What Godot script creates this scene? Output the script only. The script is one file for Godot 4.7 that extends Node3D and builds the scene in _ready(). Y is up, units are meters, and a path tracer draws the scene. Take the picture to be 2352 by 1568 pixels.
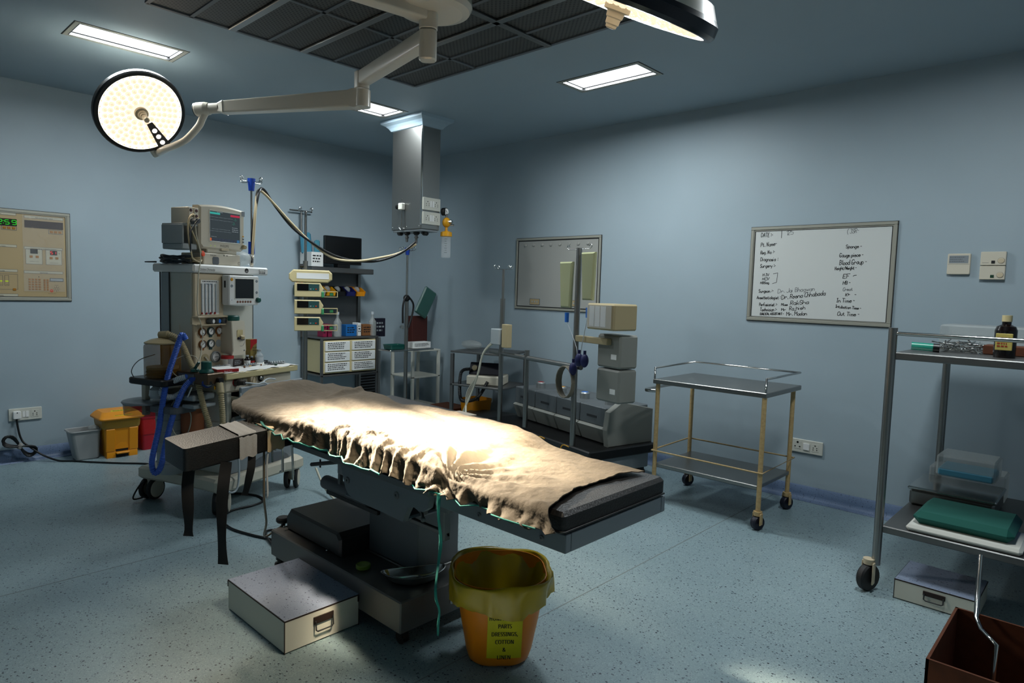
extends Node3D
# An operating theatre. Coordinates below are in survey units (corner of the two walls at the origin, x along the right wall, z along the left wall, y up); SC turns them into metres.
const SC := 0.89
var M := {}
var X := Transform3D()   # the frame that coordinates are given in
var texts := {}


# ---- a bag of triangles -------------------------------------------------
class G:
	var v := PackedVector3Array()
	var n := PackedVector3Array()
	var u := PackedVector2Array()
	var t := Transform3D()

	func tri(a: Vector3, b: Vector3, c: Vector3, na: Vector3, nb: Vector3, nc: Vector3, ua := Vector2(), ub := Vector2(), uc := Vector2()) -> void:
		a = t * a; b = t * b; c = t * c
		na = (t.basis * na).normalized(); nb = (t.basis * nb).normalized(); nc = (t.basis * nc).normalized()
		if (b - a).cross(c - a).dot(na + nb + nc) > 0.0:
			var s := b; b = c; c = s
			s = nb; nb = nc; nc = s
			var w := ub; ub = uc; uc = w
		v.append(a); v.append(b); v.append(c)
		n.append(na); n.append(nb); n.append(nc)
		u.append(ua); u.append(ub); u.append(uc)

	func quad(a: Vector3, b: Vector3, c: Vector3, d: Vector3, out := Vector3(), full := false) -> G:
		var k := (c - a).cross(d - b)
		if k.length() < 1e-12: return self
		k = k.normalized()
		if out != Vector3() and k.dot(out) < 0: k = -k
		var q := [Vector2(0, 1), Vector2(1, 1), Vector2(1, 0), Vector2(0, 0)] if full else [Vector2(), Vector2(), Vector2(), Vector2()]
		tri(a, b, c, k, k, k, q[0], q[1], q[2])
		tri(a, c, d, k, k, k, q[0], q[2], q[3])
		return self

	# a box with chamfered edges
	func box(c: Vector3, s: Vector3, bev := 0.0, b := Basis()) -> G:
		var h := s * 0.5
		bev = minf(bev, minf(h.x, minf(h.y, h.z)) * 0.9)
		var i := h - Vector3.ONE * bev
		for ax in 3:
			var p := (ax + 1) % 3
			var q := (ax + 2) % 3
			for sg in [-1.0, 1.0]:
				var r: Array[Vector3] = []
				for e in [[-1, -1], [1, -1], [1, 1], [-1, 1]]:
					var w := Vector3()
					w[ax] = sg * h[ax]; w[p] = e[0] * i[p]; w[q] = e[1] * i[q]
					r.append(c + b * w)
				var o := Vector3(); o[ax] = sg
				quad(r[0], r[1], r[2], r[3], b * o)
			if bev > 0.0:
				for s1 in [-1.0, 1.0]:
					for s2 in [-1.0, 1.0]:
						var r2: Array[Vector3] = []
						for e in [[-1, 0], [1, 0], [1, 1], [-1, 1]]:
							var w := Vector3()
							w[ax] = e[0] * i[ax]
							w[p] = s1 * (h[p] if e[1] == 0 else i[p])
							w[q] = s2 * (i[q] if e[1] == 0 else h[q])
							r2.append(c + b * w)
						var o := Vector3(); o[p] = s1; o[q] = s2
						quad(r2[0], r2[1], r2[2], r2[3], b * o)
		if bev > 0.0:
			for sx in [-1.0, 1.0]:
				for sy in [-1.0, 1.0]:
					for sz in [-1.0, 1.0]:
						var o := Vector3(sx, sy, sz)
						var k := (b * o).normalized()
						tri(c + b * (o * Vector3(h.x, i.y, i.z)), c + b * (o * Vector3(i.x, h.y, i.z)), c + b * (o * Vector3(i.x, i.y, h.z)), k, k, k)
		return self

	# box given by two corners
	func bx(a: Vector3, b: Vector3, bev := 0.0) -> G:
		return box((a + b) * 0.5, (b - a).abs(), bev)

	func _side(d: Vector3) -> Vector3:
		return (d.cross(Vector3.UP) if absf(d.y) < 0.9 else d.cross(Vector3.RIGHT)).normalized()

	func cyl(a: Vector3, b: Vector3, r: float, r2 := -1.0, seg := 14, caps := true) -> G:
		if r2 < 0: r2 = r
		var d := (b - a).normalized()
		var e := _side(d)
		var f := d.cross(e)
		for k in seg:
			var a0 := TAU * k / seg
			var a1 := TAU * (k + 1) / seg
			var o0 := e * cos(a0) + f * sin(a0)
			var o1 := e * cos(a1) + f * sin(a1)
			var sl := d * ((r - r2) / maxf((b - a).length(), 1e-5))
			var n0 := (o0 + sl).normalized()
			var n1 := (o1 + sl).normalized()
			var u0 := float(k) / seg
			var u1 := float(k + 1) / seg
			tri(a + o0 * r, a + o1 * r, b + o1 * r2, n0, n1, n1, Vector2(u0, 1), Vector2(u1, 1), Vector2(u1, 0))
			tri(a + o0 * r, b + o1 * r2, b + o0 * r2, n0, n1, n0, Vector2(u0, 1), Vector2(u1, 0), Vector2(u0, 0))
			if caps:
				if r > 0: tri(a, a + o0 * r, a + o1 * r, -d, -d, -d)
				if r2 > 0: tri(b, b + o0 * r2, b + o1 * r2, d, d, d)
		return self

	# profile (radius, height) turned about the axis ax through c
	func lathe(c: Vector3, prof: Array, ax := Vector3.UP, seg := 20) -> G:
		var d := ax.normalized()
		var e := _side(d)
		var f := d.cross(e)
		for j in prof.size() - 1:
			var p: Vector2 = prof[j]
			var q: Vector2 = prof[j + 1]
			if p.is_equal_approx(q): continue
			var w := Vector2(q.y - p.y, p.x - q.x).normalized()
			for k in seg:
				var o0 := e * cos(TAU * k / seg) + f * sin(TAU * k / seg)
				var o1 := e * cos(TAU * (k + 1) / seg) + f * sin(TAU * (k + 1) / seg)
				var n0 := o0 * w.x + d * w.y
				var n1 := o1 * w.x + d * w.y
				var A := c + o0 * p.x + d * p.y
				var B := c + o1 * p.x + d * p.y
				var C := c + o1 * q.x + d * q.y
				var D := c + o0 * q.x + d * q.y
				var u0 := float(k) / seg
				var u1 := float(k + 1) / seg
				var v0 := 1.0 - float(j) / (prof.size() - 1)
				var v1 := 1.0 - float(j + 1) / (prof.size() - 1)
				if p.x > 1e-6: tri(A, B, C, n0, n1, n1, Vector2(u0, v0), Vector2(u1, v0), Vector2(u1, v1))
				if q.x > 1e-6: tri(A, C, D, n0, n1, n0, Vector2(u0, v0), Vector2(u1, v1), Vector2(u0, v1))
		return self

	# a round bar along a path; sub > 0 rounds the path; amp and pitch make it corrugated
	func tube(pts: Array, r: float, seg := 8, sub := 0, amp := 0.0, pitch := 0.0, squash := 1.0) -> G:
		var p: Array[Vector3] = []
		for q in pts: p.append(q)
		if sub > 0 and p.size() > 2:
			var m: Array[Vector3] = []
			for i in p.size() - 1:
				var a := p[maxi(i - 1, 0)]
				var d := p[mini(i + 2, p.size() - 1)]
				for k in sub: m.append(p[i].cubic_interpolate(p[i + 1], a, d, float(k) / sub))
			m.append(p[-1])
			p = m
		if pitch > 0.0:
			var m: Array[Vector3] = [p[0]]
			var left := pitch * 0.5
			for i in p.size() - 1:
				var l := p[i].distance_to(p[i + 1])
				var s := 0.0
				while l - s >= left:
					s += left
					m.append(p[i].lerp(p[i + 1], s / l))
					left = pitch * 0.5
				left -= l - s
			p = m
		var e := Vector3()
		var last: Array[Vector3] = []
		var lastn: Array[Vector3] = []
		for i in p.size():
			var d := (p[mini(i + 1, p.size() - 1)] - p[maxi(i - 1, 0)]).normalized()
			e = _side(d) if i == 0 else (e - d * e.dot(d)).normalized()
			var f := d.cross(e)
			var rr := r - (amp if amp > 0.0 and i % 2 == 1 else 0.0)
			var ring: Array[Vector3] = []
			var rn: Array[Vector3] = []
			for k in seg:
				var o := e * cos(TAU * k / seg) + f * sin(TAU * k / seg) * squash
				rn.append(o.normalized())
				ring.append(p[i] + o * rr)
			if i > 0:
				for k in seg:
					var k1 := (k + 1) % seg
					var tl := Vector3()
					if amp > 0.0: tl = d * (0.7 if i % 2 == 1 else -0.7)
					tri(last[k], last[k1], ring[k1], lastn[k] + tl, lastn[k1] + tl, rn[k1] + tl)
					tri(last[k], ring[k1], ring[k], lastn[k] + tl, rn[k1] + tl, rn[k] + tl)
			if i == 0 or i == p.size() - 1:
				var w := -d if i == 0 else d
				for k in range(1, seg - 1): tri(ring[0], ring[k], ring[k + 1], w, w, w)
			last = ring
			lastn = rn
		return self

	func ball(c: Vector3, r: Vector3, seg := 14, rings := 8, from := -1.0, to := 1.0) -> G:
		for j in rings:
			var a0 := lerpf(from, to, float(j) / rings) * PI / 2
			var a1 := lerpf(from, to, float(j + 1) / rings) * PI / 2
			for k in seg:
				var b0 := TAU * k / seg
				var b1 := TAU * (k + 1) / seg
				var q: Array[Vector3] = []
				for e in [[a0, b0], [a0, b1], [a1, b1], [a1, b0]]: q.append(Vector3(cos(e[0]) * cos(e[1]), sin(e[0]), cos(e[0]) * sin(e[1])))
				if cos(a0) > 1e-5: tri(c + q[0] * r, c + q[1] * r, c + q[2] * r, q[0] / r, q[1] / r, q[2] / r)
				if cos(a1) > 1e-5: tri(c + q[0] * r, c + q[2] * r, c + q[3] * r, q[0] / r, q[2] / r, q[3] / r)
		return self

	# polygon in the xy plane of xf, swept from z = 0 to z = depth, with a chamfer on both rims
	func ext(poly: PackedVector2Array, depth: float, xf := Transform3D(), bev := 0.0, smooth := false) -> G:
		if Geometry2D.is_polygon_clockwise(poly):
			poly = poly.duplicate()
			poly.reverse()
		var old := t
		t = t * xf
		var cap := poly
		if bev > 0.0:
			var o := Geometry2D.offset_polygon(poly, -bev, Geometry2D.JOIN_MITER)
			if o.size() == 1 and o[0].size() == poly.size(): cap = o[0]
			else: bev = 0.0
			if Geometry2D.is_polygon_clockwise(cap): cap.reverse()
			if bev > 0.0:
				var best := 0
				for k in cap.size():
					if cap[k].distance_to(poly[0]) < cap[best].distance_to(poly[0]): best = k
				var rot := PackedVector2Array()
				for k in cap.size(): rot.append(cap[(k + best) % cap.size()])
				cap = rot
		var ix := Geometry2D.triangulate_polygon(cap)
		for k in range(0, ix.size(), 3):
			var a := cap[ix[k]]
			var b := cap[ix[k + 1]]
			var c := cap[ix[k + 2]]
			for zz in [[0.0, -1.0], [depth, 1.0]]:
				var w := Vector3(0, 0, zz[1])
				tri(Vector3(a.x, a.y, zz[0]), Vector3(b.x, b.y, zz[0]), Vector3(c.x, c.y, zz[0]), w, w, w)
		var m := poly.size()
		for k in m:
			var k1 := (k + 1) % m
			var a := poly[k]
			var b := poly[k1]
			var e := b - a
			var w := Vector3(e.y, -e.x, 0).normalized()
			var wa := w
			var wb := w
			if smooth:
				var pa := a - poly[(k + m - 1) % m]
				var pb := poly[(k + 2) % m] - b
				wa = (w + Vector3(pa.y, -pa.x, 0).normalized()).normalized()
				wb = (w + Vector3(pb.y, -pb.x, 0).normalized()).normalized()
			var lo := bev
			var hi := depth - bev
			tri(Vector3(a.x, a.y, lo), Vector3(b.x, b.y, lo), Vector3(b.x, b.y, hi), wa, wb, wb)
			tri(Vector3(a.x, a.y, lo), Vector3(b.x, b.y, hi), Vector3(a.x, a.y, hi), wa, wb, wa)
			if bev > 0.0:
				var ca := cap[k]
				var cb := cap[k1]
				quad(Vector3(a.x, a.y, lo), Vector3(b.x, b.y, lo), Vector3(cb.x, cb.y, 0), Vector3(ca.x, ca.y, 0), w - Vector3(0, 0, 1))
				quad(Vector3(a.x, a.y, hi), Vector3(b.x, b.y, hi), Vector3(cb.x, cb.y, depth), Vector3(ca.x, ca.y, depth), w + Vector3(0, 0, 1))
		t = old
		return self

	# a sheet through a grid of points, smooth, given thickness along its normals
	func sheet(rows: Array, thick := 0.0) -> G:
		var h := rows.size()
		var w: int = rows[0].size()
		var nr := []
		for j in h:
			var l := []
			for i in w:
				var a: Vector3 = rows[j][mini(i + 1, w - 1)] - rows[j][maxi(i - 1, 0)]
				var b: Vector3 = rows[mini(j + 1, h - 1)][i] - rows[maxi(j - 1, 0)][i]
				l.append(b.cross(a).normalized())
			nr.append(l)
		for sd in ([1.0, -1.0] if thick > 0.0 else [1.0]):
			var k := 0.0 if sd > 0 else -thick
			for j in h - 1:
				for i in w - 1:
					var q: Array[Vector3] = []
					var m: Array[Vector3] = []
					var uu: Array[Vector2] = []
					for e in [[0, 0], [0, 1], [1, 1], [1, 0]]:
						m.append(nr[j + e[0]][i + e[1]] * sd)
						q.append(rows[j + e[0]][i + e[1]] + nr[j + e[0]][i + e[1]] * k)
						uu.append(Vector2(float(i + e[1]) / (w - 1), float(j + e[0]) / (h - 1)))
					tri(q[0], q[1], q[2], m[0], m[1], m[2], uu[0], uu[1], uu[2])
					tri(q[0], q[2], q[3], m[0], m[2], m[3], uu[0], uu[2], uu[3])
		if thick > 0.0:
			var rim := []
			for i in w: rim.append([0, i])
			for j in range(1, h): rim.append([j, w - 1])
			for i in range(w - 2, -1, -1): rim.append([h - 1, i])
			for j in range(h - 2, -1, -1): rim.append([j, 0])
			for k in rim.size() - 1:
				var a: Vector3 = rows[rim[k][0]][rim[k][1]]
				var b: Vector3 = rows[rim[k + 1][0]][rim[k + 1][1]]
				quad(a, b, b - nr[rim[k + 1][0]][rim[k + 1][1]] * thick, a - nr[rim[k][0]][rim[k][1]] * thick)
		return self

	func add(o: G, xf: Transform3D) -> G:
		for i in range(0, o.v.size(), 3):
			tri(xf * o.v[i], xf * o.v[i + 1], xf * o.v[i + 2], xf.basis * o.n[i], xf.basis * o.n[i + 1], xf.basis * o.n[i + 2], o.u[i], o.u[i + 1], o.u[i + 2])
		return self


static func rrect(w: float, h: float, r: float, seg := 4, c := Vector2()) -> PackedVector2Array:
	var p := PackedVector2Array()
	r = minf(r, minf(w, h) * 0.499)
	for k in 4:
		var o := Vector2([1, -1, -1, 1][k] * (w * 0.5 - r), [1, 1, -1, -1][k] * (h * 0.5 - r))
		for j in seg + 1:
			var a := PI / 2 * (k + float(j) / seg)
			p.append(c + o + Vector2(cos(a), sin(a)) * r)
	return p


static func V(x: float, y: float, z: float) -> Vector3: return Vector3(x, y, z)
static func P2(a: Array) -> PackedVector2Array:
	var p := PackedVector2Array()
	for i in range(0, a.size(), 2): p.append(Vector2(a[i], a[i + 1]))
	return p
# a frame at p whose local z looks along out and whose local y is as near to up as it can be
static func face(p: Vector3, out := Vector3.BACK, up := Vector3.UP) -> Transform3D:
	var z := out.normalized()
	var x := up.cross(z).normalized()
	return Transform3D(Basis(x, z.cross(x), z), p)
static func turned(deg: float, p: Vector3) -> Transform3D: return Transform3D(Basis(Vector3.UP, deg_to_rad(deg)), p)


# ---- nodes ---------------------------------------------------------------
func above(o: Node) -> Transform3D:
	var k := Transform3D()
	while o != self and o != null:
		k = (o as Node3D).transform * k
		o = o.get_parent()
	return k

func numbered(called: String, parent: Node) -> String:
	if not parent.has_node(called): return called
	var i := 1
	while parent.has_node("%s_%03d" % [called, i]): i += 1
	return "%s_%03d" % [called, i]

func tag(o: Node, label: String, category: String, group := "", kind := "") -> void:
	if label: o.set_meta("label", label)
	if category: o.set_meta("category", category)
	if group: o.set_meta("group", group)
	if kind: o.set_meta("kind", kind)

func thing(called: String, label: String, category: String, at := Vector3(), deg := 0.0, group := "") -> Node3D:
	var o := Node3D.new()
	o.name = numbered(called, self)
	var k := X * turned(deg, at)
	k.origin *= SC
	o.transform = k
	add_child(o, true)
	tag(o, label, category, group)
	return o

# the frame of a thing, so that its parts can be given in its own axes
func into(o: Node3D) -> void:
	X = Transform3D(o.transform.basis, o.transform.origin / SC)

func put(g: G, called: String, m: Material, parent: Node = null, label := "") -> MeshInstance3D:
	if parent == null: parent = self
	var back := above(parent).affine_inverse()
	var vs := PackedVector3Array()
	var ns := PackedVector3Array()
	vs.resize(g.v.size())
	ns.resize(g.v.size())
	var nb := back.basis * X.basis
	for i in g.v.size():
		vs[i] = back * ((X * g.v[i]) * SC)
		ns[i] = nb * g.n[i]
	var a := []
	a.resize(Mesh.ARRAY_MAX)
	a[Mesh.ARRAY_VERTEX] = vs
	a[Mesh.ARRAY_NORMAL] = ns
	a[Mesh.ARRAY_TEX_UV] = g.u
	var am := ArrayMesh.new()
	am.add_surface_from_arrays(Mesh.PRIMITIVE_TRIANGLES, a)
	am.surface_set_material(0, m)
	var o := MeshInstance3D.new()
	o.name = numbered(called, parent)
	o.mesh = am
	o.cast_shadow = GeometryInstance3D.SHADOW_CASTING_SETTING_ON
	parent.add_child(o, true)
	if label: o.set_meta("label", label)
	return o

# a thing that is one mesh
func one(g: G, called: String, m: Material, label: String, category: String, group := "", kind := "") -> MeshInstance3D:
	var o := put(g, called, m, self)
	tag(o, label, category, group, kind)
	return o

func copy(o: Node3D, at: Vector3, deg: float, label: String) -> Node3D:
	var c: Node3D = o.duplicate()
	var base := o.name.rstrip("0123456789").rstrip("_")
	c.name = numbered(base, self)
	var k := X * turned(deg, at)
	k.origin *= SC
	c.transform = k
	add_child(c, true)
	if label: c.set_meta("label", label)
	return c

# lettering, centred on xf's origin, looking along its z
func text(g: G, what: String, size: float, xf: Transform3D, align := 0, serif := false, narrow := 1.0, slant := 0.0) -> G:
	var key := what + str(serif)
	if not texts.has(key):
		var tm := TextMesh.new()
		tm.text = what
		var f := SystemFont.new()
		f.font_names = PackedStringArray(["Droid Serif" if serif else "Droid Sans"])
		tm.font = f
		tm.font_size = 32
		tm.pixel_size = 1.0 / 32.0
		tm.depth = 0.01
		tm.curve_step = 4.0
		texts[key] = tm.surface_get_arrays(0) if tm.get_surface_count() else []
	var a: Array = texts[key]
	if a.is_empty(): return g
	var vs: PackedVector3Array = a[Mesh.ARRAY_VERTEX]
	var ix: PackedInt32Array = a[Mesh.ARRAY_INDEX]
	var lo := 1e9
	var hi := -1e9
	for p in vs:
		lo = minf(lo, p.x)
		hi = maxf(hi, p.x)
	var sh := Vector3(-(lo + hi) * 0.5 if align == 0 else (-lo if align < 0 else -hi), 0, 0)
	var nz := Vector3(0, 0, 1)
	for k in range(0, ix.size(), 3):
		var q: Array[Vector3] = []
		for j in 3:
			var p := vs[ix[k + j]]
			q.append(p)
		if q[0].z < 0.001 or q[1].z < 0.001 or q[2].z < 0.001: continue
		for j in 3:
			q[j] = (q[j] + sh) * Vector3(size * narrow, size, 0)
			q[j].x += q[j].y * slant
			q[j].z = 0.0006
		g.tri(xf * q[0], xf * q[1], xf * q[2], xf.basis * nz, xf.basis * nz, xf.basis * nz)
	return g

# a strip of print: rows of small dashes where the lettering is too small to read
func dashes(g: G, xf: Transform3D, w: float, rows: int, dy: float, h: float, sd: int, fill := 0.75) -> G:
	var rg := RandomNumberGenerator.new()
	rg.seed = sd
	for r in rows:
		var x := -w * 0.5
		var end := w * 0.5 * rg.randf_range(fill * 0.6, 1.0)
		while x < end:
			var l := rg.randf_range(0.6, 3.0) * h
			var y := -r * dy
			g.quad(xf * V(x, y, 0.0006), xf * V(minf(x + l, end), y, 0.0006), xf * V(minf(x + l, end), y + h, 0.0006), xf * V(x, y + h, 0.0006), xf.basis.z)
			x += l + h * 0.6
	return g


# ---- materials -----------------------------------------------------------
func mk(key: String, c: Color, rough := 0.5, metal := 0.0, more := {}) -> StandardMaterial3D:
	var m := StandardMaterial3D.new()
	m.resource_name = key
	m.albedo_color = c
	m.roughness = rough
	m.metallic = metal
	for k in more: m.set(k, more[k])
	M[key] = m
	return m

func noise_tex(freq: float, sd: int, lo: Color, hi: Color, size := 256, oct := 4, normal := false) -> NoiseTexture2D:
	var f := FastNoiseLite.new()
	f.seed = sd
	f.frequency = freq
	f.fractal_octaves = oct
	var x := NoiseTexture2D.new()
	x.width = size
	x.height = size
	x.seamless = true
	x.noise = f
	x.as_normal_map = normal
	if not normal:
		var g := Gradient.new()
		g.set_color(0, lo)
		g.set_color(1, hi)
		x.color_ramp = g
	return x

func fleck(sd: int, size: int, base: Color, list: Array) -> ImageTexture:
	var im := Image.create(size, size, false, Image.FORMAT_RGB8)
	im.fill(base)
	var rg := RandomNumberGenerator.new()
	rg.seed = sd
	for e in list:   # [count, smallest, largest, colour]
		for k in e[0]:
			var w := rg.randi_range(e[1], e[2])
			var h := maxi(1, int(w * rg.randf_range(0.5, 1.1)))
			var c: Color = e[3]
			c = c.lerp(base, rg.randf_range(0.0, 0.55))
			var x0 := rg.randi_range(0, size - 1)
			var y0 := rg.randi_range(0, size - 1)
			for y in h:
				for x in w:
					if (x == 0 or x == w - 1) and (y == 0 or y == h - 1) and w > 2: continue
					im.set_pixel((x0 + x) % size, (y0 + y) % size, c)
	return ImageTexture.create_from_image(im)

func materials() -> void:
	var tri := {"uv1_triplanar": true, "uv1_world_triplanar": true}
	mk("paint", Color(0.62, 0.68, 0.715), 0.55, 0.0, tri.merged({"uv1_scale": V(0.45, 0.45, 0.45), "albedo_texture": noise_tex(0.006, 3, Color(0.95, 0.955, 0.955), Color(1, 1, 1))}))
	mk("ceiling_paint", Color(0.60, 0.665, 0.705), 0.6, 0.0, tri.merged({"uv1_scale": V(0.3, 0.3, 0.3), "albedo_texture": M.paint.albedo_texture}))
	var fl := fleck(5, 1024, Color(0.60, 0.665, 0.68), [[26000, 2, 5, Color(0.70, 0.76, 0.765)], [16000, 2, 5, Color(0.50, 0.575, 0.595)], [2300, 3, 5, Color(0.20, 0.24, 0.28)], [1000, 4, 8, Color(0.15, 0.18, 0.23)]])
	mk("vinyl", Color(0.93, 0.96, 0.97), 0.42, 0.0, tri.merged({"uv1_scale": V(0.95, 0.95, 0.95), "albedo_texture": fl, "detail_enabled": true, "detail_blend_mode": BaseMaterial3D.BLEND_MODE_MUL, "detail_uv_layer": BaseMaterial3D.DETAIL_UV_2, "uv2_triplanar": true, "uv2_world_triplanar": true, "uv2_scale": V(0.21, 0.21, 0.21), "detail_albedo": noise_tex(0.012, 8, Color(0.86, 0.88, 0.89), Color(1, 1, 1)), "roughness_texture": noise_tex(0.02, 4, Color(0.75, 0.75, 0.75), Color(1, 1, 1))}))
	var fl2 := fleck(6, 512, Color(0.42, 0.49, 0.60), [[6000, 2, 4, Color(0.50, 0.56, 0.66)], [5000, 2, 4, Color(0.34, 0.41, 0.52)], [700, 3, 6, Color(0.10, 0.12, 0.17)]])
	mk("vinyl_blue", Color(0.92, 0.95, 0.97), 0.45, 0.0, tri.merged({"uv1_scale": V(1.9, 1.9, 1.9), "albedo_texture": fl2}))
	mk("vinyl_step", Color(1.0, 1.0, 1.02), 0.4, 0.0, tri.merged({"uv1_scale": V(1.9, 1.9, 1.9), "albedo_texture": fleck(9, 512, Color(0.55, 0.60, 0.68), [[6000, 2, 4, Color(0.63, 0.67, 0.73)], [5000, 2, 4, Color(0.47, 0.53, 0.62)], [550, 3, 6, Color(0.14, 0.17, 0.25)]])}))
	mk("seam", Color(0.46, 0.5, 0.5), 0.6)
	var scratch := noise_tex(0.03, 12, Color(0.6, 0.6, 0.6), Color(1, 1, 1), 256, 3)
	mk("steel", Color(0.56, 0.56, 0.55), 0.36, 1.0)
	mk("steel_dull", Color(0.46, 0.46, 0.455), 0.45, 0.9)
	mk("steel_grey", Color(0.43, 0.45, 0.46), 0.55, 0.55)
	mk("chrome", Color(0.76, 0.76, 0.75), 0.14, 1.0)
	mk("aluminium", Color(0.66, 0.67, 0.67), 0.42, 0.85)
	mk("lamp_white", Color(0.85, 0.82, 0.76), 0.3, 0.0, {"clearcoat_enabled": true, "clearcoat": 0.4, "clearcoat_roughness": 0.15})
	mk("cream", Color(0.78, 0.72, 0.61), 0.42)
	mk("cream_pale", Color(0.80, 0.77, 0.70), 0.45)
	mk("cream_yellow", Color(0.80, 0.74, 0.56), 0.45)
	mk("enamel", Color(0.78, 0.67, 0.48), 0.4, 0.0, tri.merged({"uv1_scale": V(3, 3, 3), "albedo_texture": noise_tex(0.05, 21, Color(0.86, 0.84, 0.8), Color(1, 1, 1))}))
	mk("off_white", Color(0.78, 0.78, 0.74), 0.45)
	mk("white", Color(0.88, 0.88, 0.87), 0.5)
	mk("paper", Color(0.90, 0.90, 0.89), 0.8)
	mk("grey_pale", Color(0.60, 0.63, 0.64), 0.45)
	mk("grey_panel", Color(0.50, 0.53, 0.55), 0.5)
	mk("grey_mid", Color(0.36, 0.38, 0.40), 0.5)
	mk("grey_dark", Color(0.16, 0.165, 0.17), 0.5)
	mk("grey_console", Color(0.52, 0.525, 0.50), 0.5)
	mk("table_grey", Color(0.42, 0.46, 0.49), 0.5)
	mk("black", Color(0.035, 0.035, 0.04), 0.4)
	mk("black_soft", Color(0.05, 0.05, 0.055), 0.75)
	mk("rubber", Color(0.075, 0.07, 0.068), 0.42, 0.0, tri.merged({"uv1_scale": V(8, 8, 8), "normal_enabled": true, "normal_scale": 0.25, "normal_texture": noise_tex(0.05, 31, Color(), Color(), 256, 4, true)}))
	mk("tyre", Color(0.09, 0.09, 0.095), 0.6)
	mk("blue_tyre", Color(0.06, 0.07, 0.14), 0.5)
	mk("drape", Color(0.30, 0.265, 0.21), 0.85, 0.0, {"rim_enabled": true, "rim": 0.25, "uv1_triplanar": true, "uv1_scale": V(5, 5, 5), "albedo_texture": noise_tex(0.03, 41, Color(0.88, 0.88, 0.88), Color(1, 1, 1)), "normal_enabled": true, "normal_scale": 0.5, "normal_texture": noise_tex(0.018, 42, Color(), Color(), 256, 5, true)})
	mk("green_cloth", Color(0.02, 0.33, 0.29), 0.85, 0.0, {"rim_enabled": true, "rim": 0.2})
	mk("white_cloth", Color(0.80, 0.80, 0.77), 0.9)
	mk("teal_tie", Color(0.05, 0.46, 0.43), 0.8)
	mk("gauze", Color(0.62, 0.61, 0.59), 0.9, 0.0, tri.merged({"uv1_scale": V(9, 9, 9), "albedo_texture": noise_tex(0.09, 51, Color(0.8, 0.8, 0.8), Color(1, 1, 1))}))
	mk("gauze_cream", Color(0.72, 0.65, 0.53), 0.9)
	mk("bin_yellow", Color(0.85, 0.49, 0.02), 0.38)
	mk("bin_gold", Color(0.83, 0.53, 0.02), 0.4)
	mk("liner_yellow", Color(0.66, 0.56, 0.03), 0.3, 0.0, {"backlight_enabled": true, "backlight": Color(0.35, 0.28, 0.02)})
	mk("liner_tan", Color(0.66, 0.50, 0.14), 0.4)
	mk("label_yellow", Color(0.78, 0.74, 0.06), 0.5)
	mk("bin_grey", Color(0.58, 0.59, 0.59), 0.5)
	mk("red", Color(0.62, 0.03, 0.05), 0.45)
	mk("red_pink", Color(0.60, 0.03, 0.12), 0.45)
	mk("orange", Color(0.80, 0.24, 0.05), 0.5)
	mk("amber_lime", Color(0.62, 0.36, 0.22), 0.7)
	mk("ink", Color(0.03, 0.03, 0.035), 0.7)
	mk("ink_red", Color(0.6, 0.04, 0.05), 0.7)
	mk("ink_blue", Color(0.08, 0.22, 0.45), 0.7)
	mk("ink_grey", Color(0.35, 0.36, 0.37), 0.7)
	mk("hose_blue", Color(0.26, 0.42, 0.80), 0.35, 0.0, {"backlight_enabled": true, "backlight": Color(0.12, 0.2, 0.4)})
	mk("hose_clear", Color(0.74, 0.77, 0.79), 0.3)
	mk("hose_cream", Color(0.66, 0.60, 0.46), 0.5)
	mk("cable_white", Color(0.76, 0.75, 0.68), 0.5)
	mk("cable_cream", Color(0.75, 0.68, 0.54), 0.5)
	mk("cable_grey", Color(0.34, 0.34, 0.34), 0.5)
	mk("cable_tan", Color(0.45, 0.42, 0.36), 0.5)
	mk("blue", Color(0.03, 0.2, 0.55), 0.4)
	mk("blue_light", Color(0.16, 0.45, 0.82), 0.4)
	mk("blue_deep", Color(0.03, 0.06, 0.32), 0.5)
	mk("bulb_blue", Color(0.04, 0.07, 0.30), 0.55)
	mk("navy", Color(0.035, 0.03, 0.12), 0.5)
	mk("green", Color(0.0, 0.22, 0.13), 0.45)
	mk("green_teal", Color(0.02, 0.30, 0.27), 0.4)
	mk("green_mint", Color(0.26, 0.58, 0.38), 0.45)
	mk("teal_pale", Color(0.10, 0.52, 0.48), 0.4)
	mk("yellow", Color(0.82, 0.58, 0.02), 0.4)
	mk("magenta", Color(0.5, 0.03, 0.22), 0.5)
	mk("sky_box", Color(0.05, 0.38, 0.65), 0.5)
	mk("card", Color(0.50, 0.32, 0.17), 0.85)
	mk("card_dark", Color(0.37, 0.185, 0.075), 0.85, 0.0, tri.merged({"uv1_scale": V(3, 3, 3), "albedo_texture": noise_tex(0.02, 61, Color(0.85, 0.85, 0.85), Color(1, 1, 1))}))
	mk("wood_red", Color(0.30, 0.09, 0.05), 0.6, 0.0, tri.merged({"uv1_scale": V(6, 40, 6), "albedo_texture": noise_tex(0.02, 62, Color(0.7, 0.7, 0.7), Color(1, 1, 1))}))
	mk("step_side", Color(0.80, 0.80, 0.75), 0.5)
	mk("brown_edge", Color(0.14, 0.08, 0.05), 0.7)
	mk("panel_tan", Color(0.66, 0.58, 0.43), 0.5)
	mk("panel_pale", Color(0.72, 0.70, 0.62), 0.5)
	mk("button_gold", Color(0.62, 0.40, 0.05), 0.5)
	mk("board_white", Color(0.79, 0.80, 0.79), 0.3)
	mk("viewer_grey", Color(0.62, 0.62, 0.60), 0.4)
	mk("frame_alu", Color(0.62, 0.615, 0.57), 0.45, 0.3)
	mk("screen_dark", Color(0.022, 0.025, 0.03), 0.2)
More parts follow.
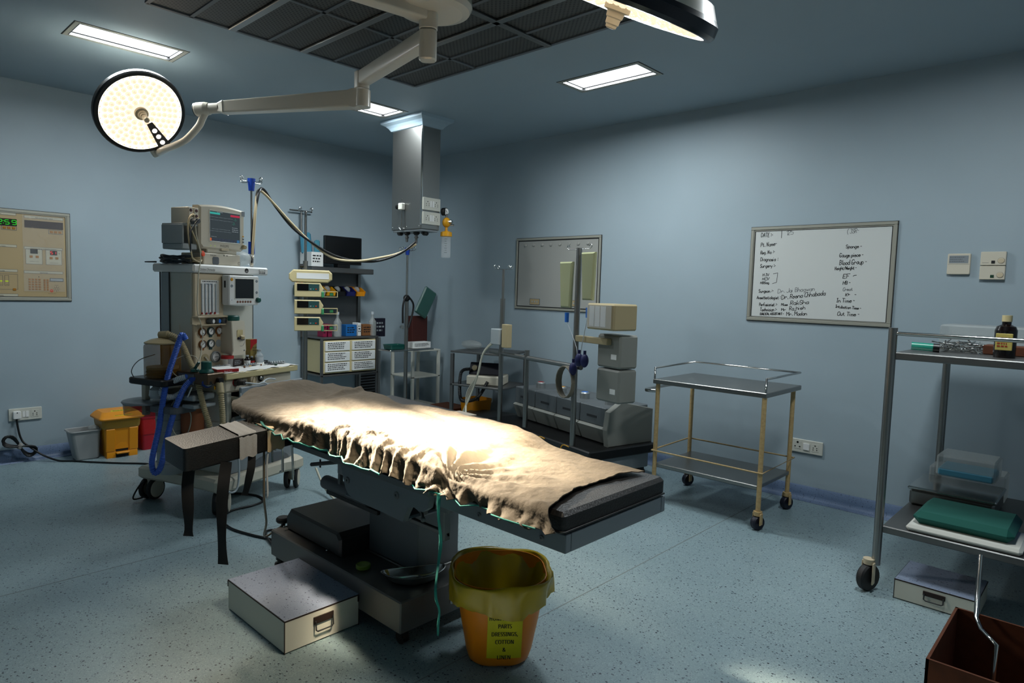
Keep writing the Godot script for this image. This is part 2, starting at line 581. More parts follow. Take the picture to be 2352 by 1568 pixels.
	mk("screen_grey", Color(0.05, 0.06, 0.065), 0.25, 0.0, {"emission_enabled": true, "emission": Color(0.18, 0.21, 0.225), "emission_energy_multiplier": 0.8})
	mk("brown_glass", Color(0.06, 0.025, 0.02), 0.2)
	mk("screw", Color(0.14, 0.14, 0.14), 0.5, 0.6)
	mk("olive_bottle", Color(0.30, 0.33, 0.13), 0.5)
	mk("bag_green", Color(0.20, 0.36, 0.33), 0.35)
	mk("pack_blue", Color(0.25, 0.52, 0.62), 0.5)
	mk("lime", Color(0.47, 0.56, 0.20), 0.4)
	mk("tub_blue", Color(0.27, 0.42, 0.72), 0.45)
	mk("fluid", Color(0.68, 0.69, 0.54), 0.12, 0.0, {"backlight_enabled": true, "backlight": Color(0.45, 0.46, 0.36)})
	# see-through plastics and glass
	mk("clear", Color(1, 1, 1, 0.16), 0.08, 0.0, {"transparency": BaseMaterial3D.TRANSPARENCY_ALPHA})
	mk("frosted", Color(0.74, 0.76, 0.75, 0.38), 0.4, 0.0, {"transparency": BaseMaterial3D.TRANSPARENCY_ALPHA})
	mk("amber", Color(0.52, 0.35, 0.06, 0.55), 0.3, 0.0, {"transparency": BaseMaterial3D.TRANSPARENCY_ALPHA})
	mk("amber_brown", Color(0.25, 0.14, 0.04, 0.6), 0.3, 0.0, {"transparency": BaseMaterial3D.TRANSPARENCY_ALPHA})
	mk("tint_blue", Color(0.25, 0.58, 0.66, 0.6), 0.35, 0.0, {"transparency": BaseMaterial3D.TRANSPARENCY_ALPHA})
	mk("tint_teal", Color(0.05, 0.62, 0.52, 0.7), 0.3, 0.0, {"transparency": BaseMaterial3D.TRANSPARENCY_ALPHA})
	# what gives off light
	for e in [["glow_panel", Color(0.95, 0.98, 1.0), 2.2], ["glow_lamp", Color(1.0, 0.97, 0.92), 2.6], ["led_green", Color(0.1, 0.9, 0.1), 0.7], ["led_red", Color(1.0, 0.05, 0.1), 0.9], ["led_lime", Color(0.75, 0.9, 0.1), 0.7], ["scr_cyan", Color(0.2, 0.75, 0.7), 0.6], ["scr_pink", Color(0.8, 0.12, 0.28), 0.6], ["scr_pale", Color(0.6, 0.65, 0.68), 0.5], ["scr_orange", Color(0.85, 0.4, 0.15), 0.6], ["scr_blue", Color(0.2, 0.45, 0.65), 0.6], ["scr_green", Color(0.1, 0.6, 0.5), 0.5]]:
		mk(e[0], Color(0.1, 0.1, 0.1), 0.4, 0.0, {"emission_enabled": true, "emission": e[1], "emission_energy_multiplier": e[2]})


func _ready() -> void:
	# ---- camera, air, lights, exposure
	var cam := Camera3D.new()
	cam.name = "camera"
	cam.transform = Transform3D(Basis(V(0.7272, 0.0292, -0.6858), V(-0.0747, 0.9965, -0.0368), V(0.6823, 0.0780, 0.7269)).orthonormalized(), V(6.882, 1.6, 5.358) * SC)
	cam.fov = 55.248
	cam.near = 0.05
	cam.far = 60.0
	add_child(cam)
	var env := Environment.new()
	env.background_mode = Environment.BG_COLOR
	env.background_color = Color(0.02, 0.022, 0.025)
	env.tonemap_mode = Environment.TONE_MAPPER_LINEAR
	env.tonemap_exposure = 1.0
	env.sdfgi_enabled = true
	env.ssao_enabled = true
	env.ssil_enabled = true
	var we := WorldEnvironment.new()
	we.name = "environment"
	we.environment = env
	add_child(we)
	for f in FIX: panel_light(f)
	spot("lamp_beam", LAMP1, LAMP1_AIM, 9.0, 300.0, 0.16, 0.9)
	spot("lamp_spill", LAMP1, LAMP1_AIM, 34.0, 3.5, 0.2, 1.0)
	spot("lamp_beam_2", LAMP2, LAMP2_AIM, 11.0, 55.0, 0.16, 0.9)
	spot("lamp_spill_2", LAMP2, LAMP2_AIM, 34.0, 3.0, 0.2, 1.0)

	materials()
	setting()
	wall_things()
	ceiling_things()
	operating_table()
	floor_things()
	anaesthesia()
	back_corner()
	perfusion()
	right_side()


const H := 3.23   # ceiling height
const FIX := [[1.54, 1.872, 3.477, 4.171], [1.495, 1.872, 1.53, 2.205], [3.511, 4.248, 1.008, 1.339], [6.05, 6.41, 1.53, 2.205]]
const LAMP1 := Vector3(1.72, 2.77, 3.75)
const LAMP1_AIM := Vector3(4.45, 0.93, 3.5)
const LAMP2 := Vector3(5.6, 2.54, 3.53)
const LAMP2_AIM := Vector3(4.75, 0.9, 3.42)


func panel_light(f: Array) -> void:
	var a := AreaLight3D.new()
	a.name = "panel_light_source"
	a.area_size = Vector2(f[1] - f[0] - 0.08, f[3] - f[2] - 0.08) * SC
	a.area_normalize_energy = true
	a.light_color = Color(0.955, 0.99, 1.0)
	a.light_energy = 3.0
	a.area_range = 12.0
	a.area_attenuation = 2.0
	a.shadow_enabled = true
	a.transform = Transform3D(Basis(Vector3.RIGHT, -PI / 2), V((f[0] + f[1]) / 2, H + 0.016, (f[2] + f[3]) / 2) * SC)
	add_child(a, true)

func spot(called: String, from: Vector3, to: Vector3, deg: float, energy: float, size: float, soft: float) -> void:
	var s := SpotLight3D.new()
	s.name = called
	s.light_color = Color(1.0, 0.92, 0.80)
	s.light_energy = energy
	s.light_size = size
	s.spot_angle = deg
	s.spot_angle_attenuation = soft
	s.spot_range = 12.0
	s.spot_attenuation = 2.0
	s.shadow_enabled = true
	var d := (to - from).normalized()
	s.transform = Transform3D(Basis.looking_at(d, Vector3.UP), (from + d * 0.09) * SC)
	add_child(s, true)


# ---- the room ------------------------------------------------------------
const RX := 8.4
const RZ := 6.9

func struct(g: G, called: String, m: Material) -> MeshInstance3D:
	var o := put(g, called, m)
	o.set_meta("kind", "structure")
	return o

func setting() -> void:
	struct(G.new().bx(V(-0.2, -0.15, -0.2), V(RX, 0, RZ)), "floor", M.vinyl)
	struct(G.new().bx(V(-0.2, 0, -0.2), V(0, H, RZ)), "wall_left", M.paint)
	struct(G.new().bx(V(0, 0, -0.2), V(RX, H, 0)), "wall_right", M.paint)
	struct(G.new().bx(V(RX, 0, -0.2), V(RX + 0.2, H, RZ)), "wall_back", M.paint)
	struct(G.new().bx(V(-0.2, 0, RZ), V(RX + 0.2, H, RZ + 0.2)), "wall_front", M.paint)
	# the ceiling, open where the light fittings sit
	var xs := [-0.2, RX + 0.2]
	var zs := [-0.2, RZ + 0.2]
	for f in FIX:
		xs += [f[0] + 0.03, f[1] - 0.03]
		zs += [f[2] + 0.03, f[3] - 0.03]
	xs.sort()
	zs.sort()
	var g := G.new()
	for i in xs.size() - 1:
		for j in zs.size() - 1:
			var c := Vector2((xs[i] + xs[i + 1]) / 2, (zs[j] + zs[j + 1]) / 2)
			var open := false
			for f in FIX: open = open or c.x > f[0] + 0.03 and c.x < f[1] - 0.03 and c.y > f[2] + 0.03 and c.y < f[3] - 0.03
			if open or xs[i + 1] - xs[i] < 1e-4 or zs[j + 1] - zs[j] < 1e-4: continue
			g.quad(V(xs[i], H, zs[j]), V(xs[i + 1], H, zs[j]), V(xs[i + 1], H, zs[j + 1]), V(xs[i], H, zs[j + 1]), Vector3.DOWN)
	g.bx(V(-0.2, H + 0.06, -0.2), V(RX + 0.2, H + 0.3, RZ + 0.2))
	struct(g, "ceiling", M.ceiling_paint)
	# coved vinyl skirting
	var prof := PackedVector2Array([Vector2(0, 0), Vector2(0.055, 0), Vector2(0.055, 0.002), Vector2(0.03, 0.01), Vector2(0.013, 0.026), Vector2(0.006, 0.05), Vector2(0.005, 0.11), Vector2(0, 0.114)])
	struct(G.new().ext(prof, RZ, Transform3D(), 0.0, true), "baseboard_left", M.vinyl_blue)
	struct(G.new().ext(prof, RX, Transform3D(Basis(V(0, 0, 1), V(0, 1, 0), V(1, 0, 0)), Vector3()), 0.0, true), "baseboard_right", M.vinyl_blue)
	# welded joints between the floor sheets
	struct(G.new().bx(V(4.886, -0.001, 0.06), V(4.892, 0.0006, RZ - 0.1)), "trim_1", M.seam)
	struct(G.new().bx(V(2.886, -0.001, 0.06), V(2.892, 0.0006, RZ - 0.1)), "trim_2", M.seam)
	struct(G.new().bx(V(6.886, -0.001, 0.06), V(6.892, 0.0006, RZ - 0.1)), "trim_3", M.seam)

# a frame of four bars round a rectangle in the xy plane of xf
func frame(g: G, xf: Transform3D, w: float, h: float, bar: float, z0: float, z1: float, bev := 0.0) -> G:
	var old := g.t
	g.t = old * xf
	g.bx(V(-w / 2, h / 2 - bar, z0), V(w / 2, h / 2, z1), bev)
	g.bx(V(-w / 2, -h / 2, z0), V(w / 2, -h / 2 + bar, z1), bev)
	g.bx(V(-w / 2, -h / 2 + bar, z0), V(-w / 2 + bar, h / 2 - bar, z1), bev)
	g.bx(V(w / 2 - bar, -h / 2 + bar, z0), V(w / 2, h / 2 - bar, z1), bev)
	g.t = old
	return g

func ceiling_things() -> void:
	var names := ["recessed ceiling light panel at the left above the round lit surgical lamp", "recessed ceiling light panel partly behind the surgical lamp spring arm", "recessed ceiling light panel over the right wall, right of the perforated grille", "recessed ceiling light panel above the instrument table, outside the view"]
	for k in 4:
		var f: Array = FIX[k]
		var c := V((f[0] + f[1]) / 2, H, (f[2] + f[3]) / 2)
		var w: float = f[1] - f[0]
		var d: float = f[3] - f[2]
		var xf := Transform3D(Basis(V(1, 0, 0), V(0, 0, 1), V(0, -1, 0)), c)   # local z looks down
		var o := thing("ceiling_light", names[k], "ceiling light", c, 0, "recessed ceiling light panels")
		put(frame(G.new(), xf, w + 0.012, d + 0.012, 0.008, -0.01, 0.0015), "gasket", M.black_soft, o)
		put(frame(G.new(), xf, w, d, 0.026, -0.012, 0.004, 0.001), "trim_frame", M.frame_alu, o)
		put(frame(G.new(), xf, w - 0.046, d - 0.046, 0.010, -0.034, 0.003), "inner_frame", M.black, o)
		put(G.new().bx(V(f[0] + 0.03, H + 0.022, f[2] + 0.03), V(f[1] - 0.03, H + 0.032, f[3] - 0.03)), "diffuser", M.glow_panel, o)
	# laminar air grille: modules of perforated sheet in a steel grid
	var gr := thing("air_grille", "dark grey perforated laminar air grille panel set in the ceiling", "air vent", V(3.97, H, 2.97))
	var perf := Image.create(64, 64, false, Image.FORMAT_RGB8)
	perf.fill(Color(0.30, 0.30, 0.29))
	for cx in [[16, 16], [48, 48]]:
		for y in 64:
			for x in 64:
				var dd := Vector2(x - cx[0], y - cx[1])
				if absf(dd.x) < 13 and absf(dd.y) < 9: perf.set_pixel(x, y, Color(0.025, 0.025, 0.025))
	var pm := mk("perforated", Color(1, 1, 1), 0.55, 0.2, {"albedo_texture": ImageTexture.create_from_image(perf), "uv1_triplanar": true, "uv1_world_triplanar": true, "uv1_scale": V(34, 34, 34)})
	var x0 := 2.55
	var z0 := 1.98
	for i in 2:
		for j in 4:
			for a in 2:
				for b in 2:
					var p := V(x0 + i * 1.42 + a * 0.70 + 0.02, H - 0.004, z0 + j * 0.497 + b * 0.2465 + 0.012)
					put(G.new().bx(p, p + V(0.675, 0.006, 0.222)), "perforated_panel", pm, gr)
	var bars := G.new()
	for i in 5: bars.bx(V(x0 + i * 0.71 - 0.012, H - 0.012, z0), V(x0 + i * 0.71 + 0.012, H + 0.004, z0 + 1.99))
	for j in 9: bars.bx(V(x0, H - 0.012, z0 + j * 0.2485 - 0.012), V(x0 + 2.84, H + 0.004, z0 + j * 0.2485 + 0.012))
	put(bars, "grid_frame", M.grey_mid, gr)
	for j in 3:
		put(G.new().bx(V(x0 + 0.01, H - 0.022, z0 + (j + 1) * 0.497 - 0.024), V(x0 + 2.83, H - 0.006, z0 + (j + 1) * 0.497 + 0.024), 0.004), "cover_strip", M.steel, gr)
	put(G.new().bx(V(x0 + 1.4, H - 0.022, z0), V(x0 + 1.444, H - 0.006, z0 + 1.99), 0.004), "cover_strip", M.steel_dull, gr)
	surgical_light()
	pendant()

func lamp_head(o: Node3D, c: Vector3, aim: Vector3, roll_up: Vector3, shell: Material, R := 0.3, handle := 1.0) -> void:
	var d := (aim - c).normalized()
	var old := X
	var xf := face(c, d, roll_up)
	var g := G.new()
	g.t = xf
	g.lathe(Vector3(), [Vector2(R - 0.03, 0.012), Vector2(R - 0.008, 0.012), Vector2(R, 0.0), Vector2(R, -0.03), Vector2(R - 0.012, -0.045)], Vector3.BACK, 48)
	put(g, "rim", M.black, o)
	g = G.new()
	g.t = xf
	g.lathe(Vector3(), [Vector2(R - 0.012, -0.045), Vector2(R - 0.04, -0.085), Vector2(R - 0.12, -0.12), Vector2(0.08, -0.14), Vector2(0, -0.14)], Vector3.BACK, 40)
	put(g, "shell", shell, o)
	g = G.new()
	g.t = xf
	g.lathe(Vector3(), [Vector2(R - 0.03, 0.012), Vector2(R - 0.05, 0.004), Vector2(0.07, 0.0)], Vector3.BACK, 40)
	put(g, "light_face", M.glow_lamp, o)
	# the lenses over the light diodes, in rings
	for ring in 6:
		var rr := 0.083 + ring * 0.0365
		var nn := int(TAU * rr / 0.042)
		for k in nn:
			var a := TAU * (k + 0.5 * (ring % 2)) / nn
			var l := G.new()
			l.t = xf
			var p := V(cos(a) * rr, sin(a) * rr, 0.003)
			l.lathe(p, [Vector2(0.0125, 0.0), Vector2(0.0105, 0.006), Vector2(0, 0.0085)], Vector3.BACK, 7)
			l.lathe(p, [Vector2(0.0195, 0.0), Vector2(0.0165, 0.0022), Vector2(0.0125, 0.001)], Vector3.BACK, 7)
			put(l, "diode_lens", M.lens, o)
	# centre handle
	g = G.new()
	g.t = xf
	g.lathe(Vector3(), [Vector2(0.045, 0.0), Vector2(0.044, 0.02), Vector2(0.030, 0.024), Vector2(0.028, 0.04), Vector2(0.024, 0.044), Vector2(0.023, 0.06), Vector2(0.019, 0.064), Vector2(0.018, 0.115 * handle), Vector2(0.013, 0.12 * handle), Vector2(0, 0.12 * handle)], Vector3.BACK, 20)
	put(g, "centre_handle", M.cream, o)

func surgical_light() -> void:
	mk("lens", Color(0.9, 0.82, 0.7), 0.25, 0.0, {"emission_enabled": true, "emission": Color(1.0, 0.90, 0.76), "emission_energy_multiplier": 0.95})
	var ax := V(3.93, 0, 2.97)
	var o := thing("surgical_light", "white ceiling-hung surgical light with round lit head at left on a long spring arm", "surgical light", V(3.93, H, 2.97))
	put(G.new().lathe(V(3.95, 3.12, 2.95), [Vector2(0, 0), Vector2(0.16, 0.0), Vector2(0.20, 0.012), Vector2(0.215, 0.04), Vector2(0.21, 0.11)], Vector3.UP, 36), "ceiling_canopy", M.lamp_white, o)
	# spindle with a rounded square section and a slanted lower end
	var sp := rrect(0.098, 0.088, 0.035, 4)
	var upx := Transform3D(Basis(V(0.70, 0, -0.71), V(0.71, 0, 0.70), V(0, 1, 0)), V(3.93, 2.865, 2.97))
	put(G.new().ext(sp, 0.165, upx, 0.008, true), "spindle_cap", M.lamp_white, o)
	put(G.new().ext(rrect(0.102, 0.092, 0.036, 4), 0.09, upx.translated(V(0, 0.168, 0)), 0.004, true), "arm_hub", M.lamp_white, o)
	# horizontal arm to the knuckle
	var k := V(3.01, 3.0, 2.775)
	bar(o, "horizontal_arm", V(3.90, 2.995, 2.96), k, 0.082, 0.092, M.lamp_white)
	put(G.new().ext(rrect(0.085, 0.095, 0.03, 4), 0.115, Transform3D(Basis(V(1, 0, 0), V(0, 0, 1), V(0, 1, 0)), k + V(-0.02, -0.07, -0.0)), 0.006, true), "knuckle", M.lamp_white, o)
	# spring arm
	var q := k + V(-0.01, -0.135, 0.0)
	var e := V(2.097, 2.798, 3.46)
	var dir := (e - q).normalized()
	var side := dir.cross(Vector3.UP).normalized()
	put(G.new().cyl(q + V(0, 0.055, 0), q + V(0, -0.055, 0), 0.054, 0.054, 20), "arm_joint", M.lamp_white, o)
	put(G.new().cyl(q + dir * 0.05 + side * 0.046, q + dir * 0.05 - side * 0.046, 0.062, 0.062, 24), "arm_pivot", M.lamp_white, o)
	taper(o, "spring_arm", q + dir * 0.04, e - dir * 0.14, Vector2(0.085, 0.118), Vector2(0.08, 0.082), M.lamp_white)
	taper(o, "arm_collar", e - dir * 0.15, e - dir * 0.105, Vector2(0.086, 0.088), Vector2(0.06, 0.06), M.lamp_white)
	put(G.new().cyl(e - dir * 0.11, e - dir * 0.035, 0.036, 0.036, 18), "arm_neck", M.lamp_white, o)
	put(G.new().lathe(e + dir * 0.065, [Vector2(0.0, 0.0), Vector2(0.044, 0.002), Vector2(0.047, 0.01), Vector2(0.047, 0.07), Vector2(0.04, 0.098), Vector2(0.036, 0.1)], -dir, 20), "swivel", M.lamp_white, o)
	put(G.new().cyl(e + dir * 0.066, e + dir * 0.069, 0.045, 0.045, 20), "swivel_cap", M.steel_dull, o)
	# bent tube to the head
	var n1 := (LAMP1_AIM - LAMP1).normalized()
	put(G.new().tube([e + V(0, -0.03, 0), V(2.078, 2.735, 3.47), V(2.042, 2.683, 3.483), V(1.935, 2.602, 3.523), V(1.82, 2.566, 3.561), V(1.70, 2.556, 3.58), V(1.56, 2.545, 3.585)], 0.024, 14, 6), "yoke_tube", M.lamp_white, o)
	var roll := V(0.484, 0.636, 0.597)
	lamp_head(o, LAMP1, LAMP1_AIM, roll, M.lamp_white)
	var hx := face(LAMP1, n1, roll)
	put(G.new().ext(rrect(0.16, 0.09, 0.02), 0.045, hx.translated_local(V(0.0, -0.315, -0.05)), 0.006), "control_pad", M.off_white, o)
	# pierced bracket from the handle to the rim
	var br := G.new()
	br.t = hx
	br.ext(P2([-0.02, 0.0, 0.02, 0.0, 0.045, -0.22, -0.045, -0.22]), 0.004, Transform3D(Basis(Vector3.BACK, deg_to_rad(4)), V(0.012, -0.075, 0.03)))
	put(br, "bracket", M.grey_dark, o)
	for i in 3:
		var h := G.new()
		h.t = hx * Transform3D(Basis(Vector3.BACK, deg_to_rad(4)), V(0.012, -0.075, 0.0345))
		h.lathe(V(0, -0.065 - i * 0.052, 0), [Vector2(0.0, 0.0012), Vector2(0.017, 0.001), Vector2(0.017, 0)], Vector3.BACK, 14)
		put(h, "bracket_hole", M.glow_lamp, o)
	# the second arm and head, over the foot of the table
	var o2 := thing("surgical_light", "second surgical light head with dark blue rim, over the foot of the table", "surgical light", V(3.93, H, 2.97))
	var k2 := V(3.78, 3.125, 3.92)
	bar(o2, "horizontal_arm", V(3.925, 3.125, 3.0), k2, 0.088, 0.098, M.lamp_white)
	put(G.new().ext(rrect(0.108, 0.098, 0.036, 4), 0.11, upx.translated(V(0, 0.255, 0)), 0.004, true), "arm_hub", M.lamp_white, o2)
	put(G.new().cyl(k2 + V(0, 0.05, 0), k2 + V(0, -0.16, 0), 0.05, 0.05, 18), "knuckle", M.lamp_white, o2)
	var e2 := V(4.95, 2.95, 4.45)
	taper(o2, "spring_arm", k2 + V(0, -0.13, 0), e2, Vector2(0.085, 0.118), Vector2(0.08, 0.082), M.lamp_white)
	var n2 := (LAMP2_AIM - LAMP2).normalized()
	put(G.new().tube([e2 + V(0, 0.04, 0), e2 + V(0.06, -0.04, 0), e2 + V(0.4, -0.1, -0.3), LAMP2 - n2 * 0.3 + V(0.02, 0, 0.2), LAMP2 - n2 * 0.24, LAMP2 - n2 * 0.12], 0.026, 12, 5), "yoke_tube", M.lamp_white, o2)
	mk("rim_blue", Color(0.02, 0.03, 0.10), 0.25)
	var keep: Material = M.black
	M.black = M.rim_blue
	lamp_head(o2, LAMP2, LAMP2_AIM, V(0.3, 0.2, -0.9), M.lamp_white, 0.33, 0.62)
	M.black = keep

# square bar between two points
func bar(o: Node3D, called: String, a: Vector3, b: Vector3, w: float, h: float, m: Material, r := 0.012) -> void:
	put(G.new().ext(rrect(w, h, r, 3), a.distance_to(b), face(a, b - a), 0.003, true), called, m, o)

func taper(o: Node3D, called: String, a: Vector3, b: Vector3, s0: Vector2, s1: Vector2, m: Material) -> void:
	var g := G.new()
	g.t = face(a, b - a)
	var l := a.distance_to(b)
	var p := rrect(1, 1, 0.12, 3)
	var n := p.size()
	for k in n:
		var c := p[k]
		var d := p[(k + 1) % n]
		g.quad(V(c.x * s0.x, c.y * s0.y, 0), V(d.x * s0.x, d.y * s0.y, 0), V(d.x * s1.x, d.y * s1.y, l), V(c.x * s1.x, c.y * s1.y, l), V(c.x + d.x, c.y + d.y, 0))
		g.tri(V(0, 0, 0), V(c.x * s0.x, c.y * s0.y, 0), V(d.x * s0.x, d.y * s0.y, 0), Vector3.FORWARD, Vector3.FORWARD, Vector3.FORWARD)
		g.tri(V(0, 0, l), V(c.x * s1.x, c.y * s1.y, l), V(d.x * s1.x, d.y * s1.y, l), Vector3.BACK, Vector3.BACK, Vector3.BACK)
	put(g, called, m, o)

# a switched socket plate in the xy plane of xf: what is "s" (five-pin socket), "b" (big socket), "w" (switches), "p" (plug in)
func socket_plate(o: Node3D, xf: Transform3D, w: float, h: float, what: Array, m: Material) -> void:
	put(G.new().ext(rrect(w, h, 0.006, 3), 0.014, xf, 0.003), "plate", m, o)
	for e in what:
		var c: Vector3 = xf * V(e[1] * w, e[2] * h, 0.0142)
		var fx := Transform3D(xf.basis, c)
		if e[0] == "w":
			for s in 2: put(G.new().ext(rrect(h * 0.2, h * 0.5, 0.002, 2), 0.003 + 0.002 * s, fx.translated_local(V((s - 0.5) * h * 0.22, 0, 0)), 0.001), "switch", M.white, o)
		elif e[0] == "v":
			put(G.new().ext(rrect(h * 0.44, h * 0.5, 0.002, 2), 0.007, fx, 0.001), "switch", M.white, o)
		elif e[0] == "p":
			put(G.new().ext(rrect(h * 0.52, h * 0.62, 0.008, 3), 0.035, fx, 0.004), "plug", M.white, o)
			put(G.new().lathe(fx * V(0, h * 0.2, 0.0355), [Vector2(0, 0.0006), Vector2(0.005, 0.0006), Vector2(0.005, 0)], xf.basis.z, 10), "pin_hole", M.ink, o)
		else:
			put(G.new().ext(rrect(h * 0.5, h * 0.58, 0.002, 2), 0.0015, fx, 0.0005), "socket_module", m, o)
			var g := G.new()
			var r := 0.0055 if e[0] == "b" else 0.0042
			var ds := [[0, 0.17, 1.25], [-0.13, 0.0, 1], [0.13, 0.0, 1], [-0.13, -0.14, 1], [0.13, -0.14, 1]] if e[0] == "s" else [[0, 0.2, 1.6], [-0.17, -0.12, 1.1], [0.17, -0.12, 1.1]]
			for d in ds: g.lathe(fx * V(d[0] * h, d[1] * h, 0.0018), [Vector2(0, 0.0004), Vector2(r * d[2], 0.0004), Vector2(r * d[2], 0)], xf.basis.z, 9)
			put(g, "pin_holes", M.ink, o)

func pendant() -> void:
	var o := thing("ceiling_pendant", "square stainless steel ceiling pendant column with sockets and gas outlets", "pendant", V(1.68, H, 1.26))
	put(G.new().bx(V(1.44, 2.165, 1.155), V(1.91, H - 0.03, 1.38), 0.004), "column", M.steel, o)
	put(G.new().bx(V(1.895, 2.2, 1.365), V(1.914, H - 0.06, 1.384), 0.004), "corner_trim", M.chrome, o)
	put(G.new().bx(V(1.45, 2.145, 1.165), V(1.90, 2.166, 1.37), 0.003), "base_plate", M.grey_panel, o)
	# cornice where it meets the ceiling
	var g := G.new()
	var pr := [[0.0, 0.10], [0.012, 0.095], [0.03, 0.07], [0.05, 0.05], [0.085, 0.03], [0.092, 0.0]]
	for i in pr.size() - 1:
		var a: Array = pr[i]
		var b: Array = pr[i + 1]
		var ra := [V(1.44 - a[0], H - a[1], 1.155 - a[0]), V(1.91 + a[0], H - a[1], 1.155 - a[0]), V(1.91 + a[0], H - a[1], 1.38 + a[0]), V(1.44 - a[0], H - a[1], 1.38 + a[0])]
		var rb := [V(1.44 - b[0], H - b[1], 1.155 - b[0]), V(1.91 + b[0], H - b[1], 1.155 - b[0]), V(1.91 + b[0], H - b[1], 1.38 + b[0]), V(1.44 - b[0], H - b[1], 1.38 + b[0])]
		for k in 4: g.quad(ra[k], ra[(k + 1) % 4], rb[(k + 1) % 4], rb[k], (ra[k] + ra[(k + 1) % 4]) * 0.5 - V(1.675, H, 1.267))
	put(g, "cornice", M.paint_trim if M.has("paint_trim") else mk("paint_trim", Color(0.62, 0.70, 0.75), 0.45), o)
	# socket plates on the face that looks along x
	for k in 2:
		var y := 2.405 - k * 0.135
		socket_plate(o, face(V(1.911, y, 1.262), V(1, 0, 0)), 0.215, 0.12, [["s", -0.25, 0.0], ["w", 0.0, 0.0], ["s", 0.25, 0.0]], M.off_white)
	for q in [[1.46, 1.381], [1.68, 1.381], [1.88, 1.381]]: put(G.new().ball(V(q[0], 2.19, q[1]), V(0.006, 0.006, 0.003), 8, 4), "screw", M.chrome, o)
	# a short instrument holder clamped on the front face
	put(G.new().tube([V(1.63, 2.47, 1.40), V(1.63, 2.185, 1.40), V(1.618, 2.17, 1.405), V(1.60, 2.19, 1.41), V(1.598, 2.21, 1.41)], 0.005, 8, 3), "hook_rod", M.chrome, o)
	put(G.new().bx(V(1.60, 2.355, 1.38), V(1.66, 2.42, 1.425), 0.006), "rod_clamp", M.off_white, o)
	put(G.new().cyl(V(1.60, 2.387, 1.402), V(1.575, 2.387, 1.402), 0.008).lathe(V(1.58, 2.387, 1.402), [Vector2(0.012, 0.0), Vector2(0.024, 0.004), Vector2(0.024, 0.024), Vector2(0.01, 0.03), Vector2(0, 0.03)], V(-1, 0, 0), 8), "clamp_knob", M.black, o)
	# gas outlets underneath
	for q in [[1.52, 1.33], [1.63, 1.33], [1.74, 1.30], [1.84, 1.28], [1.78, 1.22]]:
		put(G.new().cyl(V(q[0], 2.146, q[1]), V(q[0], 2.125, q[1]), 0.032, 0.032, 16).cyl(V(q[0], 2.125, q[1]), V(q[0], 2.115, q[1]), 0.026, 0.022, 14), "gas_outlet", M.black, o)
	for q in [[1.63, 1.33, 0.07], [1.74, 1.30, 0.085]]:
		put(G.new().cyl(V(q[0], 2.118, q[1]), V(q[0], 2.118 - q[2], q[1]), 0.014, 0.012, 10).cyl(V(q[0], 2.10, q[1]), V(q[0], 2.085, q[1]), 0.02, 0.02, 10), "hose_connector", M.steel_dull, o)
	# hoses that hang from the outlets to the machine: twisted black and white
	var path := [V(1.74, 2.04, 1.30), V(1.70, 1.96, 1.40), V(1.58, 1.885, 1.60)]
	hoses(path)
	var s := thing("suction_regulator", "yellow suction regulator with round dial and clear graduated jar on the pendant", "regulator", V(1.95, 2.1, 1.10))
	var c := V(1.955, 0, 1.10)
	put(G.new().cyl(c + V(0, 2.27, 0), c + V(0, 2.33, 0), 0.012), "stem", M.steel_dull, s)
	put(G.new().cyl(V(1.915, 2.35, 1.115), V(1.955, 2.35, 1.105), 0.038, 0.038, 20), "dial_case", M.black, s)
	put(G.new().cyl(V(1.9551, 2.35, 1.105), V(1.957, 2.35, 1.1048), 0.031, 0.031, 20), "dial", M.paper, s)
	put(G.new().box(V(1.9585, 2.352, 1.1045), V(0.002, 0.028, 0.004), 0.0, Basis(Vector3.RIGHT, 0.6)), "needle", M.ink, s)
	put(G.new().ball(c + V(0.0, 2.245, 0), V(0.042, 0.05, 0.042), 16, 10), "body", M.yellow, s)
	put(G.new().cyl(c + V(0.03, 2.25, -0.01), c + V(0.062, 2.25, -0.02), 0.02, 0.018, 12).cyl(c + V(0.02, 2.225, -0.03), c + V(0.045, 2.222, -0.06), 0.01, 0.01, 8), "port", M.chrome, s)
	put(G.new().cyl(c + V(0, 2.2, 0), c + V(0, 2.155, 0), 0.012, 0.016, 10).lathe(c + V(0, 2.13, 0), [Vector2(0.0, 0.03), Vector2(0.03, 0.03), Vector2(0.056, 0.02), Vector2(0.058, -0.02), Vector2(0.0, -0.02)], Vector3.UP, 22), "jar_lid", M.yellow, s)
	put(G.new().lathe(c + V(0, 1.90, 0), [Vector2(0.0, 0.0), Vector2(0.04, 0.0), Vector2(0.046, 0.008), Vector2(0.047, 0.21)], Vector3.UP, 22), "jar", M.clear, s)
	var mk_ := G.new()
	for i in 7: mk_.box(c + V(0.0485 * 0.72, 1.95 + i * 0.022, 0.0485 * 0.72) * V(1, 1, 1), V(0.002, 0.0022, 0.018 if i % 2 else 0.026), 0.0, Basis(Vector3.UP, PI / 4 + PI / 2))
	put(mk_, "scale_marks", M.ink, s)




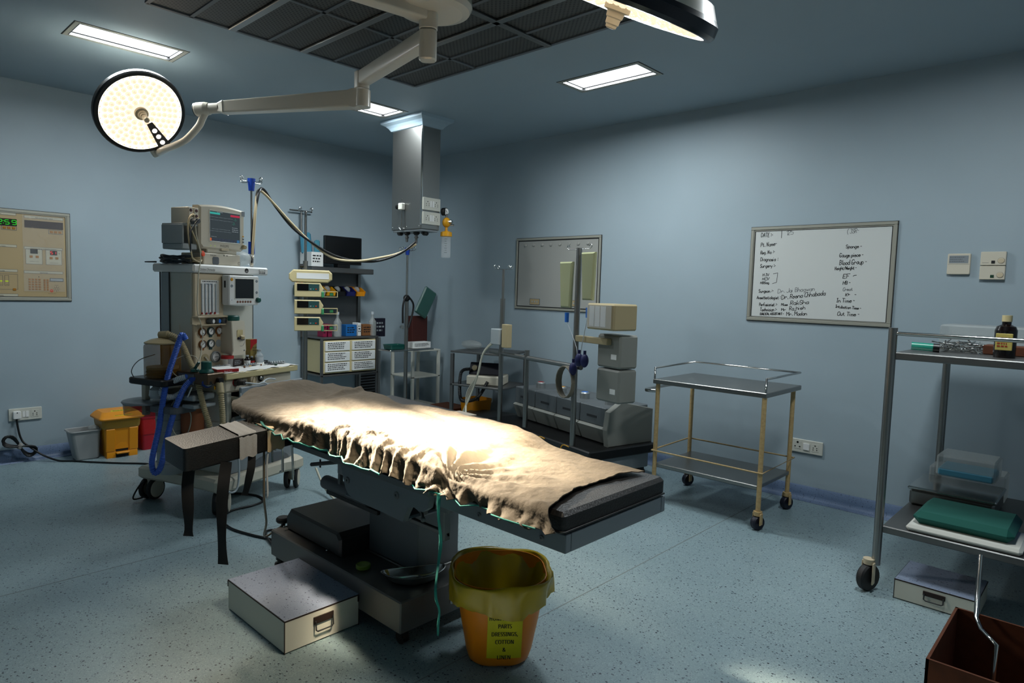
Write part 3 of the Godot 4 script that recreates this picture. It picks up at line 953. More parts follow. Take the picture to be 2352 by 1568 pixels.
# ---- things on the walls -------------------------------------------------
const PEN := {"A": "0228 2842 1434", "B": "0802 082837362505 2534332202", "C": "4738180603123243", "D": "0802 082846442202", "E": "38080232 0525", "F": "380802 0525", "G": "473818060312323434 3414", "H": "0802 3832 0535", "I": "2822 1838 1232", "J": "3833221203", "K": "0802 3804 1532", "L": "080232", "M": "0208254842", "N": "02083238", "O": "180603123243463818", "P": "0802 082837362505", "R": "0802 082837362505 1532", "S": "372818070615253433221203", "T": "0848 2822", "U": "0803122233 3833", "V": "082248", "W": "0812264248",
	"a": "35150403122233 3532", "b": "0802 04152534332202", "c": "3425150403122233", "d": "3832 3425150403122233", "e": "04343425150403122233", "f": "38281712 0525", "g": "35150403122233 35312010", "h": "0802 0415253432", "i": "0502 0707", "j": "25211001 2726", "k": "0802 3503 1332", "l": "181322", "m": "0502 04152422 24354442", "n": "0502 0415253432", "o": "150403122233342515", "p": "0500 04152534332212", "r": "0502 04152534", "s": "3425150433221203", "t": "17132232 0525", "u": "0503122233 3532", "v": "051235", "w": "0512243245", "y": "0513 3510", "z": "05350232",
	"1": "072822", "2": "071828373602 0232", "3": "08282534332203", "5": "3808061635332203", "-": "0525", ":": "1314 1617", ".": "1213", "|": "1911", "/": "0238", "+": "1317 0535", "(": "29070411", "~": "04152535"}

func pen(g: G, s: String, a: Vector3, b: Vector3, h: float, out: Vector3, w: float, sd: int) -> void:
	var rg := RandomNumberGenerator.new()
	rg.seed = sd
	var total := 0.0
	var adv := []
	for ch in s:
		var wd := 2.2
		if ch == " ": wd = 2.2
		elif ch in "mMWGOHDATwN": wd = 4.9
		elif ch in "il.:j|1": wd = 2.1
		else: wd = 3.9
		adv.append(wd)
		total += wd
	var dir := (b - a)
	var ux := dir / total
	var uy := Vector3.UP * h / 6.0
	var x := 0.0
	for i in s.length():
		var ch := s[i]
		if PEN.has(ch):
			var o := a + ux * x
			var jy := rg.randf_range(-0.25, 0.25)
			var sk := rg.randf_range(0.0, 0.16)
			for st in PEN[ch].split(" "):
				var pts: Array[Vector3] = []
				for j in range(0, st.length() - 1, 2):
					var px := float(st[j].to_int()) + rg.randf_range(-0.15, 0.15)
					var py := float(st[j + 1].to_int()) - 2.0 + jy + rg.randf_range(-0.18, 0.18)
					pts.append(o + ux * (px + py * sk) + uy * py)
				if pts.size() == 1: pts.append(pts[0] + uy * 0.6)
				for j in pts.size() - 1:
					var e := (pts[j + 1] - pts[j])
					if e.length() < 1e-5: continue
					var sd2 := e.normalized().cross(out) * w * 0.5
					var ov := e.normalized() * w * 0.3
					g.quad(pts[j] - ov - sd2, pts[j] - ov + sd2, pts[j + 1] + ov + sd2, pts[j + 1] + ov - sd2, out)
		x += adv[i]

func double_frame(o: Node3D, xf: Transform3D, w: float, h: float) -> void:
	put(frame(G.new(), xf, w, h, 0.006, 0.0, 0.006), "gasket", M.black_soft, o)
	put(frame(G.new(), xf, w - 0.008, h - 0.008, 0.024, 0.0, 0.016, 0.003), "outer_frame", M.frame_alu, o)
	put(frame(G.new(), xf, w - 0.05, h - 0.05, 0.014, 0.0, 0.009), "inner_frame", M.black, o)

func wall_things() -> void:
	# whiteboard
	var o := thing("whiteboard", "framed whiteboard with handwritten patient and surgery list on the right wall", "whiteboard", V(5.098, 1.79, 0))
	var xf := face(V(5.098, 1.795, 0.0), Vector3.BACK)
	double_frame(o, xf, 1.085, 0.775)
	put(G.new().bx(V(4.57, 1.422, 0.001), V(5.626, 2.168, 0.006)), "board", M.board_white, o)
	put(frame(G.new(), xf, 1.03, 0.715, 0.006, 0.004, 0.010), "board_lip", M.frame_alu, o)
	var g := G.new()
	var f := G.new()
	var n := 0
	for e in [
		["DATE :-", 4.641, 2.099, 4.743, 2.097, 0.032, 0],
		["|", 4.806, 2.093, 4.809, 2.093, 0.050, 0],
		["125", 4.842, 2.106, 4.903, 2.110, 0.034, 1],
		["(3SR-", 5.300, 2.099, 5.386, 2.108, 0.032, 1],
		["Pt. Name-", 4.642, 2.017, 4.779, 2.026, 0.032, 0],
		["Reg. No :-", 4.643, 1.956, 4.767, 1.963, 0.027, 0],
		["Diagnosis :", 4.646, 1.902, 4.793, 1.900, 0.029, 0],
		["Surgery :-", 4.648, 1.848, 4.781, 1.850, 0.027, 0],
		["HIV", 4.673, 1.777, 4.724, 1.780, 0.020, 0],
		["HCV", 4.671, 1.744, 4.726, 1.747, 0.020, 0],
		["HBSag", 4.657, 1.713, 4.731, 1.716, 0.018, 0],
		["Surgeon :-", 4.648, 1.641, 4.773, 1.646, 0.026, 0],
		["Dr. Jai Bhagwan", 4.805, 1.641, 5.094, 1.668, 0.033, 1],
		["Anesthetiologist :", 4.634, 1.588, 4.830, 1.594, 0.024, 0],
		["Dr. Reena Chhabada", 4.839, 1.591, 5.176, 1.636, 0.034, 0],
		["Perfusionist :-", 4.659, 1.531, 4.811, 1.536, 0.026, 0],
		["Miss", 4.839, 1.540, 4.892, 1.542, 0.020, 0],
		["RakSha", 4.910, 1.548, 5.056, 1.562, 0.032, 0],
		["Technician :-", 4.668, 1.489, 4.811, 1.495, 0.027, 0],
		["Mr", 4.842, 1.498, 4.879, 1.501, 0.019, 0],
		["Rajnish", 4.904, 1.504, 5.032, 1.520, 0.030, 0],
		["SURGICAL ASSISTANT -", 4.668, 1.457, 4.867, 1.468, 0.017, 0],
		["Mr. Madan", 4.885, 1.461, 5.046, 1.474, 0.028, 0],
		["Sponge -", 5.298, 1.992, 5.412, 1.992, 0.025, 0],
		["Gauge piece -", 5.256, 1.925, 5.426, 1.928, 0.029, 0],
		["Blood Group -", 5.260, 1.866, 5.454, 1.874, 0.035, 0],
		["Height/Weight -", 5.229, 1.828, 5.385, 1.833, 0.024, 0],
		["EF ~", 5.289, 1.766, 5.386, 1.773, 0.031, 0],
		["HB -", 5.293, 1.718, 5.352, 1.720, 0.025, 0],
		["Creat", 5.297, 1.669, 5.368, 1.674, 0.024, 1],
		["K+   -", 5.316, 1.631, 5.398, 1.634, 0.022, 0],
		["In Time -", 5.253, 1.582, 5.391, 1.583, 0.030, 0],
		["Intubation Time -", 5.249, 1.541, 5.436, 1.532, 0.021, 0],
		["Out Time -", 5.269, 1.482, 5.429, 1.482, 0.028, 0],
	]:
		n += 1
		pen(f if e[6] else g, e[0], V(e[1], e[2], 0.0066), V(e[3], e[4], 0.0066), e[5], Vector3.BACK, 0.0032 if e[6] else 0.0042, n)
	var br := [V(4.758, 1.797, 0.0066), V(4.795, 1.805, 0.0066), V(4.79, 1.728, 0.0066), V(4.756, 1.718, 0.0066)]
	for j in 3:
		var s: Vector3 = (br[j + 1] - br[j]).normalized().cross(Vector3.BACK) * 0.0018
		g.quad(br[j] - s, br[j] + s, br[j + 1] + s, br[j + 1] - s, Vector3.BACK)
	put(g, "handwriting", M.ink, o)
	put(f, "faded_handwriting", M.ink_grey, o)
	# x-ray viewer
	o = thing("xray_viewer", "framed grey unlit x-ray viewing panel on the right wall behind the drip stands", "x-ray viewer", V(2.46, 1.79, 0))
	xf = face(V(2.462, 1.787, 0.0), Vector3.BACK)
	double_frame(o, xf, 1.155, 0.78)
	put(G.new().bx(V(1.91, 1.42, 0.001), V(3.01, 2.15, 0.008)), "screen", M.viewer_grey, o)
	for k in 8: put(G.new().lathe(V(2.024 + k * 0.1215, 2.096, 0.008), [Vector2(0.016, 0.0), Vector2(0.016, 0.008), Vector2(0.011, 0.012), Vector2(0, 0.012)], Vector3.BACK, 14), "film_clip", M.viewer_grey, o)
	for c in [2.183, 2.722]:
		put(G.new().ext(rrect(0.138, 0.062, 0.006, 3), 0.004, face(V(c, 1.485, 0.008), Vector3.BACK), 0.001), "control_plate", M.panel_tan, o)
		put(frame(G.new(), face(V(c, 1.485, 0.008), Vector3.BACK), 0.142, 0.066, 0.004, 0, 0.0045), "plate_edge", M.grey_mid, o)
		for b in 3: put(G.new().ext(rrect(0.016, 0.018, 0.003, 2), 0.003, face(V(c - 0.035 + b * 0.035, 1.485, 0.012), Vector3.BACK), 0.001), "button", M.grey_pale, o)
	# thermostats
	o = thing("thermostat", "cream wall controller with a grey display beside the stacked pair of dials", "thermostat", V(6.023, 1.87, 0))
	put(G.new().ext(rrect(0.132, 0.142, 0.008, 3), 0.022, face(V(6.023, 1.868, 0.0), Vector3.BACK), 0.004), "case", M.cream_pale, o)
	put(G.new().bx(V(5.967, 1.873, 0.021), V(6.077, 1.925, 0.0225)), "display", M.grey_panel, o)
	put(G.new().bx(V(5.962, 1.866, 0.021), V(6.084, 1.8675, 0.0226)), "cover_joint", M.grey_mid, o)
	put(dashes(G.new(), face(V(6.02, 1.912, 0.0222), Vector3.BACK), 0.1, 3, 0.014, 0.004, 3), "printing", M.ink_grey, o)
	for k in 2:
		o = thing("wall_dial", ["upper cream wall controller with round dial, above a matching one", "lower cream wall controller with round dial and green switch"][k], "thermostat", V(6.21, 1.9 - k * 0.095, 0), 0, "pair of dial controllers on the right wall")
		var y := 1.903 - k * 0.094
		put(G.new().ext(rrect(0.138, 0.09, 0.004, 2), 0.026, face(V(6.213, y, 0.0), Vector3.BACK), 0.003), "case", M.cream_pale, o)
		put(G.new().bx(V(6.204, y - 0.033, 0.026), V(6.224, y - 0.014, 0.029), 0.001), "switch", M.ink if k == 0 else M.green, o)
		put(G.new().lathe(V(6.256, y - 0.014, 0.026), [Vector2(0.018, 0.0), Vector2(0.018, 0.004), Vector2(0.014, 0.005), Vector2(0, 0.005)], Vector3.BACK, 18), "dial", M.cream, o)
		put(G.new().lathe(V(6.256, y - 0.014, 0.026), [Vector2(0.019, 0.0), Vector2(0.0195, 0.001), Vector2(0.018, 0.0012)], Vector3.BACK, 18), "dial_ring", M.ink_grey, o)
		if k == 0: put(G.new().bx(V(6.155, y - 0.028, 0.026), V(6.19, y - 0.0265, 0.0266)), "mark", M.ink_grey, o)
	# sockets
	o = thing("wall_socket", "white socket plate low on the left wall with a plug in it", "socket", V(0, 0.41, 4.165))
	socket_plate(o, face(V(0.0, 0.412, 4.165), V(1, 0, 0)), 0.235, 0.106, [["p", -0.27, 0.0], ["w", 0.0, 0.0], ["s", 0.28, 0.0]], M.off_white)
	o = thing("wall_socket", "grubby socket plate low on the right wall behind the cream trolley", "socket", V(5.11, 0.43, 0))
	socket_plate(o, face(V(5.108, 0.43, 0.0), Vector3.BACK), 0.245, 0.106, [["b", -0.28, 0.05], ["v", 0.0, 0.0], ["s", 0.27, 0.0]], M.off_white)
	control_panel()

func control_panel() -> void:
	var o := thing("control_panel", "tan theatre control panel with clock, timer and telephone keys on the left wall", "control panel", V(0, 1.775, 4.35))
	var xf := face(V(0.0, 1.775, 4.35), V(1, 0, 0))
	double_frame(o, xf, 1.095, 0.775)
	put(G.new().bx(V(0.001, 1.405, 3.83), V(0.008, 2.145, 4.87)), "panel", M.panel_tan, o)
	put(frame(G.new(), xf, 1.04, 0.72, 0.008, 0.006, 0.011), "panel_lip", M.frame_alu, o)
	# title strips
	var P := func(y: float, z: float, w: float, h: float) -> Transform3D: return face(V(0.0082, y, z), V(1, 0, 0))
	var words := G.new()
	for e in [[2.105, 3.995, 0.28, "TIME ELAPSED DAY TIMER"], [1.842, 4.003, 0.275, "TEMPERATURE & HUMIDITY CONTROL"], [1.637, 4.006, 0.28, "TELEPHONE"], [2.116, 4.33, 0.28, "DAY TIME CLOCK"], [1.85, 4.33, 0.28, "HEATING CONTROL PANEL"], [1.643, 4.33, 0.28, "MEDICAL GAS ALARM"], [1.437, 4.33, 0.28, "LIGHTING PANEL"]]:
		var fx: Transform3D = face(V(0.0082, e[0], e[1]), V(1, 0, 0))
		put(frame(G.new(), fx, e[2], 0.022, 0.002, 0, 0.0012), "title_edge", M.ink_grey, o)
		put(G.new().bx(V(0.008, e[0] - 0.010, e[1] - e[2] / 2 + 0.002), V(0.0088, e[0] + 0.010, e[1] + e[2] / 2 - 0.002)), "title_strip", M.panel_pale, o)
		text(words, e[3], 0.011, fx.translated_local(V(0, -0.004, 0.0007)))
	# displays
	put(G.new().bx(V(0.008, 2.014, 3.857), V(0.012, 2.076, 4.134), 0.001), "timer_display", mk("red_glass", Color(0.12, 0.01, 0.015), 0.15), o)
	put(G.new().bx(V(0.008, 2.018, 4.186), V(0.012, 2.076, 4.42), 0.001), "clock_display", mk("green_glass", Color(0.01, 0.10, 0.03), 0.2), o)
	var seg := G.new()
	var digits := {"2": "abged", "5": "afgcd", "9": "abcdfg", "1": "bc", "0": "abcdef"}
	var dseg := func(sg: G, ch: String, c: Vector3, w: float, h: float, t: float) -> void:
		for q in digits[ch]:
			var s: Array = {"a": [0, 1, 1], "b": [1, 0.5, 0], "c": [1, -0.5, 0], "d": [0, -1, 1], "e": [-1, -0.5, 0], "f": [-1, 0.5, 0], "g": [0, 0, 1]}[q]
			sg.box(c + V(0.0006, s[1] * h, -s[0] * w), V(0.0008, t if s[2] else h * 0.86, w * 1.7 if s[2] else t))
	for k in 4: (dseg as Callable).call(seg, "1259"[k], V(0.0122, 2.047, 4.205 + (3 - k) * 0.048), 0.014, 0.018, 0.005)
	for k in 2: seg.box(V(0.0128, 2.037 + k * 0.02, 4.277), V(0.0008, 0.005, 0.005))
	put(seg, "clock_digits", M.led_green, o)
	put(G.new().bx(V(0.008, 1.796, 4.046), V(0.012, 1.834, 4.098), 0.001), "temperature_display", M.screen_dark, o)
	put(G.new().bx(V(0.008, 1.79, 3.905), V(0.012, 1.828, 3.957), 0.001), "humidity_display", M.screen_dark, o)
	for e in [[1.778, 4.072], [1.774, 3.93]]:
		put(frame(G.new(), face(V(0.008, e[1] * 0 + 1.77, e[1]), V(1, 0, 0)), 0.118, 0.13, 0.002, 0, 0.0012), "module_edge", M.ink_grey, o)
		put(G.new().bx(V(0.0079, 1.707, e[1] - 0.057), V(0.0086, 1.833, e[1] + 0.057)), "module_plate", M.panel_pale, o)
	seg = G.new()
	(dseg as Callable).call(seg, "5", V(0.0122, 1.809, 3.946), 0.007, 0.011, 0.0035)
	(dseg as Callable).call(seg, "1", V(0.0122, 1.809, 3.922), 0.007, 0.011, 0.0035)
	put(seg, "humidity_digits", M.led_red, o)
	text(words, "TEMPERATURE DISPLAY", 0.006, face(V(0.009, 1.728, 4.072), V(1, 0, 0)))
	text(words, "HUMIDITY INDICATOR", 0.006, face(V(0.009, 1.722, 3.93), V(1, 0, 0)))
	text(words, "SPEAKER", 0.008, face(V(0.009, 1.528, 3.917), V(1, 0, 0)))
	text(words, "%", 0.012, face(V(0.009, 1.805, 3.89), V(1, 0, 0)))
	text(words, "C", 0.014, face(V(0.009, 1.808, 4.037), V(1, 0, 0)))
	for e in [[1.99, 3.912, 3], [2.0, 4.24, 3]]:
		put(frame(G.new(), face(V(0.008, e[0], e[1]), V(1, 0, 0)), 0.105, 0.036, 0.003, 0, 0.0015), "key_edge", M.ink_grey, o)
		for k in 3: put(G.new().box(V(0.0095, e[0], e[1] + (k - 1) * 0.031), V(0.004, 0.018, 0.022), 0.001), "gold_key", M.button_gold, o)
	for e in [[1.769, 4.093], [1.769, 4.05], [1.764, 3.95], [1.764, 3.908], [1.485, 4.215]]: put(G.new().box(V(0.0095, e[0], e[1]), V(0.004, 0.02, 0.022), 0.001), "gold_key", M.button_gold, o)
	for r in 5:
		for c in 4: put(G.new().box(V(0.0095, 1.574 - r * 0.0208, 4.108 - c * 0.0235), V(0.004, 0.014, 0.016), 0.001), "gold_key", M.button_gold, o)
	for r in 5:
		for c in 2: put(G.new().box(V(0.0095, 1.57 - r * 0.0205, 4.002 - c * 0.022), V(0.004, 0.017, 0.014), 0.001), "gold_key", M.button_gold, o)
	put(frame(G.new(), face(V(0.008, 1.576, 3.913), V(1, 0, 0)), 0.1, 0.028, 0.005, 0, 0.003), "phone_display_edge", M.grey_mid, o)
	put(G.new().bx(V(0.008, 1.566, 3.868), V(0.009, 1.586, 3.958)), "phone_display", M.grey_pale, o)
	var sp := G.new()
	for k in 8: sp.box(V(0.0086, 1.496, 3.916) + V(0, sin(TAU * k / 8), cos(TAU * k / 8)) * 0.016, V(0.0012, 0.0022, 0.018), 0.0, Basis(Vector3.RIGHT, -TAU * k / 8))
	put(sp, "speaker_slots", M.ink, o)
	put(G.new().lathe(V(0.0082, 1.479, 3.952), [Vector2(0.004, 0.001), Vector2(0.013, 0.001), Vector2(0.013, 0)], V(1, 0, 0), 16), "maker_mark", M.orange, o)
	put(G.new().lathe(V(0.0082, 1.597, 4.042), [Vector2(0, 0.001), Vector2(0.004, 0.001), Vector2(0.004, 0)], V(1, 0, 0), 10), "mic_hole", M.ink, o)
	text(words, "theatre control panel", 0.006, face(V(0.009, 1.455, 3.95), V(1, 0, 0)))
	# gas alarm columns
	put(frame(G.new(), face(V(0.008, 1.55, 4.33), V(1, 0, 0)), 0.28, 0.13, 0.002, 0, 0.0012), "module_edge", M.ink_grey, o)
	for k in 4:
		put(frame(G.new(), face(V(0.008, 1.56, 4.265 + k * 0.042), V(1, 0, 0)), 0.03, 0.085, 0.002, 0, 0.0015), "alarm_edge", M.ink_grey, o)
		put(G.new().box(V(0.0088, 1.554, 4.265 + k * 0.042), V(0.0016, 0.007, 0.022)), "alarm_light", M.led_lime, o)
		text(words, "LOW", 0.007, face(V(0.009, 1.528, 4.265 + k * 0.042), V(1, 0, 0)))
	put(words, "lettering", M.ink, o)
	# the plastic film taped over the right half
	var rows := []
	var rg := RandomNumberGenerator.new()
	rg.seed = 77
	for j in 13:
		var l := []
		for i in 9: l.append(V(0.014 + rg.randf_range(0, 0.004), 2.12 - j * 0.054, 4.15 - i * 0.037))
		rows.append(l)
	one(G.new().sheet(rows), "plastic_film", M.film if M.has("film") else mk("film", Color(1, 1, 1, 0.1), 0.05, 0.0, {"transparency": BaseMaterial3D.TRANSPARENCY_ALPHA}), "crinkled clear plastic film over the right half of the wall control panel", "film")


# ---- lofts ---------------------------------------------------------------
# rings of equal length joined into a skin; each ring is [y, width, depth, corner radius, x, z]
func loft(rings: Array, seg := 5, closed_top := false, closed_bottom := true, thick := 0.0) -> G:
	var g := G.new()
	var rows := []
	for r in rings:
		var l := []
		var p := rrect(r[1], r[2], r[3], seg)
		for q in p: l.append(V(q.x + r[4], r[0], q.y + r[5]))
		l.append(l[0])
		rows.append(l)
	g.sheet(rows, thick)
	for e in [[closed_bottom, 0, Vector3.DOWN], [closed_top, rows.size() - 1, Vector3.UP]]:
		if not e[0]: continue
		var l: Array = rows[e[1]]
		var c := V(rings[e[1]][4], rings[e[1]][0], rings[e[1]][5])
		for k in l.size() - 1: g.tri(c, l[k], l[k + 1], e[2], e[2], e[2])
	return g

func pad(poly: Array, y0: float, y1: float, bev: float) -> G:
	# a cushion with the given plan (x, z pairs), rounded at its corners
	var raw := P2(poly)
	var p := PackedVector2Array()
	var n := raw.size()
	for i in n:
		var a := raw[(i + n - 1) % n]
		var b := raw[i]
		var c := raw[(i + 1) % n]
		var r := 0.022
		var u := (a - b).normalized() * r
		var w := (c - b).normalized() * r
		for t in [0.0, 0.33, 0.67, 1.0]: p.append((b + u).lerp(b, t).lerp(b.lerp(b + w, t), t))
	return G.new().ext(p, y1 - y0, Transform3D(Basis(V(1, 0, 0), V(0, 0, 1), V(0, 1, 0)), V(0, y0, 0)), bev, true)

func screw_head(o: Node3D, at: Vector3, out: Vector3, r := 0.012, m: Material = null) -> void:
	put(G.new().lathe(at, [Vector2(r, 0.0), Vector2(r, 0.003), Vector2(r * 0.8, 0.005), Vector2(r * 0.35, 0.005), Vector2(r * 0.3, 0.001), Vector2(0, 0.001)], out, 12), "bolt", m if m else M.steel_grey, o)

func operating_table() -> void:
	var o := thing("operating_table", "grey operating table with black mattress sections on a steel column and base", "operating table", V(4.07, 0, 3.38))
	# base
	put(G.new().bx(V(3.47, 0.075, 3.08), V(4.665, 0.222, 3.66), 0.006), "base", M.steel_dull, o)
	var prof := P2([3.52, 0.222, 4.075, 0.222, 4.075, 0.315, 4.045, 0.345, 3.56, 0.345, 3.52, 0.30])
	put(G.new().ext(prof, 0.42, Transform3D(Basis(), V(0, 0, 3.175)), 0.012), "base_cover", M.steel_grey_b if M.has("steel_grey_b") else mk("steel_grey_b", Color(0.30, 0.30, 0.30), 0.38, 0.8), o)
	for q in [[3.53, 3.603], [3.98, 3.603]]: put(G.new().cyl(V(q[0], 0.24, 3.594), V(q[0], 0.24, 3.612), 0.004, 0.004, 8).ball(V(q[0], 0.24, 3.612), Vector3(0.006, 0.006, 0.006), 8, 4), "screw", M.chrome, o)
	put(G.new().bx(V(4.08, 0.222, 3.432), V(4.56, 0.232, 3.442), 0.002).bx(V(4.492, 0.222, 3.17), V(4.502, 0.232, 3.44), 0.002), "slide_track", M.steel, o)
	for q in [[3.51, 3.62], [3.51, 3.12], [4.6, 3.12]]: put(G.new().lathe(V(q[0], 0, q[1]), [Vector2(0.0, 0), Vector2(0.034, 0), Vector2(0.036, 0.01), Vector2(0.034, 0.03), Vector2(0.02, 0.034), Vector2(0.02, 0.05), Vector2(0.027, 0.052), Vector2(0.027, 0.076)], Vector3.UP, 16), "rubber_foot", M.black, o)
	put(G.new().cyl(V(4.61, 0.03, 3.62), V(4.61, 0.03, 3.59), 0.03, 0.03, 16).bx(V(4.585, 0.03, 3.585), V(4.635, 0.076, 3.625), 0.004), "castor", M.black, o)
	put(G.new().lathe(V(3.44, 0.2, 3.57), [Vector2(0.012, 0.0), Vector2(0.012, 0.03), Vector2(0.034, 0.034), Vector2(0.04, 0.042), Vector2(0.04, 0.056), Vector2(0.032, 0.064), Vector2(0, 0.064)], Vector3.UP, 18), "levelling_knob", M.black, o)
	put(G.new().bx(V(3.42, 0.19, 3.55), V(3.475, 0.205, 3.59), 0.002), "knob_bracket", M.steel_dull, o)
	put(G.new().lathe(V(4.665, 0.13, 3.36), [Vector2(0.012, 0.0), Vector2(0.012, 0.003), Vector2(0.0, 0.004)], V(1, 0, 0), 12), "screw", M.chrome, o)
	# column
	put(G.new().bx(V(4.08, 0.222, 3.16), V(4.485, 0.60, 3.425), 0.005), "column", M.steel_grey, o)
	put(G.new().bx(V(4.05, 0.58, 3.2), V(4.78, 0.73, 3.40), 0.01), "tilt_block", M.table_grey, o)
	# motor under the back section
	put(G.new().cyl(V(3.70, 0.505, 3.45), V(4.12, 0.505, 3.45), 0.038, 0.038, 20).ball(V(3.70, 0.505, 3.45), Vector3(0.012, 0.038, 0.038), 16, 8), "motor", M.grey_mid, o)
	put(G.new().bx(V(3.72, 0.445, 3.44), V(4.2, 0.468, 3.462), 0.002).bx(V(4.0, 0.52, 3.40), V(4.34, 0.56, 3.43)), "gear_rack", M.grey_dark, o)
	put(G.new().bx(V(4.18, 0.50, 3.45), V(4.42, 0.55, 3.50), 0.004), "cable_chain", M.grey_dark, o)
	# side plate with its scalloped lower edge
	var side := P2([4.105, 0.745, 4.11, 0.71, 4.13, 0.66, 4.15, 0.61, 4.175, 0.585, 4.22, 0.572, 4.30, 0.568, 4.49, 0.566, 4.612, 0.562, 4.63, 0.60, 4.65, 0.635, 4.69, 0.648, 4.72, 0.640, 4.755, 0.645, 4.782, 0.665, 4.792, 0.70, 4.79, 0.745])
	put(G.new().ext(side, 0.03, Transform3D(Basis(), V(0, 0, 3.585)), 0.003), "side_plate", M.table_grey, o)
	put(G.new().bx(V(4.12, 0.555, 3.2), V(4.61, 0.575, 3.60), 0.008), "under_shroud", M.table_grey, o)
	for q in [[4.17, 0.652], [4.565, 0.672]]: screw_head(o, V(q[0], q[1], 3.615), Vector3.BACK, 0.017)
	put(G.new().bx(V(4.05, 0.655, 3.52), V(4.12, 0.745, 3.60), 0.006), "hinge_block", M.grey_panel, o)
	put(G.new().bx(V(3.93, 0.56, 3.50), V(3.95, 0.70, 3.52), 0.001), "toothed_bar", M.steel_grey, o)
	put(G.new().cyl(V(3.63, 0.598, 3.50), V(4.06, 0.71, 3.52), 0.011, 0.011, 12).cyl(V(3.72, 0.60, 3.50), V(3.72, 0.645, 3.50), 0.005, 0.005, 8), "lever", M.grey_dark, o)
	# accessory clamp and lower rail at the hip
	put(G.new().bx(V(4.60, 0.545, 3.545), V(4.85, 0.565, 3.565), 0.003), "lower_rail", M.steel_dull, o)
	put(G.new().bx(V(4.82, 0.53, 3.54), V(4.85, 0.70, 3.58), 0.004).bx(V(4.80, 0.66, 3.52), V(4.88, 0.73, 3.59), 0.004), "clamp_post", M.steel_grey, o)
	put(G.new().cyl(V(4.70, 0.625, 3.58), V(4.76, 0.615, 3.62), 0.007, 0.007, 8).cyl(V(4.69, 0.63, 3.58), V(4.73, 0.628, 3.58), 0.012, 0.012, 10).ball(V(4.762, 0.6145, 3.622), Vector3(0.012, 0.012, 0.012), 10, 6), "clamp_lever", M.steel_grey, o)
	# frame rails and mattress sections
	var m := [["head_frame", 3.14, 3.68, 0.80, 0.84], ["back_frame", 3.70, 4.92, 0.745, 0.80]]
	for e in m:
		put(G.new().bx(V(e[1], e[3], 3.06), V(e[2], e[4], 3.66), 0.004), e[0], M.table_grey, o)
	put(G.new().bx(V(3.72, 0.745, 3.662), V(4.86, 0.775, 3.676), 0.002), "side_rail", M.steel_grey, o)
	put(G.new().bx(V(3.72, 0.745, 3.044), V(4.86, 0.775, 3.058), 0.002), "side_rail", M.steel_grey, o)
	put(G.new().bx(V(4.90, 0.724, 3.645), V(5.575, 0.79, 3.675), 0.003), "leg_rail", M.table_grey, o)
	put(G.new().bx(V(4.90, 0.724, 3.03), V(5.575, 0.79, 3.06), 0.003), "leg_rail", M.table_grey, o)
	put(G.new().bx(V(5.545, 0.724, 3.06), V(5.575, 0.79, 3.645), 0.003), "end_rail", M.table_grey, o)
	put(G.new().bx(V(4.92, 0.77, 3.05), V(5.55, 0.785, 3.65)), "leg_plate", M.table_grey, o)
	for q in [5.16, 5.47]: screw_head(o, V(q, 0.752, 3.675), Vector3.BACK, 0.010)
	put(pad([3.10, 3.04, 3.66, 3.04, 3.66, 3.68, 3.10, 3.68], 0.84, 0.93, 0.016), "head_mattress", M.rubber, o)
	put(pad([3.69, 3.035, 4.91, 3.035, 4.91, 3.685, 3.69, 3.685], 0.80, 0.912, 0.016), "back_mattress", M.rubber, o)
	put(pad([4.93, 3.03, 5.572, 3.03, 5.572, 3.69, 4.93, 3.69], 0.79, 0.866, 0.014), "leg_mattress", M.rubber, o)
	put(G.new().tube([V(4.95, 0.80, 3.692), V(5.56, 0.80, 3.692), V(5.574, 0.80, 3.68), V(5.574, 0.80, 3.04)], 0.004, 6), "piping", M.black, o)
	# arm boards: near one swung out, far one folded along the table
	put(pad([3.725, 4.30, 3.995, 4.31, 3.80, 3.70, 3.49, 3.66], 0.782, 0.882, 0.014), "arm_pad", M.rubber, o, "black padded arm board swung out to the left")
	put(G.new().ext(P2([3.74, 4.25, 3.96, 4.26, 3.78, 3.66, 3.54, 3.62]), 0.012, Transform3D(Basis(V(1, 0, 0), V(0, 0, 1), V(0, 1, 0)), V(0, 0.772, 0))), "arm_board_plate", M.grey_dark, o)
	put(G.new().tube([V(3.72, 0.772, 3.72), V(3.72, 0.62, 3.72), V(3.66, 0.60, 3.70)], 0.007, 8).tube([V(3.78, 0.772, 3.70), V(3.78, 0.58, 3.69)], 0.006, 8), "arm_board_bracket", M.chrome, o)
	put(G.new().tube([V(3.66, 0.775, 3.75), V(3.68, 0.665, 3.76)], 0.009, 8).tube([V(3.64, 0.74, 3.74), V(3.70, 0.735, 3.75)], 0.006, 8), "arm_board_lever", M.chrome, o)
	put(pad([3.42, 2.80, 4.50, 2.86, 4.50, 3.03, 3.42, 3.03], 0.80, 0.896, 0.012), "arm_pad", M.rubber, o, "black padded arm board folded along the far side")
	put(G.new().box(V(4.19, 0.898, 2.94), Vector3(0.15, 0.004, 0.19), 0.0, Basis(Vector3.UP, -0.05)), "tape_wrap", M.gauze, o)
	# straps that hang from the near arm board
	for e in [[V(3.97, 0.79, 4.12), V(4.01, 0.70, 4.15), V(3.99, 0.60, 4.15), V(4.01, 0.46, 4.16), V(4.0, 0.33, 4.15), 0.05], [V(3.82, 0.78, 4.22), V(3.84, 0.68, 4.24), V(3.87, 0.58, 4.25), V(3.885, 0.50, 4.255), V(3.895, 0.46, 4.26), 0.05], [V(3.86, 0.79, 3.95), V(3.875, 0.72, 3.96), V(3.86, 0.66, 3.965), V(3.84, 0.60, 3.97), V(3.83, 0.57, 3.975), 0.036]]:
		var rows := []
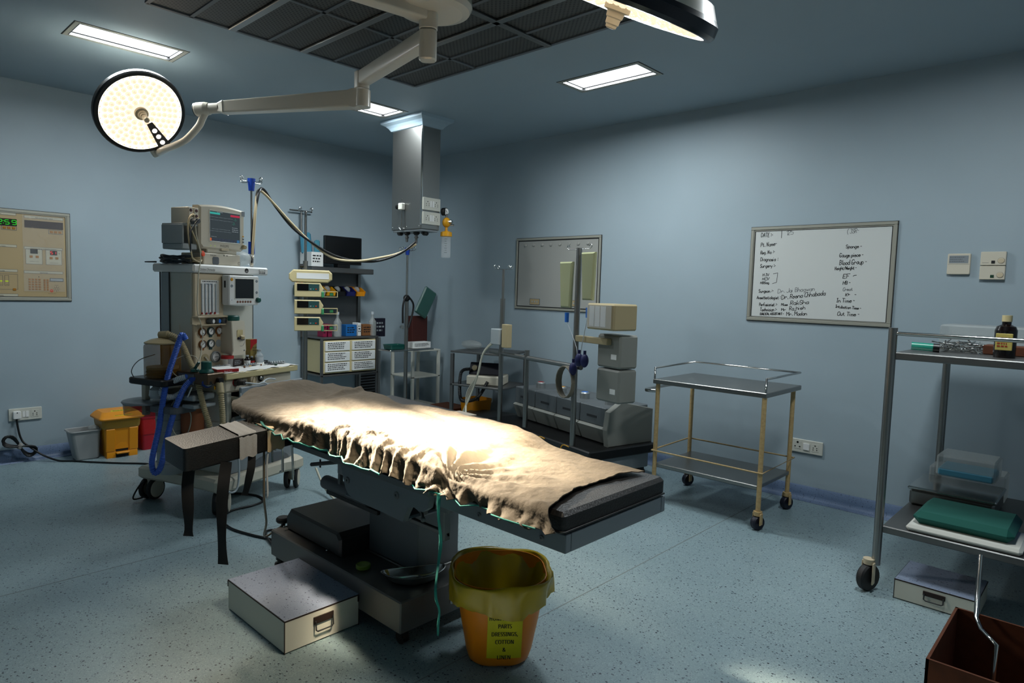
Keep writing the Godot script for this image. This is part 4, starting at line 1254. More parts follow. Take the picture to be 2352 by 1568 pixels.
		for k in 13:
			var t := k / 12.0 * 4.0
			var i := mini(int(t), 3)
			var c: Vector3 = (e[i] as Vector3).cubic_interpolate(e[i + 1], e[maxi(i - 1, 0)], e[mini(i + 2, 4)], t - i)
			var tw := 0.5 + 0.5 * sin(k * 0.5)
			var sd: Vector3 = V(0.72, 0, -0.69).rotated(Vector3.UP, (tw - 0.5) * 0.9) * (e[5] * 0.5)
			rows.append([c - sd, c, c + sd])
		put(G.new().sheet(rows, 0.003), "strap", M.black_soft, o)
	wraps()
	drape()

func wraps() -> void:
	# cloth wound round the arm board; each follows its outline
	var a0 := V(3.725, 0, 4.30)
	var b0 := V(3.995, 0, 4.31)
	var a1 := V(3.49, 0, 3.66)
	var b1 := V(3.80, 0, 3.70)
	var e := [[0.455, 0.62, "gauze", "grey gauze band wound round the black arm board, nearer its tip", M.gauze], [0.72, 0.90, "gauze", "stained cream cloth band wound round the black arm board, nearer the table", M.gauze_cream]]
	for w in e:
		var rows := []
		for k in 9:
			var t: float = lerpf(w[0], w[1], k / 8.0)
			var a := a0.lerp(a1, t)
			var b := b0.lerp(b1, t)
			var u := (b - a).normalized()
			var f := 0.006 + 0.0025 * sin(k * 2.1)
			rows.append([a + V(0, 0.776, 0) - u * f, a + V(0, 0.79, 0) - u * f, a + V(0, 0.868, 0) - u * f, a + V(0, 0.884 + f, 0) + u * 0.012, a.lerp(b, 0.3) + V(0, 0.884 + f, 0), a.lerp(b, 0.7) + V(0, 0.883 + f, 0), b + V(0, 0.884 + f, 0) - u * 0.012, b + V(0, 0.868, 0) + u * f, b + V(0, 0.79, 0) + u * (f + 0.002 * sin(k * 3.0)), b + V(0, 0.774 - 0.006 * sin(k * 1.3), 0) + u * f])
		one(G.new().sheet(rows), "gauze_wrap", w[4], w[3], "bandage")

func drape() -> void:
	var o := thing("surgical_drape", "crumpled khaki surgical sheet spread over the operating table, brightly lit in the middle", "sheet", V(4.3, 0.92, 3.4))
	var n1 := FastNoiseLite.new()
	n1.seed = 11
	n1.frequency = 1.0
	n1.fractal_octaves = 3
	var n2 := FastNoiseLite.new()
	n2.seed = 23
	n2.frequency = 1.0
	n2.fractal_type = FastNoiseLite.FRACTAL_RIDGED
	n2.fractal_octaves = 3
	var rows := []
	var nu := 230
	var nv := 96
	for j in nv + 1:
		var v := float(j) / nv
		var l := []
		for i in nu + 1:
			var u := float(i) / nu
			var head := pow(1.0 - u, 3.0)
			var x := lerpf(3.06, 5.50, u)
			# head end rounds away towards the near corner, foot end is a little ragged
			x += head * (0.05 * pow(absf(v - 0.42) / 0.42, 2.0) * (1.0 if v < 0.42 else 0.0) + 0.62 * pow(clampf((v - 0.30) / 0.70, 0, 1), 2.2))
			x += pow(u, 14.0) * (-0.05 * sin(v * 4.5) + 0.035 * clampf((v - 0.85) / 0.15, 0, 1) + 0.008 * n1.get_noise_2d(v * 9.0, 4.0))
			var top := 0.938
			top = lerpf(top, 0.917, smoothstep(3.6, 3.9, x))
			top = lerpf(top, 0.872, smoothstep(4.86, 5.06, x))
			var zb := 3.05 + 0.02 * n1.get_noise_2d(x * 2.0, 1.0) + 0.03 * smoothstep(4.4, 5.4, x)
			var zf := 3.695 + 0.13 * (1.0 - smoothstep(3.6, 4.3, x))
			var hem := 0.808 + 0.055 * (1.0 - smoothstep(3.8, 4.35, x)) + 0.02 * (1.0 - smoothstep(3.5, 3.9, x))
			hem += 0.010 * n2.get_noise_2d(x * 5.0, 2.0) + 0.006 * sin(x * 95.0)
			var p := Vector3()
			var t := v / 0.80
			if t <= 1.0:
				p = V(x, top, lerpf(zb, zf, t))
			else:
				var s := (v - 0.80) / 0.20
				var a := minf(s / 0.30, 1.0) * PI / 2
				p = V(x, top - 0.03 + 0.03 * cos(a), zf + 0.03 * sin(a))
				if s > 0.30:
					var q := (s - 0.30) / 0.70
					p.y = lerpf(top - 0.03, hem, q)
					p.z += 0.028 * q * q * (0.4 + 0.6 * sin(x * 13.0 + 2.0 * n1.get_noise_2d(x * 3.0, 7.0))) + 0.008 * q * sin(x * 75.0 + 4.0 * n1.get_noise_2d(x * 8.0, 3.0))
			# folds: soft ones everywhere, sharp crumples near the hem on the middle section
			var soft := n1.get_noise_2d(x * 1.6 + p.z * 1.2, p.z * 3.4 - x) * 0.014 + n1.get_noise_2d(x * 5.0 - p.z * 2.0, p.z * 8.0) * 0.0045
			var hemw := smoothstep(0.42, 0.86, v) * (smoothstep(3.7, 4.2, x) * (1.0 - 0.75 * smoothstep(4.75, 5.15, x)) + 0.2)
			var rid := n2.get_noise_2d(x * 4.2 + p.z * 1.5, p.z * 3.0 + x * 0.7)
			var crump := rid * 0.018 * hemw + n2.get_noise_2d(x * 13.0, p.z * 9.0 - p.y * 8.0) * 0.009 * hemw
			var fan := 0.0   # folds that fan out from the knot of the tie string
			var d := Vector2(x - 5.02, p.z - 3.72)
			var ang := atan2(d.y, d.x)
			fan = sin(ang * 15.0 + 1.5 * n1.get_noise_2d(d.x * 4.0, d.y * 4.0)) * 0.016 * exp(-d.length() * 3.6) * smoothstep(0.0, 0.05, d.length())
			var step := 0.016 * (1.0 - smoothstep(-0.012, 0.012, p.z - (3.12 + (x - 4.1) * 0.20))) * smoothstep(3.85, 4.0, x) * (1.0 - smoothstep(4.75, 5.0, x))
			var roll := 0.05 * exp(-pow((x - 3.17) / 0.12, 2.0)) * smoothstep(0.0, 0.25, v) * (1.0 - smoothstep(0.35, 0.75, v)) + 0.03 * exp(-pow((x - 3.42 - (p.z - 3.0) * 0.3) / 0.03, 2.0)) * (1.0 - smoothstep(0.1, 0.4, v))
			var lift := soft + crump + fan + step + roll + 0.012
			if t <= 1.0: p.y += lift
			else:
				var s := (v - 0.80) / 0.20
				p.y += lift * maxf(0.0, 1.0 - s * 1.3)
				p.z += (crump * 1.2 + fan) * s
			l.append(p)
		rows.append(l)
	# a casing along the hem
	put(G.new().sheet(rows, 0.004), "sheet", M.drape, o)
	var last: Array = rows[nv]
	var tie := []
	for i in range(0, 150, 5): tie.append(last[i] + V(0, -0.002, 0.004))
	put(G.new().tube(tie, 0.0045, 6), "tie_cord", M.teal_tie, o)
	tie = []
	for i in range(160, nu, 5): tie.append(last[i] + V(0, -0.004, 0.001))
	put(G.new().tube(tie, 0.003, 6), "tie_cord", M.teal_tie, o)
	put(G.new().tube([V(3.62, 0.90, 3.80), V(3.70, 0.905, 3.83), V(3.80, 0.893, 3.86), V(3.90, 0.885, 3.86)], 0.007, 6, 4, 0, 0, 0.4), "tie_tail", M.teal_tie, o)
	var rib := []
	var ks := [V(5.03, 0.82, 3.765), V(5.035, 0.74, 3.77), V(5.045, 0.642, 3.765), V(5.04, 0.56, 3.77), V(5.02, 0.461, 3.765), V(5.03, 0.41, 3.77), V(5.046, 0.366, 3.765), V(5.046, 0.31, 3.77), V(5.039, 0.262, 3.765)]
	for k in 33:
		var t := k / 4.0
		var i := mini(int(t), 7)
		var c: Vector3 = ks[i].cubic_interpolate(ks[i + 1], ks[maxi(i - 1, 0)], ks[mini(i + 2, 8)], t - i)
		var sd := V(0.7, 0, -0.7).rotated(Vector3.UP, sin(k * 0.33) * 0.9) * lerpf(0.0075, 0.004, k / 32.0)
		rib.append([c - sd, c + sd])
	put(G.new().sheet(rib, 0.002), "tie_string", M.teal_tie, o)

func floor_things() -> void:
	# step stool: vinyl top, painted sides, fold-down handle
	step_stool("low white step stool with speckled blue top in front of the table base", V(4.06, 0, 3.845), 0.0, 0.565, 0.375, 0.15)
	# kidney dish and lid on the base of the table
	var k := thing("kidney_dish", "stainless steel kidney dish on the operating table base", "dish", V(4.53, 0.223, 3.46))
	var pl := []
	for i in 40:
		var a := TAU * i / 40.0
		var r := Vector2(cos(a) * 0.150, sin(a) * 0.066)
		r.y += 0.045 * cos(a * 1.0) * cos(a) - 0.03
		pl.append(r)
	var rows := []
	for s in [[0.60, 0.004], [0.72, 0.004], [0.86, 0.02], [0.97, 0.05], [1.0, 0.052], [1.03, 0.049]]:
		var l := []
		for q in pl:
			var w: Vector2 = (q * s[0]).rotated(deg_to_rad(118))
			l.append(V(4.525 + w.x, 0.222 + s[1], 3.475 + w.y))
		l.append(l[0])
		rows.append(l)
	var dg := G.new().sheet(rows, 0.0015)
	for i in 40: dg.tri(V(4.525, 0.226, 3.475), rows[0][i], rows[0][i + 1], Vector3.UP, Vector3.UP, Vector3.UP)
	put(dg, "bowl", M.chrome, k)
	one(G.new().lathe(V(4.25, 0.223, 3.573), [Vector2(0, 0), Vector2(0.034, 0), Vector2(0.036, 0.004), Vector2(0.036, 0.016), Vector2(0.033, 0.02), Vector2(0.028, 0.02), Vector2(0.027, 0.017), Vector2(0, 0.017)], Vector3.UP, 28), "jar_lid", M.lime, "pale green round plastic lid lying on the operating table base", "lid")
	bucket()
	left_bins()
	cables_on_floor()

func step_stool(label: String, c: Vector3, deg: float, w: float, d: float, h: float) -> void:
	var o := thing("step_stool", label, "step stool", c, deg, "step stools")
	var keep := X
	into(o)
	put(G.new().bx(V(-w / 2, 0.004, -d / 2), V(w / 2, h - 0.003, d / 2), 0.003), "body", M.step_side, o)
	put(G.new().bx(V(-w / 2 + 0.001, h - 0.003, -d / 2 + 0.001), V(w / 2 - 0.001, h + 0.001, d / 2 - 0.001), 0.001), "vinyl_top", M.vinyl_step, o)
	# chipped edges: dark strip under the vinyl and worn patches at the corners
	put(frame(G.new(), Transform3D(Basis(V(1, 0, 0), V(0, 0, -1), V(0, 1, 0)), V(0, h - 0.004, 0)), w + 0.002, d + 0.002, 0.003, -0.0025, 0.0035), "worn_edge", M.brown_edge, o)
	var g := G.new()
	for e in [[w / 2, -d / 2, 0.012], [-w / 2, d / 2, 0.008]]: g.box(V(e[0] * 0.998, h - 0.02, e[1] * 0.99), Vector3(0.006, 0.03, e[2]), 0.001)
	for s in [-1, 1]: g.box(V(w / 2 - 0.001, h * 0.5, s * (d / 2 - 0.001)), Vector3(0.0035, h, 0.0035), 0.0)
	put(g, "chipped_corners", M.brown_edge, o)
	# handle on the short end that looks along +x
	var hx := w / 2
	put(G.new().bx(V(hx, h * 0.58, -0.05), V(hx + 0.006, h * 0.80, 0.05), 0.001), "handle_plate", M.brown_edge, o)
	put(G.new().tube([V(hx + 0.010, h * 0.68, -0.043), V(hx + 0.014, h * 0.42, -0.043), V(hx + 0.014, h * 0.37, -0.035), V(hx + 0.014, h * 0.37, 0.035), V(hx + 0.014, h * 0.42, 0.043), V(hx + 0.010, h * 0.68, 0.043)], 0.0035, 8), "handle", M.grey_dark, o)
	X = keep

func bucket() -> void:
	var c := V(4.965, 0, 3.35)
	var o := thing("waste_bucket", "large orange-yellow bucket with yellow liner and a human body parts label by the table", "bucket", c, 48.0)
	var keep := X
	into(o)
	var wall := [[0.0, 0.20, 0.20, 0.07, 0, 0], [0.006, 0.235, 0.235, 0.08, 0, 0], [0.02, 0.262, 0.262, 0.085, 0, 0], [0.06, 0.285, 0.285, 0.09, 0, 0], [0.20, 0.335, 0.335, 0.11, 0, 0], [0.36, 0.392, 0.392, 0.15, 0, 0], [0.385, 0.40, 0.40, 0.155, 0, 0]]
	put(loft(wall, 7, false, true, 0.004), "body", M.bin_yellow, o)
	# liner folded over the rim, its free edge uneven
	var rg := RandomNumberGenerator.new()
	rg.seed = 9
	var n := 72
	var rows := []
	var prof := [[-0.012, 0.05], [-0.012, 0.22], [-0.004, 0.36], [0.004, 0.393], [0.014, 0.398], [0.022, 0.38], [0.028, 0.34], [0.034, 0.30], [0.038, 0.275]]
	var jit := []
	for i in n: jit.append(rg.randf_range(-1, 1))
	for j in prof.size():
		var l := []
		for i in n:
			var a := TAU * i / n
			var y: float = prof[j][1]
			var base := 0.1 + 0.1 * clampf(y / 0.385, 0, 1) if y < 0.385 else 0.2
			# squarish outline
			var k := pow(pow(absf(cos(a)), 3.2) + pow(absf(sin(a)), 3.2), -1.0 / 3.2)
			var r: float = (base * k + prof[j][0])
			var out := clampf((j - 4) / 4.0, 0, 1)
			r += out * (0.012 * sin(a * 5.0 + 1.0) + 0.007 * sin(a * 11.0) + 0.006 * jit[i] + 0.03 * exp(-pow(angle_difference(a, -0.3) * 2.6, 2.0)))
			if j > 0: r += 0.004 * sin(a * 9.0 + j)
			y += out * (0.016 * sin(a * 3.0 + 0.5) + 0.008 * jit[(i * 7) % n]) - (0.012 * (0.5 + 0.5 * sin(a * 4.0)) if j == 3 or j == 4 else 0.0)
			l.append(V(cos(a) * r, y, sin(a) * r))
		l.append(l[0])
		rows.append(l)
	put(G.new().sheet(rows, 0.0012), "liner", M.liner_yellow, o)
	# label, bent with the wall
	var g := []
	var t := G.new()
	var at := func(u: float, y: float, k: float) -> Vector3:
		var hw := lerpf(0.1455, 0.202, clampf((y - 0.06) / 0.30, 0, 1)) + k
		var x := u
		return V(x + 0.015, y, hw - 0.004 * pow(absf(u) / 0.08, 3.0))
	for j in 9:
		var l := []
		for i in 9: l.append((at as Callable).call(lerpf(-0.073, 0.073, i / 8.0), lerpf(0.285, 0.058, j / 8.0), 0.0016))
		g.append(l)
	put(G.new().sheet(g, 0.0005), "label", M.label_yellow, o)
	var y := 0.256
	for w in [["HUMAN BODY", 0.026], ["PARTS", 0.026], ["DRESSINGS,", 0.026], ["COTTON", 0.026], ["&", 0.026], ["LINEN", 0.026]]:
		var p: Vector3 = (at as Callable).call(0.0, y, 0.0024)
		var q: Vector3 = (at as Callable).call(0.0, y + 0.02, 0.0024)
		var up := (q - p).normalized()
		var f := Transform3D(Basis(V(1, 0, 0), up, V(1, 0, 0).cross(up)), p)
		for dd in [-0.0006, 0.0, 0.0006]: text(t, w[0], w[1], f.translated_local(V(dd, -0.006, dd * 0.2)), 0, false, 0.80)
		y -= 0.0375
	put(t, "lettering", M.ink, o)
	X = keep

func left_bins() -> void:
	# grey open bin with a torn side
	var o := thing("grey_bin", "small grey open plastic bin with a broken edge on the floor by the left wall", "bin", V(0.22, 0, 3.78))
	put(loft([[0.0, 0.13, 0.16, 0.02, 0.225, 3.775], [0.012, 0.15, 0.18, 0.025, 0.225, 3.775], [0.26, 0.19, 0.235, 0.03, 0.225, 3.79], [0.262, 0.205, 0.25, 0.03, 0.225, 3.79]], 4, false, true, 0.004), "body", M.bin_grey, o)
	var rim := []
	var rp := rrect(0.20, 0.245, 0.03, 4)
	for q in rp: rim.append(V(0.225 + q.x, 0.258, 3.79 + q.y))
	rim.append(rim[0])
	put(G.new().tube(rim, 0.005, 6), "rim", M.bin_grey, o)
	put(G.new().ball(V(0.25, 0.268, 3.715), Vector3(0.05, 0.03, 0.045), 10, 6), "crumpled_bag", M.frosted, o)
	# yellow pedal bin
	o = thing("pedal_bin", "yellow biohazard pedal bin with lid, liner and warning labels by the left wall", "bin", V(0.24, 0, 3.53))
	var c := V(0.24, 0, 3.525)
	put(loft([[0.0, 0.235, 0.235, 0.02, c.x, c.z], [0.02, 0.24, 0.24, 0.02, c.x, c.z], [0.35, 0.285, 0.30, 0.03, c.x, c.z]], 4, true), "body", M.bin_gold, o)
	put(loft([[0.265, 0.278, 0.292, 0.03, c.x, c.z], [0.28, 0.292, 0.304, 0.034, c.x, c.z], [0.31, 0.297, 0.312, 0.035, c.x, c.z], [0.352, 0.298, 0.314, 0.034, c.x, c.z]], 4, false, false, 0.002), "liner", M.liner_tan, o)
	put(loft([[0.345, 0.325, 0.345, 0.035, c.x + 0.005, c.z], [0.350, 0.345, 0.365, 0.04, c.x + 0.008, c.z], [0.362, 0.345, 0.365, 0.04, c.x + 0.008, c.z], [0.368, 0.335, 0.355, 0.04, c.x + 0.005, c.z], [0.395, 0.27, 0.31, 0.04, c.x - 0.01, c.z], [0.41, 0.235, 0.27, 0.04, c.x - 0.015, c.z]], 5, true), "lid", M.bin_gold, o)
	var lt := Transform3D(Basis(V(0, 0, -1), V(-0.93, 0.36, 0), V(0.36, 0.93, 0)).orthonormalized(), V(0.345, 0.398, 3.515))
	put(G.new().ext(rrect(0.155, 0.10, 0.002, 1), 0.001, lt), "lid_label", M.label_yellow, o)
	put(dashes(G.new(), lt.translated_local(V(0, 0.035, 0.0012)), 0.13, 6, 0.0155, 0.007, 5), "lid_lettering", M.ink, o)
	# feet, recess and pedal
	for s in [-1, 1]: put(loft([[0.0, 0.06, 0.075, 0.006, c.x + 0.105, c.z + s * 0.088], [0.05, 0.06, 0.075, 0.006, c.x + 0.105, c.z + s * 0.088], [0.06, 0.045, 0.07, 0.006, c.x + 0.098, c.z + s * 0.088]], 3, true), "foot", M.bin_gold, o)
	for s in [-1, 1]: put(G.new().box(V(c.x + 0.125, 0.16, c.z + s * 0.092), Vector3(0.03, 0.21, 0.075), 0.006, Basis(Vector3.BACK, -0.06)), "front_pilaster", M.bin_gold, o)
	put(G.new().bx(V(c.x + 0.105, 0.0, c.z - 0.05), V(c.x + 0.124, 0.075, c.z + 0.05)), "pedal_recess", M.black_soft, o)
	put(G.new().ext(P2([-0.052, 0.075, 0.052, 0.075, 0.052, 0.10, 0.03, 0.125, 0.0, 0.133, -0.03, 0.125, -0.052, 0.10]), 0.006, face(V(c.x + 0.122, 0, c.z), V(1, 0, 0))), "arch", M.bin_gold, o)
	put(G.new().bx(V(c.x + 0.12, 0.035, c.z - 0.055), V(c.x + 0.165, 0.052, c.z + 0.055), 0.005), "pedal", M.bin_gold, o)
	var fx := Transform3D(Basis(V(0, 0, -1), V(0.07, 0.998, 0), V(0.998, -0.07, 0)), V(c.x + 0.1305, 0.205, c.z))
	put(G.new().ext(rrect(0.105, 0.115, 0.002, 1), 0.0012, fx), "warning_label", M.label_yellow, o)
	var g := G.new()
	# biohazard trefoil from rings
	for k in 3:
		var a := PI / 2 + TAU * k / 3
		var cc := Vector2(cos(a), sin(a)) * 0.0165
		for j in 26:
			var b0 := a + PI + 0.62 + (TAU - 1.24) * j / 26.0
			var b1 := a + PI + 0.62 + (TAU - 1.24) * (j + 1) / 26.0
			var w0 := 0.0062 * sin(PI * (j) / 26.0) + 0.001
			var w1 := 0.0062 * sin(PI * (j + 1) / 26.0) + 0.001
			var p := func(b: float, r: float) -> Vector3: return fx * V(cc.x + cos(b) * r, cc.y + sin(b) * r + 0.014, 0.0016)
			g.quad((p as Callable).call(b0, 0.0185), (p as Callable).call(b1, 0.0185), (p as Callable).call(b1, 0.0185 - w1), (p as Callable).call(b0, 0.0185 - w0), fx.basis.z)
	for j in 30:
		var b0 := TAU * j / 30.0
		var b1 := TAU * (j + 1) / 30.0
		g.quad(fx * V(cos(b0) * 0.0165, sin(b0) * 0.0165 + 0.014, 0.0017), fx * V(cos(b1) * 0.0165, sin(b1) * 0.0165 + 0.014, 0.0017), fx * V(cos(b1) * 0.0135, sin(b1) * 0.0135 + 0.014, 0.0017), fx * V(cos(b0) * 0.0135, sin(b0) * 0.0135 + 0.014, 0.0017), fx.basis.z)
	put(g, "biohazard_sign", M.ink, o)
	g = text(G.new(), "BIO-HAZARD", 0.018, fx.translated_local(V(0, -0.038, 0.0012)))
	dashes(g, fx.translated_local(V(0, -0.048, 0.0012)), 0.07, 1, 0.01, 0.004, 3)
	put(g, "warning_lettering", M.ink, o)
	# red bin behind
	o = thing("red_bin", "tall red plastic bin between the yellow pedal bin and the anaesthesia machine", "bin", V(0.16, 0, 3.23))
	put(loft([[0.0, 0.17, 0.17, 0.02, 0.16, 3.235], [0.30, 0.21, 0.215, 0.03, 0.16, 3.235], [0.31, 0.235, 0.24, 0.03, 0.16, 3.235], [0.385, 0.245, 0.25, 0.03, 0.16, 3.235]], 4, false, true, 0.004), "body", M.red_pink, o)
	put(loft([[0.15, 0.2, 0.2, 0.03, 0.16, 3.235], [0.30, 0.217, 0.222, 0.03, 0.16, 3.235], [0.39, 0.24, 0.25, 0.03, 0.16, 3.235]], 4, false, false, 0.002), "liner", M.red, o)

func cables_on_floor() -> void:
	# mains lead with its coil tied by tape
	var o := thing("power_cable", "black mains lead with a taped coil hanging below the left wall socket", "cable", V(0.06, 0, 4.2))
	var p := [V(0.03, 0.385, 4.232), V(0.035, 0.33, 4.228), V(0.045, 0.25, 4.218), V(0.055, 0.20, 4.205), V(0.065, 0.17, 4.19), V(0.075, 0.14, 4.16), V(0.10, 0.10, 4.12), V(0.14, 0.05, 4.06), V(0.22, 0.012, 3.98), V(0.30, 0.008, 3.89), V(0.45, 0.008, 3.77), V(0.62, 0.008, 3.62), V(0.80, 0.008, 3.45), V(1.1, 0.008, 3.30), V(1.55, 0.008, 3.22)]
	put(G.new().tube(p, 0.008, 8, 5), "lead", M.black, o)
	for k in 5:
		var l := []
		for i in 25:
			var a := TAU * i / 24.0
			var w := Vector2(cos(a) * (0.125 + 0.006 * (k % 3)), sin(2.0 * a) * (0.028 + 0.005 * k)).rotated(-0.62)
			l.append(V(0.055 + 0.008 * k + 0.012 * sin(a), 0.150 + w.y, 4.222 - w.x))
		put(G.new().tube(l, 0.007, 6), "coil_loop", M.black, o)
	put(G.new().box(V(0.075, 0.150, 4.222), Vector3(0.06, 0.05, 0.035), 0.01, Basis(Vector3.RIGHT, -0.6)), "tape_band", M.frosted if false else M.gauze, o)
	one(G.new().tube([V(2.05, 0.008, 3.36), V(2.05, 0.008, 3.28), V(2.13, 0.008, 3.20), V(2.25, 0.008, 3.15), V(2.37, 0.008, 3.17), V(2.42, 0.008, 3.27), V(2.43, 0.008, 3.43), V(2.55, 0.008, 3.545), V(2.75, 0.008, 3.576), V(2.95, 0.008, 3.53), V(3.13, 0.008, 3.47), V(3.36, 0.01, 3.47), V(3.47, 0.06, 3.46)], 0.008, 8, 5), "power_cable", M.black, "black cable looping over the floor from the anaesthesia machine to the table base", "cable")
	one(G.new().tube([V(3.01, 0.008, 3.36), V(2.95, 0.008, 3.40), V(2.98, 0.012, 3.45), V(3.13, 0.012, 3.50), V(3.30, 0.012, 3.52), V(3.47, 0.05, 3.50)], 0.007, 8, 5), "power_cable", M.black, "short black cable loop on the floor by the table base knob", "cable")
	one(G.new().tube([V(3.80, 0.78, 3.86), V(3.81, 0.66, 3.865), V(3.80, 0.52, 3.86), V(3.60, 0.32, 3.75), V(3.40, 0.16, 3.66), V(3.43, 0.21, 3.57)], 0.006, 8, 6), "grey_tube", M.cable_tan, "grey tube running from under the arm board down to the table base", "tube")
	one(G.new().tube([V(3.845, 0.78, 3.86), V(3.85, 0.70, 3.87), V(3.86, 0.61, 3.872), V(3.868, 0.565, 3.875), V(3.858, 0.545, 3.875), V(3.848, 0.56, 3.874), V(3.856, 0.575, 3.874)], 0.005, 8, 5), "white_cord", M.hose_clear, "short translucent cord with a looped end hanging from the arm board", "cord")
	one(G.new().tube([V(2.33, 0.16, 2.72), V(2.5, 0.06, 2.75), V(2.8, 0.02, 2.82), V(3.1, 0.02, 2.95), V(3.3, 0.02, 3.02)], 0.009, 8, 6), "cream_hose", M.cable_white, "pale hose on the floor beyond the arm board, under the table head", "hose")


# ---- the anaesthesia machine and all that stands on it -------------------
func gauge(o: Node3D, c: Vector3, r: float, ring: Material, tab: bool, ang: float) -> void:
	var z := V(0, 0, 1)
	if tab: put(G.new().box(c + V(0, -r * 1.12, 0.003), V(r * 0.85, r * 0.5, 0.006), 0.001), "gauge_tab", ring, o)
	put(G.new().lathe(c, [Vector2(r, 0.0), Vector2(r, 0.012), Vector2(r * 0.93, 0.016), Vector2(r * 0.84, 0.014), Vector2(r * 0.84, 0.008)], z, 24), "gauge_ring", ring, o)
	put(G.new().lathe(c, [Vector2(r * 0.84, 0.0081), Vector2(r * 0.84, 0.0155), Vector2(r * 0.78, 0.0165), Vector2(r * 0.74, 0.012)], z, 24), "gauge_bezel", M.steel_dull, o)
	put(G.new().lathe(c, [Vector2(r * 0.76, 0.0085), Vector2(0, 0.0085)], z, 22), "gauge_dial", M.paper, o)
	var g := G.new()
	for k in 11:
		var a := deg_to_rad(-130.0 + 26.0 * k)
		g.box(c + V(sin(a), cos(a), 0) * r * 0.62 + V(0, 0, 0.0088), V(0.0012, r * 0.16, 0.0004), 0.0, Basis(Vector3.BACK, -a))
	g.box(c + V(sin(ang), cos(ang), 0) * r * 0.2 + V(0, 0, 0.0095), V(0.0035, r * 0.75, 0.001), 0.0, Basis(Vector3.BACK, -ang))
	put(g, "gauge_scale", M.ink, o)

